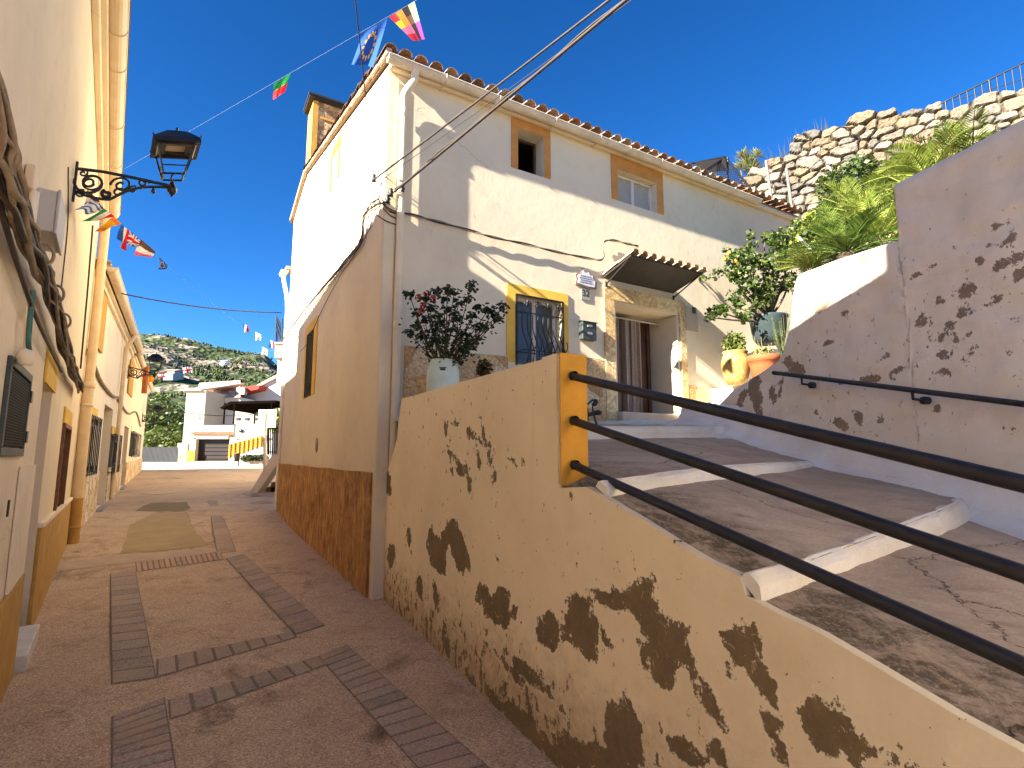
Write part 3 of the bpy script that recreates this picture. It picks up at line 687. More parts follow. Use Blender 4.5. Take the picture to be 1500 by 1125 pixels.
# canopy with clay tiles
ca,cz=HF.at(881.5,388); cb,_=HF.at(984,409); CO=.68; cz=4.60
print('canopy',ca,cb,cz,HF.at(984,409),'outer',HF.at(921,373,CO),HF.at(1020,399,CO))
M_sheet=simple('dark_metal_sheet',(.035,.03,.028),.5,.3,10,.1,40,.002,.3)
co0,co1=HF.at(922,374,CO),HF.at(1020.5,400,CO); zo=(co0[1]+co1[1])/2
cn=MB(); cn.box8([HF.P(ca,.02,cz),HF.P(cb,.02,cz),HF.P(cb,CO,zo),HF.P(ca,CO,zo),HF.P(ca,.02,cz+.03),HF.P(cb,.02,cz+.03),HF.P(cb,CO,zo+.03),HF.P(ca,CO,zo+.03)]); canopy=cn.build('door_canopy',M_sheet,house)
tm=MB(); nT=9
for i in range(nT):
    u=lerp(ca+.06,cb-.02,i/(nT-1))
    for k in range(2):
        a=HF.P(u,CO+.07-.36*k,lerp(zo,cz,.5*k)+.055+.008*k); b=HF.P(u,CO-.34-.36*k,lerp(zo,cz,.5*k+.55)+.055); barrel(tm,a,b,.078,.064,UP,8,c=random.choice([(.5,.36,.22),(.42,.3,.19),(.36,.24,.15)]))
    if 0:
        um=u+(cb-ca)/nT/2; a=HF.P(um,CO+.04,zo+.05); b=HF.P(um,.05,cz+.05); barrel(tm,a,b,.07,.06,-UP,6,c=(.4,.28,.18))
tm.build('canopy_tiles',M_tile,canopy)
for uu,(px,py) in ((ca+.02,(886,417)),(cb-.02,(984,437))):
    ub_,zb_=HF.at(px,py); mb=MB(); mb.tube([HF.P(ub_,.04,zb_),HF.P(uu,CO-.03,zo)],.012,8); mb.pbox(HF,ub_-.02,ub_+.02,.036,.046,zb_-.04,zb_+.04); mb.build('brace',M_sheet,canopy)
# chimney on the street side of the roof
uc=HL.at(462,170)[0]; print('chim',HL.at(489,160),HL.at(447,200),HL.at(462,140))
ch=MB(); c0,c1=4.15,5.75; zc0=EZ+.2; zc1=7.95
M_rub=stonework('rubble_chimney',[(.45,.30,.14),(.36,.22,.10),(.55,.42,.25),(.30,.18,.09)],6,(.5,.38,.22),.03,(1,1,1.4),.8,.02)
def qb(mb,u0,u1,v0,v1,z0,z1,**k): mb.box8([q(u0,v0,z0),q(u1,v0,z0),q(u1,v1,z0),q(u0,v1,z0),q(u0,v0,z1),q(u1,v0,z1),q(u1,v1,z1),q(u0,v1,z1)],**k)
cu_a=HL.at(455,205)[0]; zcl=HL.at(453,150)[1]-.25; print('chimney',cu_a,zcl)
ch=MB(); qb(ch,cu_a,cu_a+.55,.03,.95,EZ+.6,zcl); chim=ch.build('chimney',M_rub,house)
mb=MB(); qb(mb,cu_a-.02,cu_a-.002,.02,.14,EZ+.6,zcl); qb(mb,cu_a-.02,cu_a+.64,.012,.028,EZ+.6,zcl-.0); qb(mb,cu_a-.015,cu_a-.002,.142,.9,zcl-.42,zcl-.36); mb.build('corner_trim',M_ochre,chim)
mb=MB(); qb(mb,cu_a-.13,cu_a+.66,-.09,1.08,zcl,zcl+.05); qb(mb,cu_a-.15,cu_a+.68,-.11,1.10,zcl+.052,zcl+.10); mb.build('chimney_cap',simple('slate_cap',(.03,.028,.03),.7),chim)
# lower rear annexe seen past the far edge
annex=thing('annexe',(HL.P(D1+.3,0,.3)),'pale house just beyond the corner house, showing its gutter and white corner pipe','house')
mb=MB(); A=HL
mb.add([HL.P(D1+.02,-.06,.2),HL.P(D1+.36,-.06,.2),HL.P(D1+.36,-.06,6.6),HL.P(D1+.02,-.06,6.6)],[(0,1,2,3)])
mb.add([HL.P(D1+.02,-.06,.2),HL.P(D1+.02,-.06,6.6),HL.P(D1+.02,-5,6.6),HL.P(D1+.02,-5,.2)],[(0,1,2,3)])
mb.add([HL.P(D1+.36,-.06,.2),HL.P(D1+.36,-.06,6.6),HL.P(D1+.36,-5,6.6),HL.P(D1+.36,-5,.2)],[(0,1,2,3)])
mb.add([HL.P(D1+.02,-.06,6.6),HL.P(D1+.36,-.06,6.6),HL.P(D1+.36,-5,6.6),HL.P(D1+.02,-5,6.6)],[(0,1,2,3)]); mb.build('wall',M_house,annex,recalc=False)
mb=MB(); mb.pbox(HL,D1+.02,D1+.45,-.2,.12,6.6,6.68,c=(.4,.3,.2)); mb.build('roof',M_tile,annex)
hn=Vector((HL.n[0],HL.n[1],0)); mb=MB(); gutter(mb,HL.P(D1+.03,.14,6.56),HL.P(D1+.5,.14,6.56),hn,.09); mb.build('gutter',M_gutterw,annex)
mb=MB(); mb.tube(smoothpath([HL.P(D1+.3,.14,6.5),HL.P(D1+.3,.12,6.3),HL.P(D1+.3,.03,5.9),HL.P(D1+.3,.0,5.5)],3),.05,10); mb.tube([HL.P(D1+.3,.0,5.5),HL.P(D1+.3,.0,.5)],.05,10); mb.build('downpipe',M_white,annex)
# ------------------------------------------------------------- parapet / retaining wall of the stepped lane
retb=[((640,640),(685,632),14),((650,665),(660,640),5)]
blobs=[((672,800),(690,835),14),((640,808),(655,828),17),((655,790),(665,780),14),((680,815),(694,842),8),((600,785),(602,797),4),((574,812),(576,828),6),
 ((725,893),(752,905),14),((706,872),(716,866),10),((735,880),(738,900),13),((752,900),(758,892),6),
 ((808,925),(830,930),22),((852,920),(866,965),22),((850,893),(868,880),14),
 ((940,890),(1000,925),20),((975,940),(1010,965),24),((965,965),(992,1008),20),((895,880),(925,892),10),((945,865),(960,858),16),((890,940),(898,950),6),
 ((1112,975),(1138,1030),16),((1070,985),(1092,992),10),((1085,950),(1100,965),12),((1125,1050),(1142,1062),15),
 ((1040,1030),(1068,1068),11),((1022,1012),(1030,1022),8),
 ((1210,1055),(1240,1095),26),((1258,1090),(1268,1108),12),((1330,1118),(1380,1140),18),
 ((915,1075),(945,1120),32),((870,1110),(960,1150),22),((1050,1098),(1066,1120),11),((1008,1098),(1034,1110),6),((1150,1105),(1156,1118),7),
 ((776,985),(806,1012),7),((745,975),(760,990),5),((825,1040),(838,1060),5),((780,1070),(860,1140),14),((690,990),(700,1000),8),((655,945),(660,960),5),((615,860),(618,880),4),((640,880),(642,900),4),
 ((568,705),(574,722),7),((559,715),(563,735),4)]
cracks=[((690,636),(715,652),2.2),((716,665),(724,700),2.2),((720,705),(725,740),3),((672,680),(684,700),4),((688,705),(692,730),4),((664,622),(674,616),2.5),((654,626),(656,634),2.5),((662,672),(664,688),2),((702,668),(704,680),2)]
M_ret=peeling('peeling_cream_render',(.90,.76,.51),under=(.115,.07,.028),base_line=.08)
rw=MB()
def rp_(px,py): u,z=RW.at(px,py); return (u,z)
edge=[rp_(*p) for p in [(545,872),(546,800),(556,735),(572,680),(583,640),(590,584),(700,553),(796,527),(797,520),(822,520)]]
edge[0]=(edge[0][0],-.4)
top=[rp_(*p) for p in [(822,710),(860,713),(900,735),(965,775),(1040,823),(1084,843),(1092,872),(1150,902),(1200,926),(1300,984),(1400,1044),(1500,1100)]]
e2=top[-1]; ext=[(e2[0]-1.0,e2[1]-.18),(e2[0]-3.0,e2[1]-.5),(e2[0]-4.5,.25)]
pill=rp_(822,520)
# cap line of the parapet (z about constant) and pillar
TH=.19
poly=edge[:-2]+[(rp_(797,520)[0],rp_(797,527)[1])]
pz=rp_(810,520)[1]; pzb=1.35; pu0=rp_(797,600)[0]; pu1=rp_(819,640)[0]
print('parapet',edge,'top',top,'pillar',pu0,pu1,pz)
retw=thing('parapet_wall',RW.P(-3,0,0),'cream rendered parapet wall with peeling brown patches, along the right of the street','wall')
outline=[(e[0],e[1]) for e in edge[:8]]
full=outline+[(pu0,outline[-1][1]),(pu0,pz),(pu1,pz)]+[(pu1,top[0][1]-.02)]+top[1:]+ext+[(ext[-1][0],-.4)]
# the face is one mesh; subdivide along u so the plaster can be gently uneven
mb=MB(); off=Vector((RW.n[0],RW.n[1],0))*-TH
P3=[RW.P(u,-.004,z-(.045 if u<pu1-.03 and z>-.2 else 0)) for u,z in full]; n_=len(P3)
mb.prism(P3,off)
o=mb.build('wall_body',M_ret,retw)
ft=sorted(full[1:-1],key=lambda p:-p[0])
seq=full[1:-1]
def rtop(u):
    best=None
    for (a,za),(b,zb2) in zip(seq,seq[1:]):
        lo,hi=min(a,b),max(a,b)
        if lo<=u<=hi:
            z=max(za,zb2) if hi-lo<1e-4 else lerp(za,zb2,(u-a)/(b-a)); best=z if best is None else max(best,z)
    return best
lowA=[(p[0],p[1]) for p in seq if p[0]<=pu1+1e-6 and p[1]<pz-.3]
zlow=top[1][1]
ul=[ext[-1][0]+.01+.15*i for i in range(int((-7.0-ext[-1][0])/.15))]+list(np.arange(-7.0,pu1-.01,.022))
cols_=[(u,rtop(u) or .4) for u in ul]+[(pu1,zlow)]
c2=[(pu1,pz)]+[(u,rtop(u)) for u in np.arange(pu1+.02,pu0-.01,.022)]+[(pu0,pz)]
c3=[(pu0,outline[-1][1])]+[(u,rtop(u)) for u in np.arange(pu0+.02,full[1][0]-.01,.022)]+[(full[1][0],full[1][1])]
NZ_=110; mb=MB(); n3=Vector((RW.n[0],RW.n[1],0))
for cs in (cols_,c2,c3):
    V=[]
    for u,tz_ in cs:
        for j in range(NZ_+1):
            z=lerp(-.35,tz_,j/NZ_)
            V.append(RW.P(u,.008+(.012*mnoise.fractal(Vector((u*1.5,z*1.5,0)),1,2,4)+.004*mnoise.noise(Vector((u*8,z*8,3)))),z))
    mb.add(V,[(i*(NZ_+1)+j,(i+1)*(NZ_+1)+j,(i+1)*(NZ_+1)+j+1,i*(NZ_+1)+j+1) for i in range(len(cs)-1) for j in range(NZ_)],smooth=True)
    for i in range(len(cs)-1):
        a=V[i*(NZ_+1)+NZ_]; b=V[(i+1)*(NZ_+1)+NZ_]; mb.add([a,b,b-n3*.04,a-n3*.04],[(0,1,2,3)])
o=mb.build('wall_face',M_ret,retw,recalc=False); peel_attr(o,RW,blobs+cracks)
mb=MB(); mb.pbox(RW,pu1-.012,pu1-.003,-TH-.012,-.004,1.45,pz+.004); mb.add([],[]); 
mb.pbox(RW,pu1-.003,pu0-.0,-TH-.012,-TH-.002,1.45,pz+.004); mb.build('pillar_face',M_orange if False else simple('ochre_pillar_paint',(.56,.27,.03),.8,.15,5,.3,50),retw,bevel=.003)
# ------------------------------------------------------------- stepped lane
def LL_(u,z,h=-.10): return RW.P(u,h,z)
def RR_(t,z): return RWL.P(t,.02,z)
M_tread=None
def m_tread():
    m,nt,b=newmat('old_trodden_concrete',.9); o=objc(nt)
    a=tex(nt,1.2,6,.7,o,.5); f=tex(nt,60,5,.7,o); st=tex(nt,2.5,7,.75,mscale(nt,o,(1,4,1),(0,0,R(35))))
    cc=mix(nt,sstep(nt,a.outputs[0],.3,.7),(.34,.25,.17),(.50,.39,.28))
    cc=mix(nt,mth(nt,'MULTIPLY',sstep(nt,st.outputs[0],.48,.75),.6),cc,(.17,.115,.07))
    cc=mix(nt,.4,cc,mix(nt,f.outputs[0],.0,1.0),'OVERLAY')
    # moss and grit gathered along the parapet
    dt=nd(nt,'ShaderNodeVectorMath',operation='DOT_PRODUCT'); nt.links.new(o,dt.inputs[0]); dt.inputs[1].default_value=(-RW.n[0],-RW.n[1],0)
    d0=-(RW.o[0]*RW.n[0]+RW.o[1]*RW.n[1]); dd=mth(nt,'SUBTRACT',dt.outputs['Value'],d0)
    mo=mth(nt,'MULTIPLY',sstep(nt,mth(nt,'ADD',dd,mth(nt,'MULTIPLY',st.outputs[0],-.9)),.25,-.25),sstep(nt,f.outputs[0],.35,.5))
    cl_=tex(nt,6,7,.8,o,.5); cc=mix(nt,mth(nt,'MULTIPLY',mth(nt,'MULTIPLY',mo,sstep(nt,cl_.outputs[0],.40,.58)),.85),cc,(.07,.05,.025))
    ck=nd(nt,'ShaderNodeTexVoronoi',feature='DISTANCE_TO_EDGE',i={'Scale':.7}); dv=nd(nt,'ShaderNodeMix',data_type='VECTOR'); dv.inputs[0].default_value=.25
    w_=tex(nt,2.2,6,.75,o); nt.links.new(o,dv.inputs[4]); nt.links.new(w_.outputs[1],dv.inputs[5]); nt.links.new(dv.outputs[1],ck.inputs['Vector'])
    ckm=mth(nt,'MULTIPLY',sstep(nt,ck.outputs[0],.0035,.0005),.75); cc=mix(nt,ckm,cc,(.03,.02,.012))
    nt.links.new(cc,b.inputs['Base Color'])
    bump(nt,b,mth(nt,'SUBTRACT',mth(nt,'ADD',f.outputs[0],a.outputs[0]),mth(nt,'MULTIPLY',ckm,1.5)),.8,.012); return m
M_tread=m_tread()
def uL(px,py): return RW.at(px,py)
# edges: list of left point, mid bulge, right point for every riser: (left u, right t, z_bottom_left, z_bottom_right, rise, bulge)
RS=[(-9.5,-7.0,.05,.1,.0,0),(-7.9,-4.4,.66,.72,.11,.14),(-5.60,-1.02,1.225,1.35,.09,.13),(-4.74,.25,1.555,1.66,.05,.08),(-2.6,1.30,1.86,1.96,.13,.10),(-.2,3.4,2.17,2.20,.0,.0)]
def redge(i,k,N=14):
    u,t,za,zb2,rise,bl=RS[i]; a=LL_(u,za,-.012); b=RR_(t,zb2)+Vector((.25,.05,0)); out=[]
    dirn=Vector((-(b-a).y,(b-a).x,0)).normalized()*-1   # toward the camera / downhill
    for j in range(N+1):
        s=j/N; p=a.lerp(b,s); p=p+dirn*bl*(math.sin(PI*s)+.25*math.sin(7*s+i)); p.z+=rise*k+.02*math.sin(5*s+i*2)*k; out.append(p)
    return out
mb=MB(); N=14; M_=18
for i in range(len(RS)-1):
    lo=redge(i,1); hi=redge(i+1,0); V=[]
    for j in range(M_+1):
        for k in range(N+1):
            p=lo[k].lerp(hi[k],j/M_); e=min(1,j/2,(M_-j)/2)
            p.z+=e*.022*mnoise.fractal(Vector((p.x*2.2,p.y*2.2,i)),1,2,4)
            uq=(p.x-RW.o[0])*RW.d[0]+(p.y-RW.o[1])*RW.d[1]; hq=-((p.x-RW.o[0])*RW.n[0]+(p.y-RW.o[1])*RW.n[1])
            if uq<pu1-.03 and hq<.5:
                rz=rtop(uq); 
                if rz is not None: p.z=lerp(rz-.006,p.z,max(0,min(1,(hq-.012)/.5)))
            V.append(p)
    F=[(j*(N+1)+k,j*(N+1)+k+1,(j+1)*(N+1)+k+1,(j+1)*(N+1)+k) for j in range(M_) for k in range(N)]
    mb.add(V,F,smooth=True)
mb.build('path',M_tread,kind='structure',recalc=False)
# white-painted risers, a little proud, ragged top lip
def m_wornwhite():
    m,nt,b=newmat('worn_white_limewash',.9); o=objc(nt)
    n=tex(nt,7,7,.75,o,.6); f=tex(nt,50,5,.7,o); big=tex(nt,1.8,5,.6,o)
    cc=mix(nt,sstep(nt,big.outputs[0],.3,.75),(.80,.74,.64),(.66,.58,.46))
    cc=mix(nt,sstep(nt,n.outputs[0],.66,.72),cc,(.16,.11,.07))
    cc=mix(nt,.2,cc,mix(nt,f.outputs[0],.1,.9),'OVERLAY')
    nt.links.new(cc,b.inputs['Base Color']); bump(nt,b,mth(nt,'ADD',n.outputs[0],f.outputs[0]),.6,.015); return m
M_wworn=m_wornwhite()
for i in range(1,len(RS)-1):
    mb=MB(); N=60
    b0=redge(i,0,N); t0=redge(i,1,N); u,t,za,zb2,rise,bl=RS[i]
    a=b0[0]; b=b0[-1]; dirn=Vector((-(b-a).y,(b-a).x,0)).normalized()*-1
    V=[]
    for k in range(N+1):
        j1=.03*mnoise.noise(Vector((k*.35,i,0))); j2=.10*mnoise.noise(Vector((k*.23,i,5)))+.03*mnoise.noise(Vector((k*.9,i,9)))
        V+=[b0[k]+dirn*.035-UP*.03, b0[k]+dirn*(.028+j1)+UP*(rise*.45), t0[k]+dirn*(.012+j1)-UP*.012, t0[k]-dirn*.015+UP*.009, t0[k]-dirn*(.028+j2*.5)+UP*.008, t0[k]-dirn*(.045+j2*.5)-UP*.02]
    mb.add(V[:6],[(0,1,2,3,4,5)]); mb.add(V[-6:],[(0,1,2,3,4,5)])
    for k in range(N):
        for r_ in range(5): mb.add([V[k*6+r_],V[k*6+r_+1],V[k*6+6+r_+1],V[k*6+6+r_]],[(0,1,2,3)],smooth=True)
    mb.build('path_step',M_wworn,kind='structure',recalc=False)
# ------------------------------------------------------------- right-hand garden wall
rb=[((1400,500),(1412,494),3),((1420,520),(1428,515),3),((1300,520),(1306,516),2),((1215,500),(1222,497),2.5),((1350,400),(1358,396),2.5),((1430,455),(1440,448),4),((1405,462),(1410,455),3),((1395,500),(1398,490),4),((1470,470),(1490,462),3),((1320,540),(1345,532),2.5),((1250,560),(1275,556),2.5),((1222,655),(1230,665),6),((1200,610),(1206,618),3),((1385,545),(1400,540),3),((1106,572),(1110,605),8),((1088,585),(1094,574),5),((1130,580),(1128,566),6),((1140,575),(1143,560),3),((1165,540),(1180,545),10),((1150,530),(1156,524),8),
 ((1165,655),(1185,662),9),((1078,630),(1082,645),6),((1235,622),(1248,630),9),((1262,612),(1272,622),6),((1290,615),(1294,622),4),((1380,598),(1392,600),4),
 ((1462,330),(1470,328),7),((1480,350),(1500,342),5),((1455,362),(1475,356),5),((1440,378),(1446,372),5),((1418,425),(1428,415),8),((1482,382),(1500,372),5),((1495,405),(1500,398),5),
 ((1380,440),(1388,436),4),((1345,470),(1350,462),5),((1240,455),(1246,452),3),((1265,378),(1270,374),5),((1205,450),(1225,438),4),((1380,488),(1400,470),2.5),((1460,440),(1466,436),4)]
M_rwl=peeling('lumpy_pinkish_render',(.74,.64,.51),under=(.17,.11,.065),nscale=1.3)
def rq(px,py): return RWL.at(px,py)
ol=[rq(*p) for p in [(1046,640),(1048,612),(1056,592),(1075,570),(1098,553),(1118,540),(1136,528),(1148,505),(1155,478),(1160,450),(1163,420),(1165,402),(1230,378),(1322,348)]]
ol[0]=(ol[0][0]+.15,1.6)
zc_=rq(1312,268)[1]; uc_=rq(1312,300)[0]; u_end=-7.5
print('right wall outline',ol,'cap',zc_,uc_, rq(1500,190), rq(1500,860), rq(1420,790))
zcr=(zc_+rq(1500,190)[1])/2
ol[-1]=(uc_,ol[-1][1])
face=ol+[(uc_,zc_),(-1.6,rq(1500,190)[1]) if False else (u_end,zcr+.0),(u_end,-.3)]
# gridded face with lumps: scanline columns between outline top and the bottom
def topz(u):
    if u<=uc_: return lerp(zc_,zcr,min(1,(uc_-u)/4))
    pts=[(ol[k][0],ol[k][1]) for k in range(len(ol)-1,0,-1)]
    for (a,za),(b,zb2) in zip(pts,pts[1:]):
        if a<=u<=b or b<=u<=a: return lerp(za,zb2,(u-a)/(b-a) if b!=a else 0)
    return 1.7
umax=max(p[0] for p in ol)-.002
us=list(np.arange(u_end,-2.4,.12))+list(np.arange(-2.4,uc_-.02,.028))+[uc_-.006,uc_+.006]+list(np.arange(uc_+.03,umax,.028))+[umax]
mb=MB(); NZ=120; V=[]
def bulge(u,z): return .038*mnoise.fractal(Vector((u*1.1,z*1.3,3)),1,2,3)+.016*mnoise.fractal(Vector((u*4,z*6,9)),1,2,3)
for u in us:
    tz=topz(u)
    for j in range(NZ+1):
        z=lerp(-.3 if u<1.2 else 1.2,tz,j/NZ); tin=.03*max(0,j-NZ+1)
        V.append(RWL.P(u,bulge(u,z)-tin*1.0+.10*max(0,1-(z-topz(u)+1.6)/1.6)*0,z))
m_=NZ+1
F=[(i*m_+j,(i+1)*m_+j,(i+1)*m_+j+1,i*m_+j+1) for i in range(len(us)-1) for j in range(NZ)]
mb.add(V,F,smooth=True)
rn=Vector((RWL.n[0],RWL.n[1],0)); n0=len(us)
for i in range(n0-1):   # top, back
    a=Vector(V[i*m_+NZ]);b=Vector(V[(i+1)*m_+NZ]); mb.add([a,b,b-rn*.32,a-rn*.32],[(0,1,2,3)])
    mb.add([a-rn*.32,b-rn*.32,Vector((b.x,b.y,.5))-rn*.32,Vector((a.x,a.y,.5))-rn*.32],[(0,1,2,3)])
i=n0-1; a=Vector(V[i*m_+NZ]); bz=Vector(V[i*m_]); mb.add([a,bz,bz-rn*.32,a-rn*.32],[(0,1,2,3)])
gw=mb.build('garden_wall',M_rwl,None,'tall lumpy pinkish rendered wall on the right, chipped with brown spots, stepping up toward the camera','wall',recalc=False); peel_attr(gw,RWL,rb)
# white painted fillet where the wall meets the lane
def lane_z(t):  # lane height along the right wall
    for k in range(len(RS)-1):
        a=RS[k]; b=RS[k+1]
        if a[1]<=t<=b[1]: return lerp(a[3]+a[4],b[3],(t-a[1])/(b[1]-a[1]))
    return RS[-1][3]
mb=MB(); V=[]; ts=np.arange(-6.5,2.3,.06)
for t in ts:
    z=sum(lane_z(t+d) for d in (-.35,-.2,0,.2,.35))/5; j=.05*mnoise.noise(Vector((t*2,0,1))); j2=.06*mnoise.noise(Vector((t*1.3,4,1)))
    V+=[RWL.P(t,.045,z+.30+j2),RWL.P(t,.065,z+.2),RWL.P(t,.12,z+.09),RWL.P(t,.24,z+.03),RWL.P(t,.40+j,z+.012),RWL.P(t,.46+j,z-.04)]
for k in range(len(ts)-1):
    for r_ in range(5): mb.add([V[k*6+r_],V[k*6+r_+1],V[k*6+7+r_],V[k*6+6+r_]],[(0,1,2,3)],smooth=True)
mb.build('path_edge',M_wworn,kind='structure',recalc=False)
# handrail on it
hr=thing('handrail',RWL.X(1300,575,.12),'flat black iron handrail on brackets fixed to the pinkish wall','handrail')
h0=RWL.at(1133,546,.13); h1=RWL.at(1500,592,.13); hd=((h1[0]-h0[0]),(h1[1]-h0[1])); far_=(h0[0]+hd[0]*1.9,h0[1]+hd[1]*1.9)
mb=MB(); A=RWL.P(h0[0],.13,h0[1]); B=RWL.P(far_[0],.13,far_[1]); mb.tube([A,B],.021,10); mb.build('rail',M_rail,hr)
for px,py in ((1174,551),(1336,570)):
    u,z=RWL.at(px,py,.13); mb=MB(); mb.tube([RWL.P(u,.13,z-.01),RWL.P(u,.13,z-.075),RWL.P(u-.01,.02,z-.085)],.011,8); mb.lathe(RWL.P(u-.01,.0,z-.085),[(0,.05),(.03,.05),(.03,0)],10,axis=rn); mb.build('bracket',M_rail,hr)
u=far_[0]+.3; z=far_[1]-hd[1]*0; 
# three pipe rails of the lane
rail=thing('pipe_railing',RW.P(pu1,-.09,1.4),'three black pipe rails running down from the ochre pillar','railing')
for (xa,ya),(xb,yb) in (((838,551),(1500,709)),((842,616),(1500,841)),((842,681),(1500,976))):
    a=RW.at(xa,ya,-.09); b=RW.at(xb,yb,-.09); a=(pu1-.014,a[1]); k=2.6
    mb=MB(); mb.tube([RW.P(a[0],-.09,a[1]),RW.P(lerp(a[0],b[0],k),-.09,lerp(a[1],b[1],k))],.024,14); r_=mb.build('rail',M_rail,rail)
    mb=MB(); mb.lathe(RW.P(a[0]-.002,-.09,a[1]),[(.026,0),(.029,.004),(.029,.03),(.026,.034)],14,axis=Vector((-RW.d[0],-RW.d[1],0))); mb.build('collar',M_rail,r_)
mb=MB(); pu_=pu1-3.3; a=RW.at(838,551,-.09);b=RW.at(1500,709,-.09); zt_=lerp(a[1],b[1],(pu_-a[0])/(b[0]-a[0])); mb.tube([RW.P(pu_,-.09,.6),RW.P(pu_,-.09,zt_)],.024,12); mb.build('post',M_rail,rail)
# upper landing in front of the door: ledges
mb=MB(); mb.prism([HF.P(.6,.02,2.17),HF.P(9.3,.02,2.40),HF.P(9.3,2.2,2.25),HF.P(5.8,1.5,2.27),HF.P(4.6,.85,2.26),HF.P(3.6,.7,2.24),HF.P(1.6,.6,2.14),HF.P(.6,.22,2.12)],(0,0,-.6)); mb.build('door_landing',M_wworn,kind='structure',recalc=False)
# ------------------------------------------------------------- planters by the door
def at2(px,py,Y): return at(px,py,Y)
mb=MB(); mb.pbox(HF,6.15,9.3,.02,1.05,2.1,2.93); mb.pbox(HF,7.2,9.3,.02,.62,2.93,3.70); lw_=mb.build('planter_ledge',M_white,None,'white painted stepped ledge carrying the flower pots beside the door','ledge',bevel=.04)
M_jar=None
def m_jar():
    m,nt,b=newmat('ochre_glazed_jar',.7,0,.3); o=objc(nt); st=tex(nt,3,6,.7,mscale(nt,o,(8,8,.9)),.4)
    cc=ramp(nt,st.outputs[0],[(.3,(.30,.22,.09)),(.5,(.28,.17,.03)),(.62,(.40,.33,.18)),(.8,(.20,.11,.02))]).outputs[0]
    nt.links.new(cc,b.inputs['Base Color']); bump(nt,b,st.outputs[0],.3,.01); return m
jc=at2(1080,560,9.0); 
def lx(px,Y,z): r=at2(px,560,Y); return Vector((r.x,Y,z))
jz=2.93; j0=lx(1079,9.05,jz)
mb=MB(); mb.lathe(j0,[(0,0),(.15,0),(.19,.1),(.235,.28),(.235,.40),(.20,.50),(.185,.53),(.21,.56),(.205,.575),(.17,.565),(.165,.5),(0,.48)],28); jar=mb.build('ceramic_jar',m_jar(),None,'yellow streaked ceramic jar on the white ledge nearest the door','jar')
M_terra=simple('terracotta',(.30,.085,.03),.8,.12,6,.2,60)
t0=lx(1120,8.75,jz); print('terra z', at2(1120,517,8.75).z, at2(1120,497,9.2).z)
M_pot2=simple('dark_plastic',(.03,.045,.05),.5,.2,8,.1,40)
mb=MB(); mb.lathe(t0,[(0,0),(.17,0),(.21,.26),(.245,.34),(.255,.345),(.26,.44),(.235,.445),(.225,.36),(0,.34)],28); mb.build('terracotta_pot',M_terra,None,'orange terracotta pot beside the yellow jar, partly behind the pinkish wall','plant pot')
b0=lx(1131,9.35,3.70); mb=MB(); mb.lathe(b0,[(0,0),(.2,0),(.27,.1),(.31,.42),(.335,.47),(.335,.5),(.31,.505),(.30,.44),(0,.42)],28); bp=mb.build('black_pot',M_pot2,None,'large dark plastic pot under the citrus tree on the higher ledge','plant pot')
# ------------------------------------------------------------- foliage near the door
CIT=[(.035,.07,.010),(.055,.10,.015),(.025,.05,.009),(.08,.12,.022),(.11,.13,.035)]
def branchy(mb,base,tips,r=.025,k=4,c=None):
    base=Vector(base)
    for t in tips:
        t=Vector(t); m=base.lerp(t,.5)+Vector((random.uniform(-.08,.08),random.uniform(-.08,.08),-.03))
        p=smoothpath([base,m,t],k); mb.tube(p,[r*(1-.75*i/(len(p)-1)) for i in range(len(p))],6,c=c)
ct=thing('citrus_tree',b0,'bushy citrus tree in the dark pot against the cream house wall','tree')
mb=MB(); tb=b0+Vector((0,0,.42)); tp=[]
clumps=[]
for px,py,Y,rr in ((1065,395,9.2,.30),(1100,375,9.3,.30),(1140,370,9.3,.30),(1075,430,9.1,.30),(1110,420,9.2,.33),(1145,415,9.3,.30),(1050,455,9.0,.20),(1125,390,9.0,.28),(1090,400,8.9,.26),(1160,395,9.5,.26),(1085,452,9.0,.20),(1150,345,9.5,.20),(1120,352,9.4,.20),(1040,465,8.95,.13),(1160,350,9.6,.16),(1072,378,9.3,.18)):
    clumps.append((at2(px,py,Y),rr))
branchy(mb,tb,[c for c,_ in clumps],.028); tr=mb.build('trunk',M_bark,ct)
mb=MB(); 
for k,(c,rr) in enumerate(clumps):
    for q_ in range(6):
        o_=Vector((random.gauss(0,.55),random.gauss(0,.5),random.gauss(0,.55)))*rr; r_=rr*random.uniform(.32,.62)
        addleaves(mb,int(2300*r_*r_),c+o_,(r_*1.15,r_,r_),.075,CIT,seed=k*7+q_+1,shell=.25)
mb.build('crown',M_leaf,ct,recalc=False)
M_fr=simple('orange_fruit',(.7,.32,.03),.5,.1,9)
for px,py,Y in ((1068,372,9.0),(1078,383,9.0),(1062,380,9.05)): mb=MB(); mb.lathe(at2(px,py,Y)-Vector((0,0,.03)),[(0,0),(.03,.012),(.04,.04),(.03,.068),(0,.08)],12); mb.build('fruit',M_fr,ct)
SUC=[(.16,.20,.04),(.11,.16,.03),(.22,.22,.07),(.09,.12,.03)]
mb=MB(); addleaves(mb,420,j0+Vector((0,0,.72)),(.2,.17,.22),.07,SUC,seed=31,shell=0); 
for i in range(14): 
    a=random.uniform(0,2*PI); mb.tube([j0+Vector((0,0,.5)),j0+Vector((.1*math.cos(a),.1*math.sin(a),.85+.1*random.random()))],.006,4,c=(.1,.1,.04))
mb.build('succulent_plant',M_leaf,None,'light green leafy plant growing from the yellow jar','plant',recalc=False)
mb=MB(); tt=t0+Vector((0,0,.36))
for i in range(10):
    a=random.uniform(0,2*PI); h=random.uniform(.2,.45); mb.tube([tt+Vector((.1*math.cos(a),.08*math.sin(a),0)),tt+Vector((.16*math.cos(a),.1*math.sin(a),h))],[.008,.003],4,c=(.3,.24,.12))
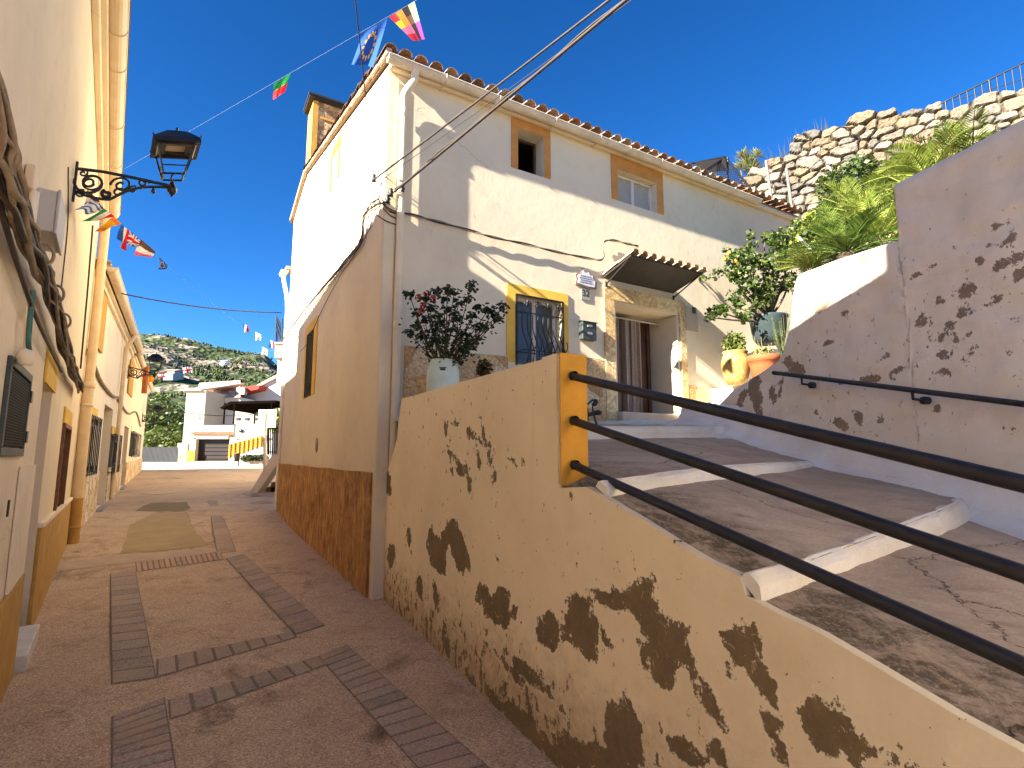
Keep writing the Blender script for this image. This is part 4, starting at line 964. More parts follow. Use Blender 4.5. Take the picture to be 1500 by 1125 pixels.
addleaves(mb,160,tt+Vector((0,0,.14)),(.17,.14,.14),.05,SUC,seed=32,shell=0)
mb.build('dry_potted_plant',M_leaf,None,'thin half-dry stems sprouting from the terracotta pot','plant',recalc=False)
pr=at2(1149,488,8.55); mb=MB()
for i in range(60):
    a=random.uniform(0,2*PI); q0=pr+Vector((.10*math.cos(a),.08*math.sin(a),-.35)); q1=pr+Vector((.2*math.cos(a),.15*math.sin(a),random.uniform(-.1,.35))); mb.tube([q0,q1],[.005,.003],3,caps=False,c=(.1,.12,.04))
    V=[]
    for k in range(16):
        p=q0.lerp(q1,random.uniform(.2,1)); d=Vector((random.gauss(0,1),random.gauss(0,1),random.gauss(.5,.6))).normalized()*.04; s_=d.cross(UP).normalized()*.006
        mb.add([p-s_,p+s_,p+d],[(0,1,2)],c=random.choice([(.12,.17,.05),(.09,.13,.04),(.17,.21,.08)]))
mb.build('rosemary_bush',M_leaf,None,'fine-leaved green shrub between the terracotta pot and the pinkish wall','shrub',recalc=False)
# geranium in the cut-down barrel
bc=RW.P(-2.1,-.62,2.12); r_=at2(649,560,6.2)
bu=at2(649,560,5.9); bc=Vector((bu.x,5.9,2.1)); print('barrel top z',at2(649,527,5.9).z,'half w',(at2(672,540,5.9).x-at2(625,540,5.9).x)/2)
BT=at2(649,528,5.9).z; BR=(at2(673,550,5.9).x-at2(625,550,5.9).x)/2
M_barrel=simple('pale_blue_plastic',(.46,.56,.52),.45,.15,4,.1,30,spec=.4)
mb=MB(); hB=BT-bc.z; mb.lathe(bc,[(0,0),(BR*.93,0),(BR,.06),(BR,hB-.24),(BR*.97,hB-.12),(BR*.80,hB-.01),(BR*.78,hB),(BR*.73,hB-.0),(BR*.72,hB-.1),(0,hB-.12)],36)
bar=mb.build('plastic_barrel',M_barrel,None,'pale blue-green plastic barrel planter standing behind the parapet wall','barrel')
mb=MB(); pth=bc+Vector((0,-BR*.99,hB-.14)); mb.box(pth.x-.01,pth.x+.045,pth.y-.006,pth.y+.02,pth.z,pth.z+.022); mb.box(pth.x-.02,pth.x+.055,pth.y-.010,pth.y+.02,pth.z+.026,pth.z+.034); mb.build('handle',M_pot2,bar)
ger=thing('geranium',bc+Vector((0,0,hB)),'large dark-leaved geranium with small red flowers in the pale barrel','plant')
GER=[(.016,.034,.010),(.022,.045,.012),(.03,.058,.016),(.013,.026,.01),(.04,.07,.02)]
top_=bc+Vector((0,0,hB-.1)); st=MB(); lf=MB(); fl=MB()
def leafdisc(mb,p,nrm,r,c):
    nrm=nrm.normalized(); a=nrm.cross(Vector((.2,.4,.9))).normalized(); b=nrm.cross(a); n=10; V=[p-nrm*.01]
    for j in range(n):
        t=2*PI*j/n; rr=r*(1 if j%2 else .72); V.append(p+a*math.cos(t)*rr+b*math.sin(t)*rr+nrm*r*.15)
    mb.add(V,[(0,1+j,1+(j+1)%n) for j in range(n)],c=c)
tips=[(600,432,5.9),(622,440,5.8),(637,428,5.8),(655,427,5.9),(690,420,5.9),(735,452,5.7),(720,462,5.8),(610,460,5.9),(612,478,6),(600,490,6),(618,495,6),(640,465,5.6),(655,455,5.6),(672,445,5.7),(670,470,5.6),(690,465,5.7),(700,485,5.7),(680,490,5.6),(660,485,5.5),(635,485,5.7),(650,440,6.1),(665,432,6.1),(685,440,6.1),(700,452,6.0),(710,478,5.9),(728,470,5.7),(690,510,5.7),(682,520,5.6),(640,500,5.7),(622,470,5.9),(645,475,5.9),(675,500,5.8),(698,500,5.9),(715,455,5.8),(663,462,6.0),(630,455,6.0)]
for i,(px,py,Y) in enumerate(tips):
    tip=at2(px,py,Y+random.uniform(-.1,.1)); s0=top_+Vector((random.uniform(-.07,.07),random.uniform(-.07,.07),0)); m1=s0.lerp(tip,.45)+Vector((random.uniform(-.05,.05),0,-.04)); p=smoothpath([s0,m1,tip],4)
    st.tube(p,[.011*(1-.6*k/(len(p)-1)) for k in range(len(p))],5)
    for k in range(random.randint(20,30)):
        d=Vector((random.gauss(0,1),random.gauss(0,1),random.gauss(.5,.6))); d.normalize(); c_=tip+d*random.uniform(.015,.09)
        leafdisc(lf,c_,d+UP*.8,random.uniform(.016,.032),random.choice(GER))
    for k in range(14):
        c_=p[random.randint(len(p)//2,len(p)-1)]+Vector((random.gauss(0,.05),random.gauss(0,.05),random.gauss(0,.05))); leafdisc(lf,c_,Vector((random.gauss(0,.6),random.gauss(0,.6),1)),random.uniform(.016,.03),random.choice(GER))
for px,py,Y in ((613,436,5.7),(617,455,5.7),(634,437,5.65),(625,430,5.7),(620,447,5.7)):
    c_=at2(px,py,Y)
    for k in range(26):
        d=Vector((random.gauss(0,1),random.gauss(0,1),random.gauss(0,1))).normalized(); leafdisc(fl,c_+d*.035,d,.014,random.choice([(.30,.03,.05),(.42,.10,.12),(.22,.02,.03)]))
st.build('stem',simple('green_brown_stem',(.09,.07,.035),.8),ger); lf.build('leaves',M_leaf,ger,recalc=False); fl.build('flowers',M_leaf,ger,recalc=False)
wd=at2(709,540,6.6); mb=MB(); addleaves(mb,260,wd,(.10,.09,.13),.05,[(.09,.06,.02),(.05,.06,.015),(.12,.08,.03)],seed=77,shell=0); 
for i in range(8): mb.tube([wd-Vector((0,0,.4)),wd+Vector((random.uniform(-.08,.08),0,.1))],.004,4,c=(.1,.07,.03))
mb.build('dry_weed',M_leaf,None,'small brownish weed growing behind the parapet right of the barrel','plant',recalc=False)
# wrought-iron stand behind the pillar
ip=at2(868,648,5.3); ip.z=at2(868,648,5.3).z; ir=thing('iron_stand',ip,'small ornate black wrought-iron stand behind the ochre pillar','stand')
def ipx(px,py,Y=5.3): return at2(px,py,Y)
mb=MB(); mb.tube(smoothpath([ipx(878,646),ipx(876,630),ipx(871,612),ipx(868,598),ipx(869,590)],4),[.014,.014,.013,.013,.012,.012,.012,.011,.011,.010,.010,.009,.009,.009,.008,.008,.008],7); mb.build('leg',M_iron,ir)
mb=MB(); mb.tube(smoothpath([ipx(856,628,5.4),ipx(861,610,5.4),ipx(860,598,5.4)],4),.012,7); mb.build('leg',M_iron,ir)
mb=MB(); mb.tube(smoothpath([ipx(855,606),ipx(864,607),ipx(873,604),ipx(881,605)],3),[.02,.018,.02,.022,.02,.018,.022,.026,.026,.016],8); mb.build('seat_rail',M_iron,ir); mb=MB(); mb.tube([ipx(855,609,5.5),ipx(878,606,5.5)],.012,6); mb.build('seat_rail',M_iron,ir)
mb=MB(); mb.tube(smoothpath([ipx(856,594),ipx(862,591),ipx(868,586),ipx(874,588),ipx(872,592),ipx(868,590)],4),[.010]*10+[.018]*6+[.022]*5,7); mb.build('armrest',M_iron,ir)
mb=MB(); a=ipx(866,642,5.7); mb.box(a.x-.25,a.x+.06,5.62,5.9,a.z-.02,a.z+.13); mb.build('wooden_crate',simple('brown_wood',(.16,.07,.03),.8,.3,12,.3,30),None,'low brown wooden box under the iron stand behind the pillar','box',bevel=.01)
# ------------------------------------------------------------- things fixed to the front wall
def plaqpoly(pl,cx,cy,pts,h): 
    u,z=pl.at(cx,cy); return [pl.P(u+a,h,z+b) for a,b in pts]
u,z=HF.at(857,409); s=.30
sh=[(-.21,-.12),(.03,-.15),(.21,-.145),(.225,-.02),(.17,.02),(.17,.09),(.10,.08),(.07,.15),(.0,.12),(-.03,.125),(-.06,.17),(-.10,.14),(-.09,.06),(-.17,.075),(-.21,.03),(-.19,-.03)]
mb=MB(); mb.prism([HF.P(u+a,.003,z+b) for a,b in sh],gn*.022); pq=mb.build('name_plaque',simple('brown_plaque_rim',(.24,.17,.12),.6,.2,20),None,'irregular ceramic name plaque with brown rim above the house number','plaque')
mb=MB(); mb.prism([HF.P(u+a*.82,.027,z+b*.80) for a,b in sh],gn*.004); mb.build('tile_face',simple('white_glazed_tile',(.62,.62,.66),.35,.1,14,spec=.5),pq)
def text(s,pl,u,z,h,size,mat,name,parent,xs=1.0,flip=1):
    cu=bpy.data.curves.new('txt','FONT'); cu.body=s; cu.size=size; cu.align_x='CENTER'; cu.align_y='CENTER'; cu.extrude=.0015
    o=bpy.data.objects.new('txt',cu); col.objects.link(o); dg=bpy.context.evaluated_depsgraph_get(); me=bpy.data.meshes.new_from_object(o.evaluated_get(dg)); bpy.data.objects.remove(o)
    X=Vector((pl.d[0],pl.d[1],0))*xs*flip; Z=UP; N=Vector((pl.n[0],pl.n[1],0))
    M=Matrix((X,Z,N)).transposed().to_4x4(); M.translation=pl.P(u,h,z); me.transform(M); me.materials.clear(); me.materials.append(mat)
    o=bpy.data.objects.new(name,me); col.objects.link(o)
    if parent is not None: o.parent=parent; o.matrix_parent_inverse=PINV(parent)
    return o
M_ink=simple('blue_grey_lettering',(.16,.18,.28),.6,.1); M_ink2=simple('black_lettering',(.03,.03,.03),.6,.1)
for k,ww in enumerate((.05,.075,.06,.07)):
    L0=.11 if k%2 else .13; mb=MB(); n_=14
    for j in range(n_):
        ua,ub=lerp(u-L0,u+L0,j/n_),lerp(u-L0,u+L0,(j+1)/n_); hh_=.005+.005*((j*5+k*3)%4)/3; zc=z-.069+.035*k; mb.pbox(HF,ua,ub,.032,.0335,zc-hh_,zc+hh_)
    mb.build('painted_line',M_ink,pq)
u,z=HF.at(857,431); mb=MB(); mb.pbox(HF,u-.09,u+.09,.003,.015,z-.10,z+.10); nb_=mb.build('number_tile',simple('grey_number_tile',(.30,.28,.23),.5,.1,12),None,'small grey house number tile under the ceramic plaque','number plate',bevel=.004)
text('32',HF,u,z+.01,.0165,.15,M_ink2,'digits',nb_)
u0,z1=HF.at(854,465,.12); u1,z0=HF.at(875,497,.12); z0=HF.at(855,496,.12)[1]
print('mailbox',u0,u1,z0,z1)
M_mail=simple('dark_green_metal',(.035,.045,.045),.45,.15,8,.1,50,spec=.5)
mb=MB(); mb.pbox(HF,u0,u1,.003,.11,z0,z1-.05); ml=mb.build('mailbox',M_mail,None,'dark grey-green metal mailbox on the wall left of the door','mailbox',bevel=.008)
mb=MB(); mb.box8([HF.P(u0-.01,.003,z1-.05),HF.P(u1+.01,.003,z1-.05),HF.P(u1+.01,.135,z1-.06),HF.P(u0-.01,.135,z1-.06),HF.P(u0-.01,.003,z1-.01),HF.P(u1+.01,.003,z1-.01),HF.P(u1+.01,.135,z1-.05),HF.P(u0-.01,.135,z1-.05)]); mb.build('lid',M_mail,ml,bevel=.004)
mb=MB(); um=(u0+u1)/2; mb.pbox(HF,um-.05,um+.05,.112,.115,z1-.13,z1-.095); mb.build('name_slot',M_frame,ml)
mb=MB(); mb.pbox(HF,um-.04,um+.05,.112,.115,z0+.08,z0+.12); mb.build('emblem',simple('grey_emblem',(.2,.22,.25),.4),ml)
u0,z1=HF.at(1003,448); u1,z0=HF.at(1022,487); M_meter=simple('beige_meter_door',(.46,.40,.30),.6,.08,6,.1,30)
mb=MB(); mb.pbox(HF,u0,u1,.003,.02,z0,z1); mt=mb.build('meter_box',M_meter,None,'flush beige meter cupboard on the wall right of the door','meter box',bevel=.004)
mb=MB(); uw,zw=HF.at(1015,455); mb.pbox(HF,uw-.05,uw+.05,.021,.025,zw-.06,zw+.06); mb.build('meter_glass',M_glass,mt)
# yellow wall lantern glimpsed behind the citrus
# ------------------------------------------------------------- upper terrace: dry-stone wall, garden bank, plants
SA=at(1095,330,16.0); SB=at(1500,200,12.3); saz=math.degrees(math.atan2(SB.x-SA.x,SB.y-SA.y)); SW=Pl((SA.x,SA.y),saz,1)
topp=[(1098,262),(1115,243),(1140,225),(1165,205),(1190,192),(1215,182),(1250,172),(1290,164),(1330,158),(1380,152),(1430,140),(1500,120)]
tz=[SW.at(*p) for p in topp]; print('stone top',tz)
def stz(u):
    if u<=tz[0][0]: return tz[0][1]+(u-tz[0][0])*1.2
    for (a,za),(b,zb2) in zip(tz,tz[1:]):
        if a<=u<=b: return lerp(za,zb2,(u-a)/(b-a))
    return tz[-1][1]
def stonewall(pl,u0,u1,z0,topf,cw,chh,du,dz,cols,seed=3):
    g=np.random.default_rng(seed); U=np.arange(u0,u1,du); zmax=max(topf(u) for u in U)+.35; Z=np.arange(z0,zmax,dz)
    uu,zz=np.meshgrid(U,Z,indexing='ij')
    nu,nz=int((u1-u0)/cw)+4,int((zmax-z0)/chh)+4
    wob=np.array([[mnoise.noise(Vector((a*1.6,b*1.6,2)))for b in Z] for a in U]); wob2=np.array([[mnoise.noise(Vector((a*1.6,b*1.6,12)))for b in Z] for a in U])
    du_=uu+wob*.10; dz_=zz+wob2*.07
    size=g.random((nu,nz)); cx=(np.arange(nu)[:,None]-1)*cw+u0+g.uniform(-.36,.36,(nu,nz))*cw+(np.arange(nz)[None,:]%2)*cw*.5; cz_=(np.arange(nz)[None,:]-1)*chh+z0+g.uniform(-.3,.3,(nu,nz))*chh
    bi=((du_-u0)/cw).astype(int)+1; bj=((dz_-z0)/chh).astype(int)+1
    d1=np.full(uu.shape,9.);d2=np.full(uu.shape,9.); idx=np.zeros(uu.shape,int)
    for a in range(-2,3):
        for b in range(-2,3):
            i=np.clip(bi+a,0,nu-1); j=np.clip(bj+b,0,nz-1)
            d=np.abs((du_-cx[i,j])/cw)**3.2+np.abs((dz_-cz_[i,j])/chh)**3.2; d=d**(1/3.2)-size[i,j]**2*.42
            c=i*nz+j; same=(c==idx)
            m=d<d1; d2=np.where(m,d1,np.where((d<d2)&~same,d,d2)); idx=np.where(m,c,idx); d1=np.where(m,d,d1)
    ed=np.clip((d2-d1)/.28,0,1); prof=1-(1-ed)**2.4
    pro=g.uniform(-.05,.06,nu*nz)[idx]; tx=g.uniform(-.28,.28,nu*nz)[idx]; tzz=g.uniform(-.25,.25,nu*nz)[idx]
    cxx=cx.ravel()[idx]; czz=cz_.ravel()[idx]
    fine=np.array([[mnoise.fractal(Vector((a*7,b*7,5)),1,2,4) for b in Z] for a in U])
    H=prof*.17-.13+pro*prof+((uu-cxx)*tx+(zz-czz)*tzz)*prof+fine*.036
    topv=np.array([topf(u) for u in U]); keep=czz<(np.array([topf(c) for c in cxx.ravel()]).reshape(cxx.shape)-.05)
    ccol=np.array(cols)[g.integers(len(cols),size=nu*nz)][idx]*(g.uniform(.8,1.2,nu*nz)[idx])[...,None]
    # colour darkens toward the edges of each stone
    V=[pl.P(U[i],H[i,j],Z[j]) for i in range(len(U)) for j in range(len(Z))]; m=len(Z); mb=MB(); F=[];C=[]
    for i in range(len(U)-1):
        for j in range(m-1):
            if keep[i,j] and keep[i+1,j] and keep[i,j+1] and keep[i+1,j+1]:
                F.append((i*m+j,(i+1)*m+j,(i+1)*m+j+1,i*m+j+1)); k=ccol[i,j]*(.6+.4*min(1,ed[i,j]*3)); C.append(tuple(k))
    mb.v=[tuple(v) for v in V]; mb.f=F; mb.c=C; mb.m=[0]*len(F); mb.sm=[False]*len(F); return mb,H,U
SC=[(.14,.12,.09),(.16,.13,.09),(.12,.108,.09),(.145,.11,.07),(.185,.16,.125),(.10,.092,.08),(.16,.12,.08)]
M_rock=vcol('dry_stone',.9,22,.55,.7,.02)
mb,_,_=stonewall(SW,-.5,10.5,2.5,stz,.42,.25,.033,.030,SC)
swl=mb.build('stone_wall',M_rock,None,'high sunlit dry-stone terrace wall of rough beige blocks above the garden','wall',recalc=False)
# thickness / bank behind it
mb=MB(); K=36; us_=np.linspace(-.5,10.4,K)
for a,b in zip(us_,us_[1:]):
    za,zb2=stz(a)-.22,stz(b)-.22
    mb.add([SW.P(a,-.10,2.5),SW.P(b,-.10,2.5),SW.P(b,-.10,zb2),SW.P(a,-.10,za)],[(0,1,2,3)]); mb.add([SW.P(a,-.10,za),SW.P(b,-.10,zb2),SW.P(b,-1.2,zb2),SW.P(a,-1.2,za)],[(0,1,2,3)]); mb.add([SW.P(a,-1.2,za),SW.P(b,-1.2,zb2),SW.P(b,-1.2,2),SW.P(a,-1.2,2)],[(0,1,2,3)])
mb.build('wall_core',simple('dark_earth',(.10,.075,.05),.95,.3,8),swl,recalc=False)
# railing on its crest
ra,rb_=SW.at(1378,152,-.3),SW.at(1500,92,-.3); rl=thing('crest_railing',SW.P(ra[0],-.3,ra[1]),'black iron railing on top of the high stone wall at the right edge','railing')
rb0=SW.at(1500,124,-.3); ua,ub=ra[0],ra[0]+(rb_[0]-ra[0])*2.2
rt=lambda u: lerp(ra[1],rb_[1],(u-ra[0])/(rb_[0]-ra[0])) ; rbm=lambda u: lerp(ra[1]-.1,rb0[1],(u-ra[0])/(rb_[0]-ra[0]))
mb=MB(); mb.tube([SW.P(ua,-.3,rt(ua)),SW.P(ub,-.3,rt(ub))],.022,6); mb.build('top_rail',M_iron,rl)
mb=MB(); mb.tube([SW.P(ua+.3,-.3,rt(ua)-.02),SW.P(ub,-.3,rt(ub)-.9)],.012,6); mb.build('lower_rail',M_iron,rl)
n_=24
for i in range(n_):
    u=lerp(ua+.1,ub,i/n_); mb=MB(); mb.tube([SW.P(u,-.3,min(rbm(u),rt(u)-.05)-.15),SW.P(u,-.3,rt(u))],.014 if i%6 else .024,5); mb.build('baluster',M_iron,rl)
# bank behind garden wall
M_bank=simple('garden_soil',(.14,.10,.06),.95,.3,4,.5,8,.05)
mb=MB(); B_=[RWL.P(.6,-.3,3.25),RWL.P(-7,-.3,3.5),SW.P(10.5,.0,5.2),SW.P(-.5,.0,4.6),HF.P(9.4,.3,3.4)]
mb.add(B_,[(0,1,2,3,4)]); mb.build('garden_bank',M_bank,kind='structure',recalc=False)
# cycads along the garden wall
CY=[(.07,.13,.018),(.11,.18,.025),(.15,.21,.035),(.05,.09,.015)]; CYL=[(.24,.30,.05),(.18,.25,.035),(.30,.34,.08)]
def cycad(px,py,Y,L,n,cols,label,lean=(0,0),seed=1,droop=.35,leaf=.02,lw=.2,cat='plant',name='cycad'):
    random.seed(seed); b=at(px,py,Y); t=thing(name,b,label,cat)
    mb=MB(); mb.lathe(b-Vector((0,0,.35)),[(0,0),(.12,0),(.14,.2),(.09,.36),(0,.38)],10); mb.build('trunk',M_bark,t)
    mb=MB()
    for i in range(n):
        a=2*PI*i*.618+random.uniform(-.2,.2); el=random.uniform(.15,1.15)
        d=Vector((math.cos(a)*math.cos(el)+lean[0],math.sin(a)*math.cos(el)+lean[1],math.sin(el)))
        frond(mb,b,d,L*random.uniform(.8,1.1),droop*(1.2-el*.5),24,lw,leaf,cols)
    mb.build('fronds',M_leaf,t,recalc=False); return t
cycad(1240,372,6.6,.85,34,CY,'dark green sago palm just behind the sunlit end of the pinkish wall',seed=3,lean=(-.05,0))
cycad(1190,395,7.3,.6,20,CYL,'yellow-green sago palm at the far tip of the pinkish wall beside the citrus',seed=4)
cycad(1285,352,6.9,.8,24,CYL,'bright green sago palm close to the step in the pinkish wall',seed=5)
cycad(1262,318,8.0,.9,26,CYL,'light green sago palm in the middle of the bank under the bush',seed=8)
cycad(1360,262,6.3,.95,13,CYL,'pale broad palm with arching fronds behind the taller part of the pinkish wall',seed=11,droop=.5,lw=.26,leaf=.03,name='palm')
cycad(1425,262,6.1,1.15,14,CY+CYL,'tall palm with upright fronds near the right edge above the wall',seed=12,droop=.3,lw=.24,leaf=.028,name='palm')
cycad(1330,275,7.2,.7,12,CYL,'low spreading palm above the corner where the pinkish wall steps up',seed=13,droop=.5,lw=.24,leaf=.026,name='palm')
bs=at(1252,285,9.2); t=thing('leafy_bush',bs-Vector((0,0,.8)),'dense dark green bush in front of the stone wall above the sago palms','bush')
mb=MB(); BUSH=[(.035,.06,.012),(.055,.085,.018),(.08,.11,.025),(.025,.042,.01)]
for k,(px,py,Y,rr) in enumerate(((1250,262,9.2,.42),(1235,290,9.0,.42),(1275,280,9.3,.40),(1255,310,8.8,.42),(1290,258,9.6,.3),(1222,315,8.8,.3),(1262,245,9.6,.25),(1215,270,9.2,.22))): addleaves(mb,int(1500*rr),at(px,py,Y),(rr*1.1,rr,rr),.075,BUSH,seed=50+k,shell=.2)
mb.build('crown',M_leaf,t,recalc=False); mb=MB(); branchy(mb,bs-Vector((0,0,1.1)),[at(1250,262,9.2),at(1235,290,9),at(1275,280,9.3)],.03); mb.build('trunk',M_bark,t)
b2=at(1190,345,8.6); mb=MB()
for k,(px,py,Y,rr) in enumerate(((1178,352,8.9,.25),(1195,338,8.9,.25),(1205,360,8.3,.22),(1170,335,9.2,.2))): addleaves(mb,int(1500*rr),at(px,py,Y),(rr,rr,rr),.07,CYL+BUSH,seed=70+k,shell=.1)
mb.build('light_shrub',M_leaf,None,'loose light green shrub between the citrus tree and the sago palms','shrub',recalc=False)
mb=MB()
for k,(px,py,Y,rr) in enumerate(((1305,300,8.6,.35),(1300,330,8.2,.35),(1330,285,9.0,.3),(1200,318,9.0,.2))): addleaves(mb,int(1400*rr),at(px,py,Y),(rr*1.2,rr,rr*.9),.075,CYL,seed=80+k,shell=.1)
mb.build('yellow_green_shrub',M_leaf,None,'yellow-green shrub right of the dark bush and above the wall step','shrub',recalc=False)
mb=MB(); 
for px,py,Y,rr in ((1345,222,9.2,.3),(1395,215,9,.3)): addleaves(mb,260,at(px,py,Y),(rr,rr,rr),.07,[(.22,.08,.07),(.16,.1,.06),(.28,.12,.1)],seed=91+int(px),shell=0)
mb.build('reddish_shrub',M_leaf,None,'sparse reddish twiggy shrub against the stone wall behind the palms','shrub',recalc=False)
# yucca on the crest
yb=at(1095,252,16.3); yc=thing('yucca',yb,'spiky yellow-green yucca at the left tip of the stone wall above the roof','plant')
mb=MB()
for hx,hz,s_ in ((0,.25,1),(-.22,.1,.8),(.22,.15,.8),(.32,.55,.7),(-.1,.55,.7),(.1,0,.8)):
    o_=yb+Vector((hx,0,hz)); 
    for i in range(60):
        a=random.uniform(0,2*PI); el=random.uniform(-.1,1.5); d=Vector((math.cos(a)*math.cos(el),math.sin(a)*math.cos(el),math.sin(el))); s2=d.cross(UP).normalized()*.02; L=.5*s_*random.uniform(.7,1.1)
        mb.add([o_-s2*.6,o_+d*L*.5-s2,o_+d*L-Vector((0,0,.04)),o_+d*L*.5+s2],[(0,1,2,3)],c=random.choice([(.16,.19,.05),(.10,.14,.04),(.22,.22,.08),(.28,.24,.10)]))
mb.build('leaves',M_leaf,yc,recalc=False); mb=MB(); branchy(mb,yb-Vector((0,0,.7)),[yb+Vector(v) for v in ((0,0,.25),(-.22,0,.1),(.22,0,.15),(.32,0,.55))],.05); mb.build('trunk',M_bark,yc)
mb=MB()
for i in range(46):
    p=SW.P(random.uniform(.2,2.2),-.15,0); u=(p-Vector((*SW.o,0))).length; p.z=stz(random.uniform(.2,2.2))-.1; uu=random.uniform(.1,2.4); p=SW.P(uu,-.15,stz(uu)-.2); d=Vector((random.gauss(0,.2),0,1)).normalized(); s2=Vector((.012,0,0)); L=random.uniform(.3,.75)
    mb.add([p-s2,p+s2,p+d*L],[(0,1,2)],c=random.choice([(.10,.085,.04),(.13,.10,.05),(.07,.07,.03)]))
tag(mb.build('dry_grass',M_leaf,None,recalc=False),kind='stuff')
# netted frame on the rear of the roof
nf=thing('netting_cage',at(1070,300,13),'black netting cage with dark boards behind the far end of the tiled roof','cage')
def Lp(px,py,Y): return at(px,py,Y)
M_net=None
def m_net():
    m,nt,b=newmat('black_netting',.8); o=objc(nt); wv=[]
    sx=nd(nt,'ShaderNodeSeparateXYZ'); nt.links.new(o,sx.inputs[0])
    fr=[mth(nt,'LESS_THAN',mth(nt,'FRACT',mth(nt,'MULTIPLY',sx.outputs[k],18.0)),.34) for k in (0,2)]
    mk=mth(nt,'MAXIMUM',fr[0],fr[1]); b.inputs['Base Color'].default_value=(.012,.012,.014,1); nt.links.new(mk,b.inputs['Alpha']); return m
M_net=m_net()
mb=MB(); A_,B2,C_,D_=Lp(1012,240,13.0),Lp(1062,230,13.0),Lp(1122,305,13.0),Lp(1030,275,12.6); 
for a,b in ((A_,B2),(B2,C_),(B2,Lp(1032,250,12.6)),(Lp(1066,231,13),Lp(1066,300,13))): mb.tube([a,b],.03,5)
mb.build('frame',M_iron,nf)
mb=MB(); mb.box8([Lp(1024,254,12.9),Lp(1066,250,12.9),Lp(1066,250,13.5),Lp(1024,254,13.5),Lp(1018,238,12.9),Lp(1062,231,12.9),Lp(1062,231,13.5),Lp(1018,238,13.5)]); mb.build('dark_board',M_dark,nf)
mb=MB(); mb.quad(Lp(1032,250,12.6),B2,C_,Lp(1122,330,13.0)); mb.add([Lp(1032,250,12.6),Lp(1122,330,13),Lp(1050,330,12.6)],[(0,1,2)]); mb.build('net',M_net,nf,recalc=False)
# leaning grey laths
for k,(a,b,lab) in enumerate((((1122,236),(1133,312),'long weathered grey lath leaning on the stone wall behind the roof end'),((1152,248),(1162,320),'shorter grey lath leaning on the stone wall, right of the longer one'),((1212,243),(1228,262),'short white stick leaning on the stone wall left of the bush'),((1258,225),(1268,240),'white stick leaning on the stone wall above the bush'),((1170,348),(1195,372),'pale cane leaning over the citrus tree top'))):
    Y=12.5 if k<2 else (11.8 if k<4 else 8.2); mb=MB(); mb.tube([at(*a,Y),at(*b,Y-.5)],.035 if k<2 else .025,6); mb.build('wooden_lath',simple('grey_wood',(.15,.135,.115) if k<2 else (.28,.26,.23),.9,.2,12,.3,30),None,lab,'lath')
# ------------------------------------------------------------- left row, nearest house
lnn=Vector((LN.n[0],LN.n[1],0)); lnd=Vector((LN.d[0],LN.d[1],0))
nh=thing('near_house',LN.P(-3,0,.1),'cream terraced house nearest on the left, with green shutter, ochre skirting and big round gutter','house')
UE=.10; E1=6.28; US=-9.6
def doorrect(tl,br): return rect(LN,tl,br)
sw=(LN.at(2,600)[0],LN.at(36,600)[0],LN.at(33,668)[1],LN.at(41,549)[1])
drn=(LN.at(47,700)[0],LN.at(68,650)[0],.02,LN.at(70,545)[1]-.12)
nw=(LN.at(84,690)[0],LN.at(95,690)[0],1.0,LN.at(96,622)[1])
print('near house: shutter',sw,'door',drn,'narrow window',nw,'panel',LN.at(42,681),LN.at(25,805),LN.at(0,835),'dado',LN.at(50,780),LN.at(95,737))
mb=MB(); holes_wall(mb,LN,US,UE,-.4,E1,[(*sw,.2),(*drn,.30),(*nw,.16)])
# the gable / rest of the volume
mb.add([LN.P(US,0,-.4),LN.P(US,-7,-.4),LN.P(US,-7,E1+1.2),LN.P(US,0,E1)],[(0,1,2,3)]); mb.add([LN.P(UE,0,-.4),LN.P(UE,-7,-.4),LN.P(UE,-7,E1+1.2),LN.P(UE,0,E1)],[(0,1,2,3)]); mb.add([LN.P(US,-7,-.4),LN.P(UE,-7,-.4),LN.P(UE,-7,E1+1.2),LN.P(US,-7,E1+1.2)],[(0,1,2,3)])
mb.build('wall',M_left,nh,recalc=False)
def eaves(pl,u0,u1,z,parent,proj,gr,tiles=True,cap=0):
    on=Vector((pl.n[0],pl.n[1],0)); mb=MB()
    mb.box8([pl.P(u0,-7,z+1.3),pl.P(u1,-7,z+1.3),pl.P(u1,proj,z+.10),pl.P(u0,proj,z+.10),pl.P(u0,-7,z+1.36),pl.P(u1,-7,z+1.36),pl.P(u1,proj,z+.14),pl.P(u0,proj,z+.14)],c=(.32,.2,.12))
    n=int((u1-u0)/.2)
    for i in range(n):
        u=lerp(u0,u1,(i+.5)/n); barrel(mb,pl.P(u,proj+.06,z+.17),pl.P(u,-1.5,z+.43),.085,.075,UP,6,c=random.choice(TILES)); 
        # pale plugged tile mouths seen from below
        barrel(mb,pl.P(u+.1,proj+.05,z+.125),pl.P(u+.1,.02,z+.125),.075,.072,-UP,6,c=random.choice([(.42,.30,.18),(.5,.38,.24),(.3,.2,.12)]))
    r=mb.build('roof',M_tile,parent)
    mb=MB(); mb.pbox(pl,u0,u1,.002,.07,z-.12,z-.03); mb.pbox(pl,u0,u1,.002,.13,z-.03,z+.045); mb.build('cornice',M_left2,parent,bevel=.012)
    mb=MB(); gutter(mb,pl.P(u0,proj+.10,z+.10),pl.P(u1,proj+.10,z+.10),on,gr,10,.008); g0=mb.build('gutter',M_gutter,parent)
    return g0
mb=MB(); mb.box8([LN.P(-11.05,-7,-.4),LN.P(US,-7,-.4),LN.P(US,0,-.4),LN.P(-11.05,0,-.4),LN.P(-11.05,-7,7),LN.P(US,-7,7),LN.P(US,0,6.12),LN.P(-11.05,0,6.12)])
mb.build('unseen_low_house',M_left,None,'unseen lower house section on the left, shaped to let sun reach the garden wall','house')  # out-of-view block, top set for the shadow edge on the garden wall
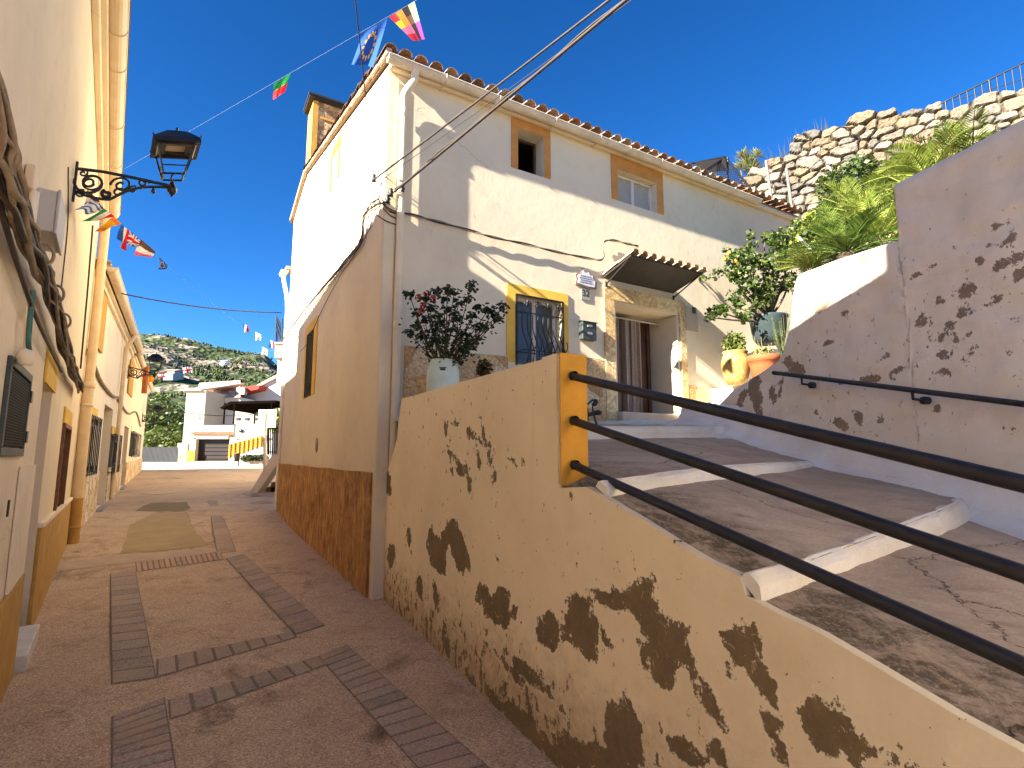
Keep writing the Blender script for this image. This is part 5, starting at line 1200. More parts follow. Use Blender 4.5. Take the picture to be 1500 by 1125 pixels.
mb=MB(); mb.box8([LN.P(-13.4,-7,-.4),LN.P(-11.05,-7,-.4),LN.P(-11.05,0,-.4),LN.P(-13.4,0,-.4),LN.P(-13.4,-7,8.4),LN.P(-11.05,-7,8.4),LN.P(-11.05,0,7.6),LN.P(-13.4,0,7.6)])
mb.build('unseen_tall_house',M_left,None,'unseen taller house beside the camera, added to shade the garden wall and lane','house')  # out-of-view shade block, ended short so sun passes behind the camera
g0=eaves(LN,US,UE,E1,nh,.09,.10)
for u in (-7.5,-7.0,-5.6,-4.9,-3.5,-2.2,-.9):
    mb=MB(); mb.tube([LN.P(u,.19,E1+.10)+lnn*math.cos(t)*.107-UP*math.sin(t)*.107 for t in np.linspace(-.1,PI+.1,12)],.007,5); mb.build('bracket',M_gutter,g0)
mb=MB(); mb.tube([LN.P(US,.305,E1+.11),LN.P(UE-.1,.305,E1+.11)],.006,5); mb.build('gutter_wire',M_cable,g0)
# skirting: ochre, with a cream coping; the door splits it
dz=lambda u: lerp(LN.at(95,740)[1],LN.at(50,782)[1],(UE-u)/4.2)
mb=MB(); 
def slopebox(mb,pl,u0,u1,h0,h1,z0,f,dz_=0,th=None):
    za,zb2=f(u0)+dz_,f(u1)+dz_; a0=z0 if th is None else za-th; b0=z0 if th is None else zb2-th
    mb.box8([pl.P(u0,h0,a0),pl.P(u1,h0,b0),pl.P(u1,h1,b0),pl.P(u0,h1,a0),pl.P(u0,h0,za),pl.P(u1,h0,zb2),pl.P(u1,h1,zb2),pl.P(u0,h1,za)])
slopebox(mb,LN,drn[1]+.06,-.25,.003,.03,-.3,dz); mb.build('skirting',M_ochre,nh,bevel=.004); mb=MB(); slopebox(mb,LN,US,drn[0]-.05,.003,.03,-.3,lambda u:.80); mb.build('skirting',M_ochre,nh,bevel=.004)
mb=MB(); slopebox(mb,LN,drn[1]+.06,-.25,.003,.05,0,dz,.045,.043); mb.build('skirting_coping',M_left2,nh,bevel=.004)
mb=MB(); mb.pbox(LN,drn[0]-.9,drn[0]-.06,.003,.022,.805,LN.at(42,681)[1]); mb.build('render_panel',M_left2,nh,bevel=.003)
mb=MB(); u_,z_=LN.at(3,745); mb.pbox(LN,u_-.02,u_+.02,.023,.032,z_-.05,z_+.05); mb.build('handle',M_iron,nh)
# door: surround, leaf, step
mb=MB(); mb.pbox(LN,drn[0]-.04,drn[1]+.14,.003,.02,drn[3],drn[3]+.33); mb.build('lintel_band',M_yellow,nh)
mb=MB(); mb.pbox(LN,drn[0]+.003,drn[1]-.003,-.29,-.25,.1,drn[3]-.003); mb.build('door',simple('faded_timber_door',(.30,.20,.11),.7,.15,9,.2,30),nh)
mb=MB(); mb.pbox(LN,drn[0]-.06,drn[1]+.02,-.245,.10,-.2,.17); mb.build('doorstep',simple('white_step_tile',(.60,.57,.52),.6,.15,9),nh,bevel=.01)
mb=MB(); mb.pbox(LN,nw[0]-.05,nw[1]+.05,.003,.02,nw[3],nw[3]+.20); w_=mb.build('narrow_window',M_yellow,nh)
mb=MB(); frame_boxes(mb,LN,nw,.05,-.03,.03,'lrt'); mb.build('frame',simple('red_brown_timber',(.20,.075,.03),.7,.2,9),w_)
mb=MB(); mb.pbox(LN,nw[0]+.05,nw[1]-.05,-.13,-.10,nw[2],nw[3]-.05); mb.build('pane',M_glass,w_)
# shutter
M_shut=simple('dark_green_shutter_paint',(.045,.055,.05),.55,.25,9,.2,40)
mb=MB(); frame_boxes(mb,LN,(sw[0]-.02,sw[1]+.02,sw[2],sw[3]),.05,.0,.022); sh=mb.build('shutter_window',M_shut,nh,bevel=.004)
mb=MB(); 
for k in range(26): z=lerp(sw[2]+.07,sw[3]-.07,k/25); mb.box8([LN.P(sw[0]+.04,.006,z-.012),LN.P(sw[1]-.04,.006,z-.012),LN.P(sw[1]-.04,.016,z-.002),LN.P(sw[0]+.04,.016,z-.002),LN.P(sw[0]+.04,.006,z-.006),LN.P(sw[1]-.04,.006,z-.006),LN.P(sw[1]-.04,.016,z+.004),LN.P(sw[0]+.04,.016,z+.004)])
mb.pbox(LN,sw[0]+.04,sw[1]-.04,.0,.004,sw[2]+.06,sw[3]-.06); mb.build('louvres',simple('very_dark_green',(.018,.024,.02),.7,.2,12),sh)
mb=MB(); 
for z in (sw[2]+.12,sw[3]-.16): mb.pbox(LN,sw[1]-.03,sw[1]+.05,.023,.032,z-.03,z+.05)
mb.build('hinge',M_iron,sh)
# downpipe at the junction of the two houses
M_pipe=simple('cream_painted_pipe',(.70,.52,.30),.6,.1,4,.15,30)
mb=MB(); pu_=-.10; mb.tube([LN.P(pu_,.10,E1+.02),LN.P(pu_,.10,3.02)],.075,16); mb.tube([LN.P(pu_,.10,3.02),LN.P(pu_,.10,.98)],.088,16); mb.lathe(LN.P(pu_,.10,2.93),[(.088,0),(.10,.01),(.10,.10),(.08,.13)],16); mb.lathe(LN.P(pu_,.10,2.6),[(.088,0),(.096,.005),(.096,.05),(.088,.055)],16); mb.build('downpipe',M_pipe,nh)
mb=MB(); mb.tube([LN.P(pu_,.10,.98),LN.P(pu_,.10,.0)],.094,16); mb.lathe(LN.P(pu_,.10,.45),[(.094,0),(.102,.005),(.102,.05),(.094,.055)],16); mb.build('pipe_foot',M_ochre,nh)
mb=MB(); mb.tube(smoothpath([LN.X(100,245,.01),LN.X(99,330,.01),LN.X(90,420,.01)],5),.006,5); mb.build('thin_wire',M_cable,nh); mb=MB(); mb.tube([LN.X(136,330,.012),LN.X(128,430,.012),LN.X(118,540,.012)],.012,6); mb.build('thin_wire',M_cable,nh)
# cable boxes and cable bundle
def solve_h(pl,u,px,z):
    lo,hi=0,.45
    f=lambda h:(lambda p:750+FPX*p.x/(p.y*math.cos(PITCH)+(p.z-CZ)*math.sin(PITCH)))(pl.P(u,h,z))
    for _ in range(40):
        m=(lo+hi)/2
        if f(m)<px: lo=m
        else: hi=m
    return lo
def wallbox(nm,mat,lab,x0,y0,y1,xh,xf,parent=None):
    """near end of the box meets the wall at x0 (y0..y1); its outer edge is seen at xh; its far end at xf"""
    un,z1=LN.at(x0,y0); _,z0=LN.at(x0,y1); zm=(z0+z1)/2; h=solve_h(LN,un,xh,zm); uf=LN.at(xf,(y0+y1)/2,h)[0]; print(nm,un,uf,h,z0,z1)
    mb=MB(); mb.pbox(LN,un,uf,.005,h,z0,z1); return mb.build(nm,mat,None,lab,'junction box',bevel=.008),(un,uf,h,z0,z1)
M_box=simple('grey_plastic_box',(.42,.39,.35),.5,.08,5,.05,30)
cb_,bx=wallbox('junction_box',M_box,'large grey junction box on the near left wall beside the thick cables',54,273,356,82,93)
mb=MB(); mb.pbox(LN,bx[0]-.01,bx[1]+.01,bx[2],bx[2]+.015,bx[3]-.01,bx[4]+.01); mb.build('cover',M_box,cb_,bevel=.004)
s_,bx=wallbox('small_junction_box',simple('cream_plastic_box',(.56,.42,.27),.5,.1,5),'small cream connection box above the large grey junction box',36,237,285,50,54)
mb=MB(); mb.tube([LN.P((bx[0]+bx[1])/2,.05,bx[3]),LN.P((bx[0]+bx[1])/2-.02,.05,bx[3]-.35)],.022,8); mb.build('conduit',M_left2,s_)
bd=thing('cable_bundle',LN.X(75,440,.08),'thick bundle of old grey-brown cables sagging along the near left wall','cable')
path=[LN.X(*p,.09) for p in ((-90,-60),(-40,60),(0,190),(14,260),(40,345),(66,405),(82,450),(97,510),(108,545),(119,570))]
sp=smoothpath(path,14)
for k in range(11):
    ph=k*2.399; rr=.034 if k>0 else 0; rad=[.024,.014,.012,.016,.012,.01,.014,.009,.017,.011,.008][k]; pts=[]
    for i,p in enumerate(sp):
        t=(sp[min(i+1,len(sp)-1)]-sp[max(0,i-1)]).normalized(); a=t.cross(lnn).normalized(); w_=ph+i*.11*(1 if k%2 else -1)+.6*mnoise.noise(Vector((i*.1,k,0))); r2_=rr*(1+.7*mnoise.noise(Vector((i*.13,k*3,7))))
        pts.append(p+a*math.cos(w_)*r2_*1.7+lnn*(math.sin(w_)*r2_*.9))
    mb=MB(); mb.tube(pts,rad,6); mb.build('cable',M_cablel if k%3 else M_cable,bd)
mb=MB(); sp2=smoothpath([LN.X(*p,.05) for p in ((-60,60),(-10,260),(8,330),(30,400),(55,470),(90,545))],8); mb.tube(sp2,.013,6); mb.build('cable',M_cable,bd)
mb=MB(); sp2=smoothpath([LN.X(*p,.05) for p in ((-30,60),(0,165),(14,225),(22,262),(34,330))],8); mb.tube(sp2,.010,6); mb.build('cable',M_cable,bd)
for px,py in ((62,372),(80,430),(92,470)):
    c_=LN.X(px,py,.10); mb=MB(); t_=(LN.X(px+9,py+26,.10)-LN.X(px-9,py-26,.10)).normalized(); s1=t_.cross(lnn).normalized()
    mb.tube([c_+t_*.012*math.sin(k)+s1*.06*math.cos(k*.5)+lnn*.05*math.sin(k*.5) for k in np.linspace(0,4*PI,26)],.009,5); mb.build('cable_tie',M_cablel,bd)
tq=thing('hose_end',LN.X(43,430,.04),'thin teal hose hanging down the near left wall above the shutter','hose')
mb=MB(); mb.tube(smoothpath([LN.X(48,425,.05),LN.X(44,470,.05),LN.X(42,505,.05),LN.X(47,525,.05)],5),.014,7); mb.build('hose',simple('teal_plastic',(.05,.16,.15),.5,.2,8),tq)
mb=MB(); mb.lathe(LN.X(37,523,.06),[(0,-.05),(.035,-.045),(.045,0),(.03,.04),(0,.05)],10); mb.tube([LN.X(40,435,.03),LN.X(35,515,.03)],.008,5); mb.build('fitting',M_left2,tq)
# ------------------------------------------------------------- second and third houses of the row
M_st2=stonework('crazy_stone_skirting',[(.62,.44,.25),(.74,.56,.34),(.52,.34,.18),(.68,.47,.25),(.78,.64,.43)],4.2,(.50,.32,.12),.045,(1,1,.8),.8,.02)
def rowhouse(name,label,u0,u1,E,wins,doors,ups,skz,col_wall,base):
    t=thing(name,L2.P((u0+u1)/2,0,.3),label,'house'); holes=[]
    for r in wins+ups: holes.append((*r,.14))
    for r in doors: holes.append((*r,.28))
    mb=MB(); holes_wall(mb,L2,u0,u1,-.2,E,holes); mb.add([L2.P(u1,0,-.2),L2.P(u1,-7,-.2),L2.P(u1,-7,E+1.2),L2.P(u1,0,E)],[(0,1,2,3)]); mb.add([L2.P(u0,0,-.2),L2.P(u0,-7,-.2),L2.P(u0,-7,E+1.2),L2.P(u0,0,E)],[(0,1,2,3)]); mb.add([L2.P(u0,-7,-.2),L2.P(u1,-7,-.2),L2.P(u1,-7,E+1.2),L2.P(u0,-7,E+1.2)],[(0,1,2,3)])
    mb.build('wall',col_wall,t,recalc=False)
    ds=sorted(doors,key=lambda r:r[0]); xs_=[u0]+[v for d in ds for v in (d[0]-.04,d[1]+.04)]+[u1]
    mb=MB()
    for a,b in zip(xs_[::2],xs_[1::2]):
        if b-a>.05: mb=MB(); slopebox(mb,L2,a,b,.003,.035,-.2,skz); mb.build('skirting',M_st2,t,bevel=.005)
    for r in wins:
        mb=MB(); mb.pbox(L2,r[0]-.03,r[1]+.03,.003,.02,r[3],r[3]+.22); w_=mb.build('window',M_yellow if base else M_left2,t)
        mb=MB(); mb.pbox(L2,r[0],r[1],-.12,-.10,r[2],r[3]); mb.build('pane',M_dark,w_)
        mb=MB(); n=7
        for i in range(n): u=lerp(r[0]-.02,r[1]+.02,i/(n-1)); mb.tube([L2.P(u,.10,r[2]-.04),L2.P(u,.10,r[3]+.02)],.012,5)
        for z in (r[2]-.03,r[2]+.22,r[3]-.2,r[3]): mb.pbox(L2,r[0]-.03,r[1]+.03,.085,.10,z,z+.02)
        for i in range(4): 
            for zz in (r[2]+.1,r[3]-.1):
                u=lerp(r[0],r[1],(i+.5)/4); mb.tube([L2.P(u+.05*math.cos(a),.10,zz+.06*math.sin(a)) for a in np.linspace(0,2*PI,9)],.008,4)
        for u in (r[0]-.02,r[1]+.02):
            for z in (r[2],r[3]-.02): mb.pbox(L2,u-.012,u+.012,.0,.09,z,z+.02)
        mb.build('grille',M_iron,w_)
    for r in ups:
        mb=MB(); mb.pbox(L2,r[0]-.05,r[1]+.05,.004,.05,r[2]-.02,r[3]+.02); mb.build('blind',simple('mustard_blind',(.50,.27,.035),.8,.1,5),t)
    for r in doors:
        mb=MB(); mb.pbox(L2,r[0]+.003,r[1]-.003,-.27,-.23,r[2],r[3]-.003); d_=mb.build('door',simple('brown_panel_door',(.16,.08,.04),.6,.2,9),t)
        mb=MB(); mb.pbox(L2,r[0]-.02,r[1]+.02,-.22,.16,r[2]-.3,r[2]-.005); mb.build('doorstep',M_concrete,d_)
    return t
def w2(tl,br): return rect(L2,tl,br)
z_of=lambda px,py: L2.at(px,py)[1]
uu=lambda px,py=650: L2.at(px,py)[0]
wa=(uu(121,650),uu(137,650),1.36,2.50); wb=(uu(160,660),uu(171,660),z_of(166,690),z_of(166,637)); wc=(uu(190,650),uu(202,650),z_of(196,668),z_of(196,634))
ua_=(uu(141,455),uu(152,455),(z_of(143,514)+z_of(139,505))/2,min(z_of(155,409),5.05)); print('UA',ua_); ub_=(uu(187,560),uu(193,560),z_of(190,580),z_of(190,527))
d1_=(uu(143,700),uu(156,700),.45,2.95); d2_=(uu(177,680),uu(184,680),.62,2.7)
print('wins',wa,wb,wc,'ups',ua_,ub_,'doors',d1_,d2_)
skf=lambda u: lerp(z_of(120,697),z_of(203,672),max(0,min(1,(u-.3)/(uu(203,672)-.3))))
E2=5.22; UM=9.9
in1=lambda r: r[1]<UM
h2=rowhouse('terraced_house','second cream house of the left row with crazy stone skirting and mustard blind',.12,UM,E2,[r for r in (wa,wb) if in1(r)],[r for r in (d1_,d2_) if in1(r)],[r for r in (ua_,ub_) if in1(r)],skf,M_left2,True)
U3=uu(206,690)
h3=rowhouse('terraced_house','farthest cream house at the end of the left row, with rust-red pipe',UM+.01,max(U3,UM+5),E2-.12,[r for r in (wb,wc) if not in1(r)],[r for r in (d1_,d2_) if not in1(r)],[r for r in (ua_,ub_) if not in1(r)],skf,M_left,False)
eaves(L2,.12,UM,E2,h2,.14,.10); eaves(L2,UM+.01,U3,E2-.12,h3,.12,.08)
l2n=Vector((L2.n[0],L2.n[1],0))
pz_=uu(178,520)
mb=MB(); mb.tube(smoothpath([L2.P(pz_+.15,.26,E2-.0),L2.P(pz_,.2,E2-.18),L2.P(pz_,.09,E2-.42)],4),.055,10); mb.tube([L2.P(pz_,.09,E2-.4),L2.P(pz_,.09,.3)],.055,10); mb.build('downpipe',M_pipe,h2)
mb=MB(); mb.tube(smoothpath([L2.X(130,512,.05),L2.X(140,540,.04),L2.X(150,562,.04),L2.X(165,580,.04),L2.X(174,582,.06)],5),.035,7); mb.tube(smoothpath([L2.X(173,585,.04),L2.X(188,606,.04),L2.X(200,604,.04),L2.X(206,625,.04)],5),.03,7); mb.build('wall_cables',M_cablel,None,'dusty bundle of cables stapled along the second house of the left row','cable')
# reddish drain at the end of the row
mb=MB(); a=L2.P(U3-.2,.25,3.6); mb.tube([L2.P(13.0,.30,E2-.0),L2.P(13.0,.30,E2-1.1)],.10,10); mb.build('rust_pipe',simple('rust_red_paint',(.36,.10,.03),.7,.2,6),h3)
# ------------------------------------------------------------- wall lamps
def lamp(loc,nrm,s,label='',arm=1.13,tilt=0):
    """loc: wall point; nrm: direction away from the wall"""
    t=thing('wall_lamp',loc,label,'street lamp','wall lamps on the left row')
    n=Vector(nrm); d=n.cross(UP); P=lambda h,z,w=0: Vector(loc)+n*h*s+UP*(z+tilt*h/arm)*s+d*w*s
    mb=MB(); mb.tube([P(.02,.20),P(.02,-.26)],.014*s,6); mb.tube([P(.02,.12),P(.27*arm,.095),P(.53*arm,.045),P(arm,-.06)],.018*s,7)
    mb.tube(smoothpath([P(.02,-.13),P(.12,-.19),P(.30,-.235),P(.40*arm,-.21),P(.55*arm,-.12),P(.73*arm,-.075),P(arm,-.075)],4),.015*s,7)
    def scroll(c,r,turns,a0,rad,sg=1):
        pts=[]
        for k in range(26):
            f=k/25; rr=r*(1-.8*f); a=a0+sg*turns*2*PI*f; pts.append(P(c[0]+rr*math.cos(a),c[1]+rr*math.sin(a)))
        mb.tube(pts,rad*s,6)
    scroll((.15,-.04),.14,1.5,PI*.9,.015); scroll((.15,-.04),.10,1.0,0,.013,-1); scroll((.42,-.06),.10,1.4,PI,.013,-1); scroll((.40,-.15),.06,1,0,.012); scroll((.62,-.03),.055,1.3,0,.011); scroll((.30,-.17),.05,1.1,2,.02)
    scroll((.08,-.17),.05,1.2,1,.011); scroll((.53,-.11),.045,1.2,1,.010); scroll((.08,.07),.04,1.2,1,.010,-1)
    mb.lathe(P(.80*arm,-.13),[(0,-.03*s),(.025*s,-.01*s),(.02*s,.02*s),(.0,.05*s)],8); mb.lathe(P(.67*arm,-.09),[(0,-.02*s),(.018*s,0),(0,.03*s)],8)
    mb.lathe(P(arm,-.11),[(0,-.09*s),(.02*s,-.06*s),(.05*s,-.02*s),(.055*s,.03*s),(.03*s,.07*s),(.02*s,.10*s)],10)
    for w_ in (-.09,.09): mb.tube(smoothpath([P(arm,.0),P(arm-.02,.03,w_*.6),P(arm,.07,w_)],3),.009*s,5)
    mb.build('bracket',M_iron,t)
    # lantern: square, wider at the top, four sloping glass sides, hipped lid
    b0,b1=.10,.185; z0,z1=.06,.40; cx=arm
    cor=lambda r,z: [P(cx-r,z,-r),P(cx+r,z,-r),P(cx+r,z,r),P(cx-r,z,r)]
    lo,hi=cor(b0,z0),cor(b1,z1); mb=MB()
    for i in range(4):
        mb.tube([lo[i],hi[i]],.012*s,4,smooth=False); mb.tube([lo[i],lo[(i+1)%4]],.012*s,4,smooth=False); mb.tube([hi[i],hi[(i+1)%4]],.014*s,4,smooth=False); mi_,mj=lo[i].lerp(hi[i],.28),lo[(i+1)%4].lerp(hi[(i+1)%4],.28); mb.tube([mi_,mj],.008*s,4,smooth=False)
    mb.build('lantern_frame',M_iron,t)
    mb=MB(); r0=cor(b1+.055,z1+.0); r1=cor(b1+.05,z1+.06); r2_=cor(.10,z1+.20); r3=cor(.05,z1+.23)
    def ring(a,b): 
        for i in range(4): mb.quad(a[i],a[(i+1)%4],b[(i+1)%4],b[i])
    ring(cor(.10,z1+.005),r0); ring(r0,r1); ring(r1,r2_); ring(r2_,r3); mb.quad(*r3)
    for c_ in r1: mb.lathe(c_,[(0,0),(.014*s,.012*s),(0,.04*s)],6)
    mb.tube([P(cx,z1+.23),P(cx,z1+.29)],.015*s,6); ring(cor(.10,z1+.005),cor(.10,z1+.09)); mb.build('lid',M_iron,t)
    mb=MB(); q_=cor(.098,z1+.03); mb.quad(*q_); mb.build('diffuser',simple('frosted_diffuser',(.55,.45,.33),.4,.05),t,recalc=False)
    return t
lz=LN.at(107,262); lamp(LN.P(lz[0],.0,lz[1]),lnn,.90,tilt=.26,arm=.90,label='nearest black scrolled wall lamp, high on the left house against the sky')
p2=L2.X(187,543,0); lamp(p2,l2n,1.0,arm=.74,label='middle black wall lamp, seen against the hill under the end of the gutter')
p3=L2.X(208,612,0); print('lamp3',p3); lamp(p3,l2n,1.0,arm=.62,label='farthest small black wall lamp, at the end of the row above the trees')
# ------------------------------------------------------------- overhead cables
def line3(a,b,k,sag=0.0,n=24):
    a,b=Vector(a),Vector(b); e=a+(b-a)*k; return [a.lerp(e,i/n)-UP*sag*4*(i/n)*(1-i/n) for i in range(n+1)]
ra_=ray(897,0); 
def rp3(px,py,k): r=ray(px,py); return Vector((r[0]*k,r[1]*k,r[2]*k+CZ))
c1=HF.P(.10,.12,HL.at(563,283)[1]); c0=HL.P(.12,.10,HL.at(541,292)[1])
oc=thing('overhead_cable',c1,'lower thicker pair of black overhead cables meeting the house corner','cable','overhead cables')
e1=rp3(917,0,4.6); mb=MB(); mb.tube(line3(c1,e1,3.2),.016,8); mb.build('cable',M_cable,oc)
mb=MB(); pth_=[p+Vector((0,0,.022))+Vector((.012*math.sin(i*1.1),0,.012*math.cos(i*1.1))) for i,p in enumerate(line3(c1,e1,3.2,0,60))]; mb.tube(pth_,.010,6); mb.build('cable',M_cable,oc)
oc2=thing('overhead_cable',c0,'upper thinner black overhead cable meeting the house corner','cable','overhead cables')
e2_=rp3(884,0,4.8); mb=MB(); mb.tube(line3(c0,e2_,3.2,.05),.012,7); mb.build('cable',M_cable,oc2)
mb=MB(); mb.tube(line3(c0+Vector((.02,0,-.06)),rp3(893,8,4.8),3.2,.12),.004,5); mb.build('thin_wire',M_cable,oc2)
v0=HL.P(.16,.10,HL.at(538,287)[1]); mb=MB(); mb.tube(line3(v0,rp3(521,0,4.9),3.0,.02),.006,6); mb.build('drop_wire',M_cable,None,'single thin black wire rising almost straight up from the house corner','cable')
mb=MB(); mb.tube(line3(L2.X(178,430,.3),HL.X(412,458,.1),1.0,.10),.014,6); mb.build('street_wire',M_cable,None,'thin dark wire crossing the street low against the sky','cable')
mb=MB(); mb.tube(line3(at(205,590,33),at(330,600,40),1.6,.5),.03,5); mb.build('street_wire',M_cable,None,'faint distant wire in front of the hill and white houses','cable')
# anchor hardware and wall cables on the corner
an=thing('cable_anchor',c1,'black insulators and clamps where the overhead cables reach the corner','clamp')
for p in (HF.P(.06,.10,c1.z-.02),HF.P(.20,.12,c1.z+.06),HL.P(.14,.1,c0.z+.02),HF.P(.02,.1,c1.z-.12)):
    mb=MB(); mb.lathe(p-UP*.05,[(0,0),(.035,.01),(.022,.035),(.04,.055),(.022,.08),(.03,.10),(0,.12)],10); mb.tube([p,p-gn*.1],.010,5); mb.build('insulator',M_iron,an)
wc_=thing('facade_cables',HL.P(.3,.05,4.2),'grey cables sagging from the corner down and along the street side of the house','cable')
pp=[HL.X(x,y,.05) for x,y in ((556,292),(540,305),(532,322),(531,345),(524,362),(508,380),(490,402),(470,425),(448,452),(428,478),(414,498))]
for k in range(4):
    sp=smoothpath(pp,7); mb=MB(); mb.tube([p+UP*.035*math.sin(i*.28+k*1.6)+hn*.012*math.cos(i*.3+k*1.5) for i,p in enumerate(sp)],[.012,.009,.010,.007][k],6); mb.build('cable',M_cable if k%2==0 else M_cablel,wc_)
mb=MB(); mb.tube(smoothpath([HL.X(x,y,.03) for x,y in ((545,330),(520,372),(492,415),(466,466),(452,500),(440,515))],5),.006,5); mb.build('thin_wire',M_cable,wc_)
fc=thing('facade_cables',HF.P(2,.04,4.9),'twisted grey cable sagging along the sunlit front wall toward the door canopy','cable')
pp=[HF.X(x,y,.05) for x,y in ((560,296),(572,309),(600,314),(640,324),(690,338),(730,349),(780,360),(830,372),(872,380),(884,377),(883,356),(896,352),(920,357),(935,361))]
for k in range(2):
    sp=smoothpath(pp,7); mb=MB(); mb.tube([p+UP*.012*math.sin(i*.5+k*3)+gn*.008*math.cos(i*.5+k*3) for i,p in enumerate(sp)],[.011,.009][k],6); mb.build('cable',M_cablel if k else M_cable,fc)
for a in ((552,283,572,300),(556,296,590,312),(560,304,585,322),(548,312,584,330)):
    mb=MB(); mb.tube(smoothpath([HF.X(a[0],a[1],.06),HF.X((a[0]+a[2])/2,(a[1]+a[3])/2+3,.05),HF.X(a[2],a[3],.05)],4),.008,5); mb.build('cable',M_cable,fc)
# ------------------------------------------------------------- bunting
FM={}
def fmat(n,c):
    if n not in FM:
        m,nt,b=newmat('flag_'+n,.7,0,.2); b.inputs['Base Color'].default_value=c4(c); tr=nd(nt,'ShaderNodeBsdfTranslucent'); tr.inputs[0].default_value=c4(c); mx=nd(nt,'ShaderNodeMixShader'); mx.inputs[0].default_value=.4
        nt.links.new(b.outputs[0],mx.inputs[1]); nt.links.new(tr.outputs[0],mx.inputs[2]); nt.links.new(mx.outputs[0],nt.nodes['Material Output'].inputs[0]); FM[n]=m
    return FM[n]
COL=dict(red=(.6,.02,.03),green=(.02,.25,.07),blue=(.02,.10,.42),navy=(.015,.02,.14),white=(.8,.8,.8),yellow=(.8,.45,.02),black=(.02,.015,.02),pink=(.7,.12,.25),orange=(.8,.22,.03),purple=(.35,.05,.4),lime=(.45,.6,.25),brown=(.12,.06,.05),sky=(.15,.4,.75),maroon=(.3,.02,.06))
def flag(parent,quad,kind,N=12,M=8,wave=.03,seed=0):
    """quad: four 3-D corners (hoist-top, fly-top, fly-bottom, hoist-bottom); rippled cloth with the pattern in its own mesh"""
    A,B,C,D=[Vector(p) for p in quad]; nr=(B-A).cross(D-A).normalized(); names=[]; mb=MB()
    def colour(u,v):
        if kind=='port': return 'green' if u<.4 else 'red'
        if kind=='spain': return 'orange' if (v<.25 or v>.75) else 'yellow'
        if kind=='uk':
            if abs(u-.5)<.09 or abs(v-.5)<.12: return 'red'
            if abs(u-.5)<.16 or abs(v-.5)<.22: return 'white'
            return 'white' if abs((u-.5)-(v-.5))<.07 or abs((u-.5)+(v-.5))<.07 else 'blue'
        if kind=='eu':
            for k in range(12):
                a=2*PI*k/12
                if math.hypot((u-.5-.21*math.cos(a))*1.5,v-.5-.31*math.sin(a))<.055: return 'yellow'
            return 'blue'
        if kind=='italy': return 'green' if u<.33 else ('white' if u<.66 else 'red')
        if kind=='tri': return 'black' if v<.33 else ('red' if v<.66 else 'yellow')
        if kind=='patch': return [['red','orange','black','lime'],['yellow','orange','brown','lime'],['pink','pink','black','purple'],['red','maroon','black','purple']][min(3,int(v*4))][min(3,int(u*4))]
        if kind=='france': return 'blue' if u<.33 else ('white' if u<.66 else 'red')
        if kind=='greece': return 'blue' if int(v*9)%2==0 else 'white'
        if kind=='bw': return 'brown' if v<.35 else ('white' if v<.7 else 'pink')
        if kind=='green': return 'green' if v<.45 else 'red'
        return 'white'
    N_,M_=(36,24) if kind in('eu',) else (24,16) if kind=='uk' else (N,M)
    used={}
    V=[]
    for j in range(M_+1):
        for i in range(N_+1):
            u,v=i/N_,j/M_; p=A.lerp(B,u).lerp(D.lerp(C,u),v)+nr*wave*v*math.sin(u*7+seed+v*2); V.append(p)
    for j in range(M_):
        for i in range(N_):
            c=colour((i+.5)/N_,(j+.5)/M_); used.setdefault(c,len(used)); mb.mi=used[c]; k=j*(N_+1)+i; mb.add([V[k],V[k+1],V[k+N_+2],V[k+N_+1]],[(0,1,2,3)],smooth=True)
    return mb.build('flag',[fmat(c,COL[c]) for c in used],parent,recalc=False)
def string_pt(P1,P2,px):
    lo,hi=0,1
    f=lambda t:(lambda p:750+FPX*p.x/(p.y*math.cos(PITCH)+(p.z-CZ)*math.sin(PITCH)))(P1.lerp(P2,t))
    s=f(1)>f(0)
    for _ in range(40):
        m=(lo+hi)/2
        if (f(m)<px)==s: lo=m
        else: hi=m
    return (lo+hi)/2
P1=at(150,266,9.6); P2=at(640,-17,5.0); E_=P1+(P2-P1)*1.5
b1=thing('bunting',P1,'upper white string of bunting over the street with three large flags near the roof corner','bunting')
mb=MB(); mb.tube([P1,E_],.0016,4); mb.build('string',fmat('string',(.35,.36,.4)),b1)
def flag_on(parent,P1,P2,x0,x1,drop,kind,seed=0,end=None):
    """hang a flag between two picture columns of the string; drop: 3-D offset of its lower edge"""
    a=P1.lerp(P2,string_pt(P1,P2,x0)); b=P1.lerp(P2,string_pt(P1,P2,x1)); d=Vector(drop); d2=Vector(end) if end else d; return flag(parent,(a,b,b+d2,a+d),kind,seed=seed)
def fq(parent,pts,Y,kind,seed=0,wave=.03): return flag(parent,[at(x,y,Y+dy) for x,y,dy in pts],kind,seed=seed,wave=wave)
def ystr(P1,P2,px): return P1.lerp(P2,string_pt(P1,P2,px)).y
Y=ystr(P1,P2,415); fq(b1,[(401,123,0),(426,107,0),(417,135,.1),(400,146,.1)],Y,'green',1)
Y=ystr(P1,P2,540); fq(b1,[(530,50,0),(568,26,-.1),(548,98,.15),(516,94,.2)],Y,'eu',2,.05)
Y=ystr(P1,P2,600); fq(b1,[(570,25,0),(607,2,-.1),(623,58,0),(606,60,.1)],Y,'patch',3)
Q1=LN.X(114,284,.06); Q2=at(405,520,22.0)
b2_=thing('bunting',Q1,'lower string of many small national flags running from under the near lamp down the street','bunting')
mb=MB(); mb.tube([Q1.lerp(Q2,i/20)-UP*.0*(i/20)*(1-i/20) for i in range(21)],.0018,4); mb.build('string',fmat('string',(.35,.36,.4)),b2_)
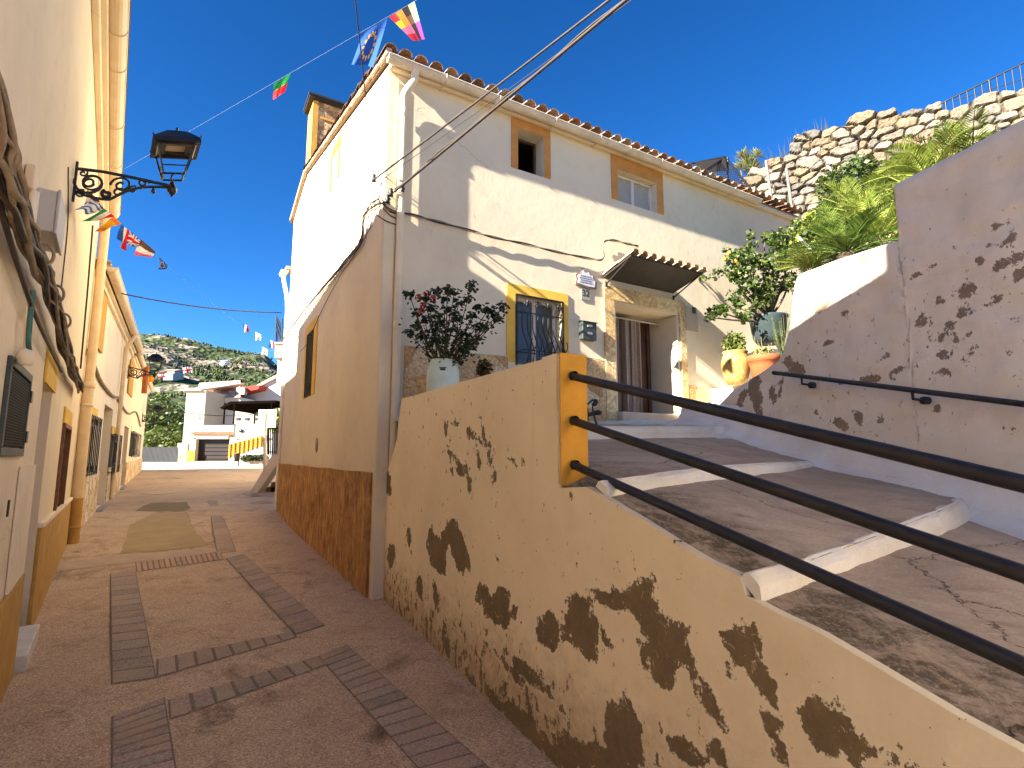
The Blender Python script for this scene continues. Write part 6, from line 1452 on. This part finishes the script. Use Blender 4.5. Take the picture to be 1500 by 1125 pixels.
specs=[([(128,278,0),(146,294,0),(140,301,.1),(120,299,.1)],6.0,'bw'),([(140,291,0),(152,305,0),(138,313,.1),(108,308,.1)],6.2,'greece'),([(152,305,0),(168,317,0),(150,322,.1),(122,325,.1)],6.5,'italy'),([(166,316,0),(178,328,0),(160,335,.1),(142,340,.1)],7,'spain'),([(178,328,0),(190,339,0),(184,368,.1),(172,350,.1)],7.6,'france'),([(190,338,0),(206,352,0),(200,362,.1),(184,358,.1)],8.2,'uk'),([(206,350,0),(228,369,0),(220,377,.1),(193,373,.1)],9.3,'bw'),
 ([(233,376,0),(245,388,0),(243,395,.1),(232,394,.1)],11,'eu')]
for i,(pts,Y,k) in enumerate(specs):
    Y_=ystr(Q1,Q2,(pts[0][0]+pts[1][0])/2); quad_=[]
    for x,y,dy in pts:
        p_=at(x,y,Y_+dy); hw=(p_.x-LN.o[0])*LN.n[0]+(p_.y-LN.o[1])*LN.n[1]
        quad_.append(p_ if hw>.05 else LN.X(x,y,.06+.05*(i%3)))
    flag(b2_,quad_,k,seed=i,wave=.03)
for i,(x,y,k) in enumerate(((360,480,'france'),(378,492,'white'),(388,514,'white'),(398,503,'france'))): fq(b2_,[(x-4,y-6,0),(x+4,y-2,0),(x+4,y+7,.1),(x-4,y+6,.1)],ystr(Q1,Q2,x),k,i,.03)
T1=at(196,556,25); T2=at(404,512,15.5)
b3=thing('bunting',T1,'far string of small faded flags crossing low in front of the hill','bunting')
mb=MB(); mb.tube([T1,T2],.003,4); mb.build('string',fmat('string',(.35,.36,.4)),b3)
for i,(x,y,k) in enumerate(((328,531,'greece'),(274,542,'uk'),(238,549,'bw'),(221,555,'spain'),(208,556,'uk'))): w_=(10,8,8,5,5)[i]; fq(b3,[(x-w_,y-4,0),(x+w_*.8,y-5,0),(x+w_,y+4,.1),(x-w_*.7,y+5,.1)],ystr(T1,T2,x),k,i,.05)
# ------------------------------------------------------------- end of the street
def bgbox(mb,x0,x1,y0,y1,Y,dep,**k):
    a=at(x0,y1,Y); b=at(x1,y1,Y); t=at((x0+x1)/2,y0,Y).z; z=at((x0+x1)/2,y1,Y).z; mb.box(a.x,b.x,Y,Y+dep,z,t,**k)
M_bgw=plaster('bright_white_render',(.50,.49,.46),amt=.12); M_bgc=plaster('pale_cream_wash',(.44,.38,.28),amt=.15)
M_yfence=simple('yellow_ochre_paint',(.36,.19,.02),.8,.2,1,.3,5)
gh=thing('garage_house',at(310,678,50),'low cream garage at the end of the street with dark brown door and terracotta coping','garage')
mb=MB(); bgbox(mb,272,283.5,641,690,50,8); bgbox(mb,283.5,333.5,636,643,50,8); bgbox(mb,333.5,341,641,690,50,8); bgbox(mb,272,341,636,641,50.4,7.2); mb.build('wall',M_bgc,gh,recalc=False)
mb=MB(); bgbox(mb,283.6,333.4,643.1,688,50.5,.15); d_=mb.build('garage_door',simple('dark_brown_metal',(.014,.008,.006),.5,.1,2,.1,3),gh)
mb=MB(); 
for k in range(7): bgbox(mb,283.8,333.2,644+k*5.6,644.6+k*5.6,50.44,.05)
mb.build('door_rib',M_dark,d_)
mb=MB()
for i in range(22): x=277+i*3.0; p=at(x,636.5,49.8); barrel(mb,p,p+Vector((0,1.0,.25)),.105,.095,UP,6,c=random.choice([(.5,.22,.12),(.45,.2,.1),(.55,.28,.16)]))
mb.build('tile_coping',M_tile,gh)
M_bgst=stonework('beige_rubble_panel',[(.55,.42,.28),(.65,.52,.36),(.42,.30,.19),(.7,.6,.45)],1.6,(.6,.38,.1),.06,(1,1,1),.8,.05)
mb=MB(); bgbox(mb,257,271.9,649,690,49.9,1.2); mb.build('stone_pier',M_bgst,None,'short crazy-stone pier left of the garage at the end of the street','pier')
mb=MB(); bgbox(mb,272,283.3,660,690,49.9,.09); mb.build('yellow_panel',M_yfence,gh)
gy=thing('corrugated_gate',at(232,686,46),'pale grey corrugated metal gate closing the left end of the street','gate')
mb=MB(); 
for i in range(60):
    x0,x1=204+i*.92,204+(i+1)*.92; a=at(x0,690,46);b=at(x1,690,46); t=at(230,655,46).z; mb.quad((a.x,46+.06*(i%2),.6),(b.x,46+.06*((i+1)%2),.6),(b.x,46+.06*((i+1)%2),t),(a.x,46+.06*(i%2),t))
mb.build('panel',simple('galvanised_sheet',(.14,.15,.16),.5,.1,1,0),gy,recalc=False)
# houses behind
wh=thing('tall_cream_house',at(280,640,58),'narrow tall cream house directly behind and left of the garage','house')
mb=MB(); bgbox(mb,264,293,572,690,58,9); mb.build('wall',M_bgc,wh,recalc=False)
mb=MB(); a=at(263,572,57.7); b=at(294,572,57.7); c_=at(288,560,62); mb.add([a,b,Vector((b.x,67,c_.z+.4)),Vector((a.x,67,c_.z-.6)),a+UP*.12,b+UP*.12,Vector((b.x,67,c_.z+.6)),Vector((a.x,67,c_.z-.4))],[(0,1,2,3),(4,5,6,7),(0,1,5,4),(1,2,6,5),(0,3,7,4)],c=(.55,.42,.30)); mb.build('roof',M_tile,wh)
mb=MB(); bgbox(mb,270,292,611,613,57.9,.05); mb.build('painted_band',M_concrete,wh)
w1_=thing('white_house',at(330,635,62),'plain white house block behind the garage under a pinkish tiled roof','house')
mb=MB(); bgbox(mb,296,345,582,690,62,10); mb.build('wall',M_bgw,w1_,recalc=False)
mb=MB(); bgbox(mb,293,302,585,625,60.5,1.4); mb.build('stair_tower',M_bgw,w1_)
mb=MB(); a=at(288,566,66.0); b=at(352,560,66); mb.add([at(286,583,61.7),at(352,582,61.7),at(352,557,72),at(292,561,72)],[(0,1,2,3)],c=(.52,.36,.26)); mb.build('roof',M_tile,w1_)
w2_=thing('long_white_house',at(395,600,66),'long white house on the right behind the pergola, with sloping roof edge','house')
mb=MB(); pf=[at(348,640,66),at(430,640,66),at(430,545,66),at(412,550,66),at(352,583,66)]; mb.prism(pf,(0,9,0)); mb.build('wall',M_bgw,w2_)
mb=MB(); pf=[at(346,584,65.6),at(412,549,65.6),at(430,543,65.6),at(430,540,65.6),at(411,545.5,65.6),at(346,580,65.6)]; mb.prism(pf,(0,10,0),c=(.55,.40,.30)); mb.build('roof',M_tile,w2_)
mb=MB(); mb.prism([at(343,578,64),at(378,570,64),at(381,564,64),at(352,567,64)],(0,2,0),c=(.30,.04,.03)); mb.build('red_roof',M_tile,None,'dark red lean-to roof in front of the long white house','roof')
mb=MB(); 
for dx,dy,r_ in ((352,572,.5),(340,576,.35),(316,574,.3)): 
    p=at(dx,dy,63.5); mb=MB(); mb.box(p.x-r_,p.x+r_,63.5,64.2,p.z-r_,p.z+r_*.8); mb.build('rooftop_unit',M_concrete,w1_)
# pergola terrace
pt=thing('pergola_terrace',at(365,650,47),'white terrace with dark wooden pergola roof, right of the garage','terrace')
mb=MB(); bgbox(mb,341.2,396,621,690,47,10); mb.build('wall',M_bgw,pt,recalc=False)
mb=MB(); bgbox(mb,341.5,396,641,642,46.8,.15); mb.build('ledge',M_bgw,pt); mb=MB(); bgbox(mb,296,341,623,640,52,.4); mb.build('parapet',M_bgw,pt)
M_wood=simple('dark_stained_wood',(.006,.004,.003),1.0,.2,3,spec=0)
mb=MB(); pf=[at(322,597,47.5),at(337,588,47.5),at(404,586.5,47.5),at(404,590,47.5),at(339,592,47.5),at(324,599,47.5)]; mb.prism(pf,(0,6,0)); mb.build('pergola_roof',M_wood,pt)
for x,Y in ((327,48),(341.5,47.3),(396,47.3),(372,52)): 
    mb=MB(); bgbox(mb,x-.8,x+.8,590,621,Y,.12); mb.build('post',M_wood,pt)
mb=MB(); bgbox(mb,343,396,598,621,54,.3); mb.build('back_wall',M_bgc,pt)
mb=MB(); bgbox(mb,363,379,602,620,53.5,.3); mb.build('green_door',simple('grey_green_paint',(.25,.27,.2),.7),pt)
mb=MB()
for x in (348,361,376): bgbox(mb,x-2.5,x+2.5,612,616,46.85,.3)
mb.build('flower_box',M_iron,pt)
mb=MB(); p=at(353,631,46.9); mb.lathe(p,[(0,.02),(.18,.02),(.18,-.03),(0,-.03)],12,axis=(0,-1,0)); mb.build('round_vent',M_iron,pt)
# yellow pierced fence going uphill
yf=thing('yellow_fence',at(365,665,44),'yellow ochre pierced wall climbing to the right beside the garage','fence')
mb=MB(); L_=[(336,671),(388,652)]; T_=[(336,650.5),(388,637)]
A_,B_,C_,D_=[at(*p,44) for p in (L_[0],L_[1],T_[1],T_[0])]
mb.prism([A_,B_,C_,D_],(0,.10,0)); mb.build('panel',M_yfence,yf)
mb=MB(); up_=UP*.12
mb.prism([D_,C_,C_+up_,D_+up_],(0,.3,0)); mb.prism([A_-UP*.9,B_-UP*.9,B_,A_],(0,.3,0)); mb.build('coping',M_bgw,yf)
for i in range(9):
    mb=MB(); p=A_.lerp(B_,i/8); q_=D_.lerp(C_,i/8); mb.box(p.x-.07,p.x+.07,43.9,44.16,p.z,q_.z); mb.build('pillar',M_yfence,yf)
for i in range(8):
    mb=MB(); c_=A_.lerp(B_,(i+.5)/8).lerp(D_.lerp(C_,(i+.5)/8),.5)
    for k in (.10,.22): mb.tube([c_+Vector((k*math.cos(a),-.03,k*1.5*math.sin(a))) for a in np.linspace(0,2*PI,11)],.025,4)
    mb.build('pierced_motif',M_ochre,yf)
# raised kerb planter, bin, hedge, notice boards, pole
mb=MB(); bgbox(mb,348,396,665,690,41,3); mb.build('kerb_planter',M_concrete,None,'grey concrete planter bed below the yellow fence','planter',recalc=False)
mb=MB(); 
for k,x in enumerate((360,366,372,378,384)): addleaves(mb,200,at(x,671-k*.2,40.9),(.42,.35,.26),.16,[(.02,.035,.01),(.03,.05,.015),(.045,.07,.02)],seed=200+k,shell=0)
mb.build('low_hedge',M_leaf,None,'low dark green hedge in front of the yellow fence','hedge',recalc=False)
bn=thing('litter_bin',at(347,684,36),'black litter bin on a post in front of the garage','bin')
mb=MB(); p=at(347.5,664,36); mb.lathe(p-UP*.55,[(0,0),(.16,0),(.19,.5),(.20,.55),(0,.55)],14); mb.build('basket',M_iron,bn); mb=MB(); mb.tube([at(349,684,36.3),at(349,664,36.3)],.04,6); mb.build('post',M_iron,bn)
nbx=thing('notice_board',at(388,690,28),'pair of pale notice panels on a pole at the right end of the street','notice board')
mb=MB(); mb.tube([at(388,694,28),at(388,600,28)],.09,8); mb.build('pole',M_concrete,nbx)
for x0,x1,y0,y1 in ((377,386.5,600,633),(391,403,600,626)): mb=MB(); bgbox(mb,x0,x1,y0,y1,27.9,.05); mb.build('panel',simple('pale_green_panel',(.62,.64,.58),.6,.05),nbx)
mb=MB(); addleaves(mb,500,at(404,617,36),(.45,.4,.9),.22,CYL+BUSH,seed=300,shell=.1); mb.tube([at(404,690,36),at(404,617,36)],.08,6,c=(.1,.07,.04)); mb.build('slim_tree',M_leaf,None,'slim bright green tree beside the notice panels','tree',recalc=False)
bounce_house=thing('house',(-8.0,22,.3),'unseen cream house added behind the corner house to bounce sunlight onto the left row','house')  # unseen, added so its sunlit wall throws light back across the street
mb=MB(); mb.add([(-8.1,20.2,0),(-13.3,32.5,0),(-5,35,0),(-2,22,0),(-8.1,20.2,7.2),(-13.3,32.5,7.2),(-5,35,7.2),(-2,22,7.2)],[(0,1,5,4),(1,2,6,5),(2,3,7,6),(3,0,4,7),(4,5,6,7)]); mb.build('wall',M_house,bounce_house)
mb=MB(); mb.add([(-8.3,20.0,7.21),(-13.5,32.6,7.21),(-5,35.2,7.21),(-2,21.8,7.21),(-7,27,8.6)],[(0,1,4),(1,2,4),(2,3,4),(3,0,4)],c=(.35,.22,.14)); mb.build('roof',M_tile,bounce_house)
# side stair with slanted parapet past the corner house
st_=thing('side_stair',at(395,710,18),'concrete side stair with sloping cream parapet just past the corner house','stair')
ap=[at(366,722,17.6),at(376,723,17.6),at(404,682,17.6),at(413,672,17.6),at(413,664,17.6),at(399,666,17.6)]
mb=MB(); mb.prism(ap,(.06,.35,0)); mb.build('parapet',M_left2,st_)
mb=MB(); z0_=ap[0].z
for k in range(7): mb.box(ap[1].x+.12+k*.17,ap[1].x+2.6,17.95,19.4,z0_-.2,z0_+.16*(k+1)+.001*k)
mb.build('steps',simple('brown_tiled_step',(.22,.13,.08),.8,.2,4),st_,recalc=False)
rl2=thing('stair_railing',at(395,665,19),'black iron balustrade at the head of the side stair','railing')
mb=MB(); mb.tube([at(393,627,19),at(413,628,19)],.03,6); mb.tube([at(393,662,19),at(413,662,19)],.02,6); mb.build('rail',M_iron,rl2)
for i in range(7): mb=MB(); x=393+i*3.2; mb.tube([at(x,627,19),at(x,666,19)],.022 if i else .045,5); mb.build('baluster',M_iron,rl2)
mb=MB(); bgbox(mb,404,420,636,668,19.6,.3); mb.build('low_white_wall',M_bgw,None,'bit of low white wall behind the black balustrade','wall')
fh=thing('far_roof_corner',at(408,505,26),'small beige chimney with dark netted frame above, at the far edge of the corner house','chimney')
mb=MB(); bgbox(mb,402,415,503,524,26,.8); bgbox(mb,401,415,501,503.5,25.9,1.0); bgbox(mb,405,416,524,560,26.2,1); mb.build('stack',M_bgc,fh); mb=MB(); 
for a,b in (((405,462),(404,501)),((413,466),(413,501)),((405,463),(413,480)),((405,470),(413,492)),((404,480),(413,500))): mb.tube([at(*a,26.3),at(*b,26.3)],.035,5)
mb.build('frame',M_iron,fh); mb=MB(); mb.add([at(405,463,26.35),at(413,482,26.35),at(413,501,26.35),at(404,501,26.35)],[(0,1,2,3)]); mb.build('net',M_net,fh,recalc=False)
# ------------------------------------------------------------- hill
def hillz(x,y):
    """height of the ridge: matches the skyline seen at the end of the street, falling away on the other sides"""
    r=math.hypot(x,y); px=750+FPX*x/y
    pts=[(-900,560),(-400,520),(0,500),(150,484),(215,487),(245,492),(290,505),(330,513),(380,523),(415,545),(500,560),(700,580),(1000,600),(1600,620),(2600,640)]
    Yp=620
    for (a,ya),(b,yb) in zip(pts,pts[1:]):
        if a<=px<=b: Yp=lerp(ya,yb,(px-a)/(b-a)); break
    top=(665-Yp)/FPX*760
    f=max(0,min(1,(y-170)/590)); f2=f*f*(3-2*f)*.55+f*.45
    z=top*f2 if y<760 else top*max(.2,1-(y-760)/900)
    return -6+z
def hz(x,y):
    n=mnoise.fractal(Vector((x/90,y/90,1)),1,2,6)*14+mnoise.noise(Vector((x/22,y/22,4)))*3; f=max(0,min(1,(y-170)/400)); top=1 if y<640 else max(.35,1-(y-640)/150)
    cl=mnoise.noise(Vector((x/140,y/60,8))); n+=8*max(0,cl)**.5 if cl>.1 else 0
    return hillz(x,y)+n*f*top
def m_hill():
    m,nt,b=newmat('pine_and_limestone_hillside',.95); o=objc(nt)
    big=tex(nt,.012,6,.65,mscale(nt,o,(1,1,2.2)),.6); md=tex(nt,.05,6,.7,o,.4); vo=nd(nt,'ShaderNodeTexVoronoi',i={'Scale':.16}); nt.links.new(o,vo.inputs['Vector'])
    g_=ramp(nt,vo.outputs['Distance'],[(.0,(.065,.085,.02)),(.5,(.035,.055,.016)),(.9,(.012,.02,.008))]).outputs[0]
    sp=nd(nt,'ShaderNodeSeparateColor'); nt.links.new(vo.outputs['Color'],sp.inputs[0]); g_=mix(nt,.5,g_,mix(nt,sp.outputs[0],.2,.8),'OVERLAY')
    rk=mix(nt,md.outputs[0],(.15,.12,.09),(.24,.20,.16)); rk=mix(nt,sstep(nt,tex(nt,.25,5,.7,mscale(nt,o,(1,1,3))).outputs[0],.5,.65),rk,(.16,.13,.09))
    sx=nd(nt,'ShaderNodeSeparateXYZ'); nt.links.new(o,sx.inputs[0])
    hi=sstep(nt,sx.outputs[2],60,135)
    mk=sstep(nt,mth(nt,'ADD',mth(nt,'ADD',mth(nt,'MULTIPLY',big.outputs[0],.6),mth(nt,'MULTIPLY',md.outputs[0],.4)),mth(nt,'MULTIPLY',hi,.07)),.535,.565)
    cc=mix(nt,mk,g_,rk); nt.links.new(cc,b.inputs['Base Color']); bump(nt,b,mth(nt,'ADD',vo.outputs['Distance'],md.outputs[0]),.9,4); return m
xs_=np.concatenate([np.arange(-1500,-640,40),np.arange(-640,-120,6),np.arange(-120,1600,40)]); ys_=np.concatenate([np.arange(165,800,9),np.arange(800,1500,60)])
sheet('hill',list(xs_),list(ys_),hz,m_hill())
# pine wood scattered on the hill: uncountable, one object
g=np.random.default_rng(5); mb=MB(); PINE=[(.028,.044,.013),(.042,.060,.017),(.058,.074,.022),(.019,.031,.011)]
for i in range(5200):
    y=g.uniform(185,760); px=g.uniform(195,425); x=(px-750)/FPX*y
    cl=mnoise.fractal(Vector((x/45,y/45,20)),1,2,4)
    if cl<.02: continue
    z=hz(x,y); s_=g.uniform(.9,2.4)
    if z>92 and px<310 and cl<.35: continue
    c=PINE[int(g.integers(4))]; n=6; V=[]
    for (rr,zz) in ((.35,.1),(1,.55),(.7,1.15),(.05,1.6)):
        for k in range(n): a=2*PI*k/n+g.uniform(-.2,.2); V.append((x+math.cos(a)*rr*s_*.7,y+math.sin(a)*rr*s_*.7,z+zz*s_*g.uniform(.85,1.1)))
    F=[(j*n+k,j*n+(k+1)%n,(j+1)*n+(k+1)%n,(j+1)*n+k) for j in range(3) for k in range(n)]; mb.add(V,F,c=c)
tag(mb.build('pine_wood',vcol('pine_foliage',.9,.6,.4,0),None,recalc=False),kind='stuff')
# far small white villas on the slope
for k,(px,py,w_,lab) in enumerate(((257,566,4,'tiny white farmhouse on the hillside left of the tall cream house'),)):
    y=420.; 
    for it in range(40):
        p=at(px,py,y); 
        if hz(p.x,p.y)>p.z: break
        y+=8
    t=thing('hillside_villa',p,lab,'house'); zz=hz(p.x,p.y)-1; mb=MB(); mb.box(p.x-w_,p.x+w_,p.y-9,p.y+3,zz-3,zz+5); mb.box(p.x-w_*.4,p.x+w_*1.4,p.y-13,p.y-9.02,zz-3,zz+2.5); mb.build('wall',simple('white_villa_wall',(.35,.35,.35),.8,.05),t)
    mb=MB(); mb.add([(p.x-w_-.6,p.y-10,zz+5.02),(p.x+w_+.6,p.y-10,zz+5.02),(p.x+w_+.6,p.y-3,zz+7),(p.x-w_-.6,p.y-3,zz+7),(p.x-w_-.6,p.y+4,zz+5.02),(p.x+w_+.6,p.y+4,zz+5.02)],[(0,1,2,3),(3,2,5,4),(0,3,4),(1,5,2)],c=(.4,.26,.18)); mb.build('roof',M_tile,t)
# broad-leaved trees beyond the gate
BG=[(.055,.085,.013),(.08,.11,.02),(.035,.06,.011),(.10,.125,.025)]; random.seed(9)
for k,(px,py,Y,rr,lab) in enumerate(((222,628,80,3.0,'bright green broad tree directly behind the left part of the grey gate'),(243,632,78,3.2,'bright green rounded tree behind the right part of the grey gate'),(232,608,110,4.2,'mid-green tree farther back between the last lamp and the cream house'),(252,612,120,4.4,'green tree farther back touching the tall cream house'),(213,600,100,3.6,'green tree half hidden by the end of the left row'),(228,643,62,1.8,'low lime-green bush-like tree just over the grey gate'),(250,647,60,1.7,'low lime-green small tree beside the stone pier'))):
    c_=at(px,py,Y); t=thing('broadleaf_tree',(c_.x,c_.y,ground(c_.x,c_.y)-1.5),lab,'tree','broad-leaved trees beyond the gate'); mb=MB()
    for q_ in range(7): addleaves(mb,170,c_+Vector((random.uniform(-.7,.7)*rr,random.uniform(-.5,.5)*rr,random.uniform(-.5,.5)*rr)),(rr*.62,rr*.55,rr*.5),.24*rr**.6,BG if k!=2 and k!=3 else BUSH+BG,seed=400+k*10+q_,shell=.3)
    mb.build('crown',M_leaf,t,recalc=False); mb=MB(); base=Vector((c_.x,c_.y,ground(c_.x,c_.y)-2.5)); branchy(mb,base,[c_+Vector((random.uniform(-.5,.5)*rr,0,random.uniform(-.2,.4)*rr)) for _ in range(4)],.16*rr**.5); mb.build('trunk',M_bark,t)
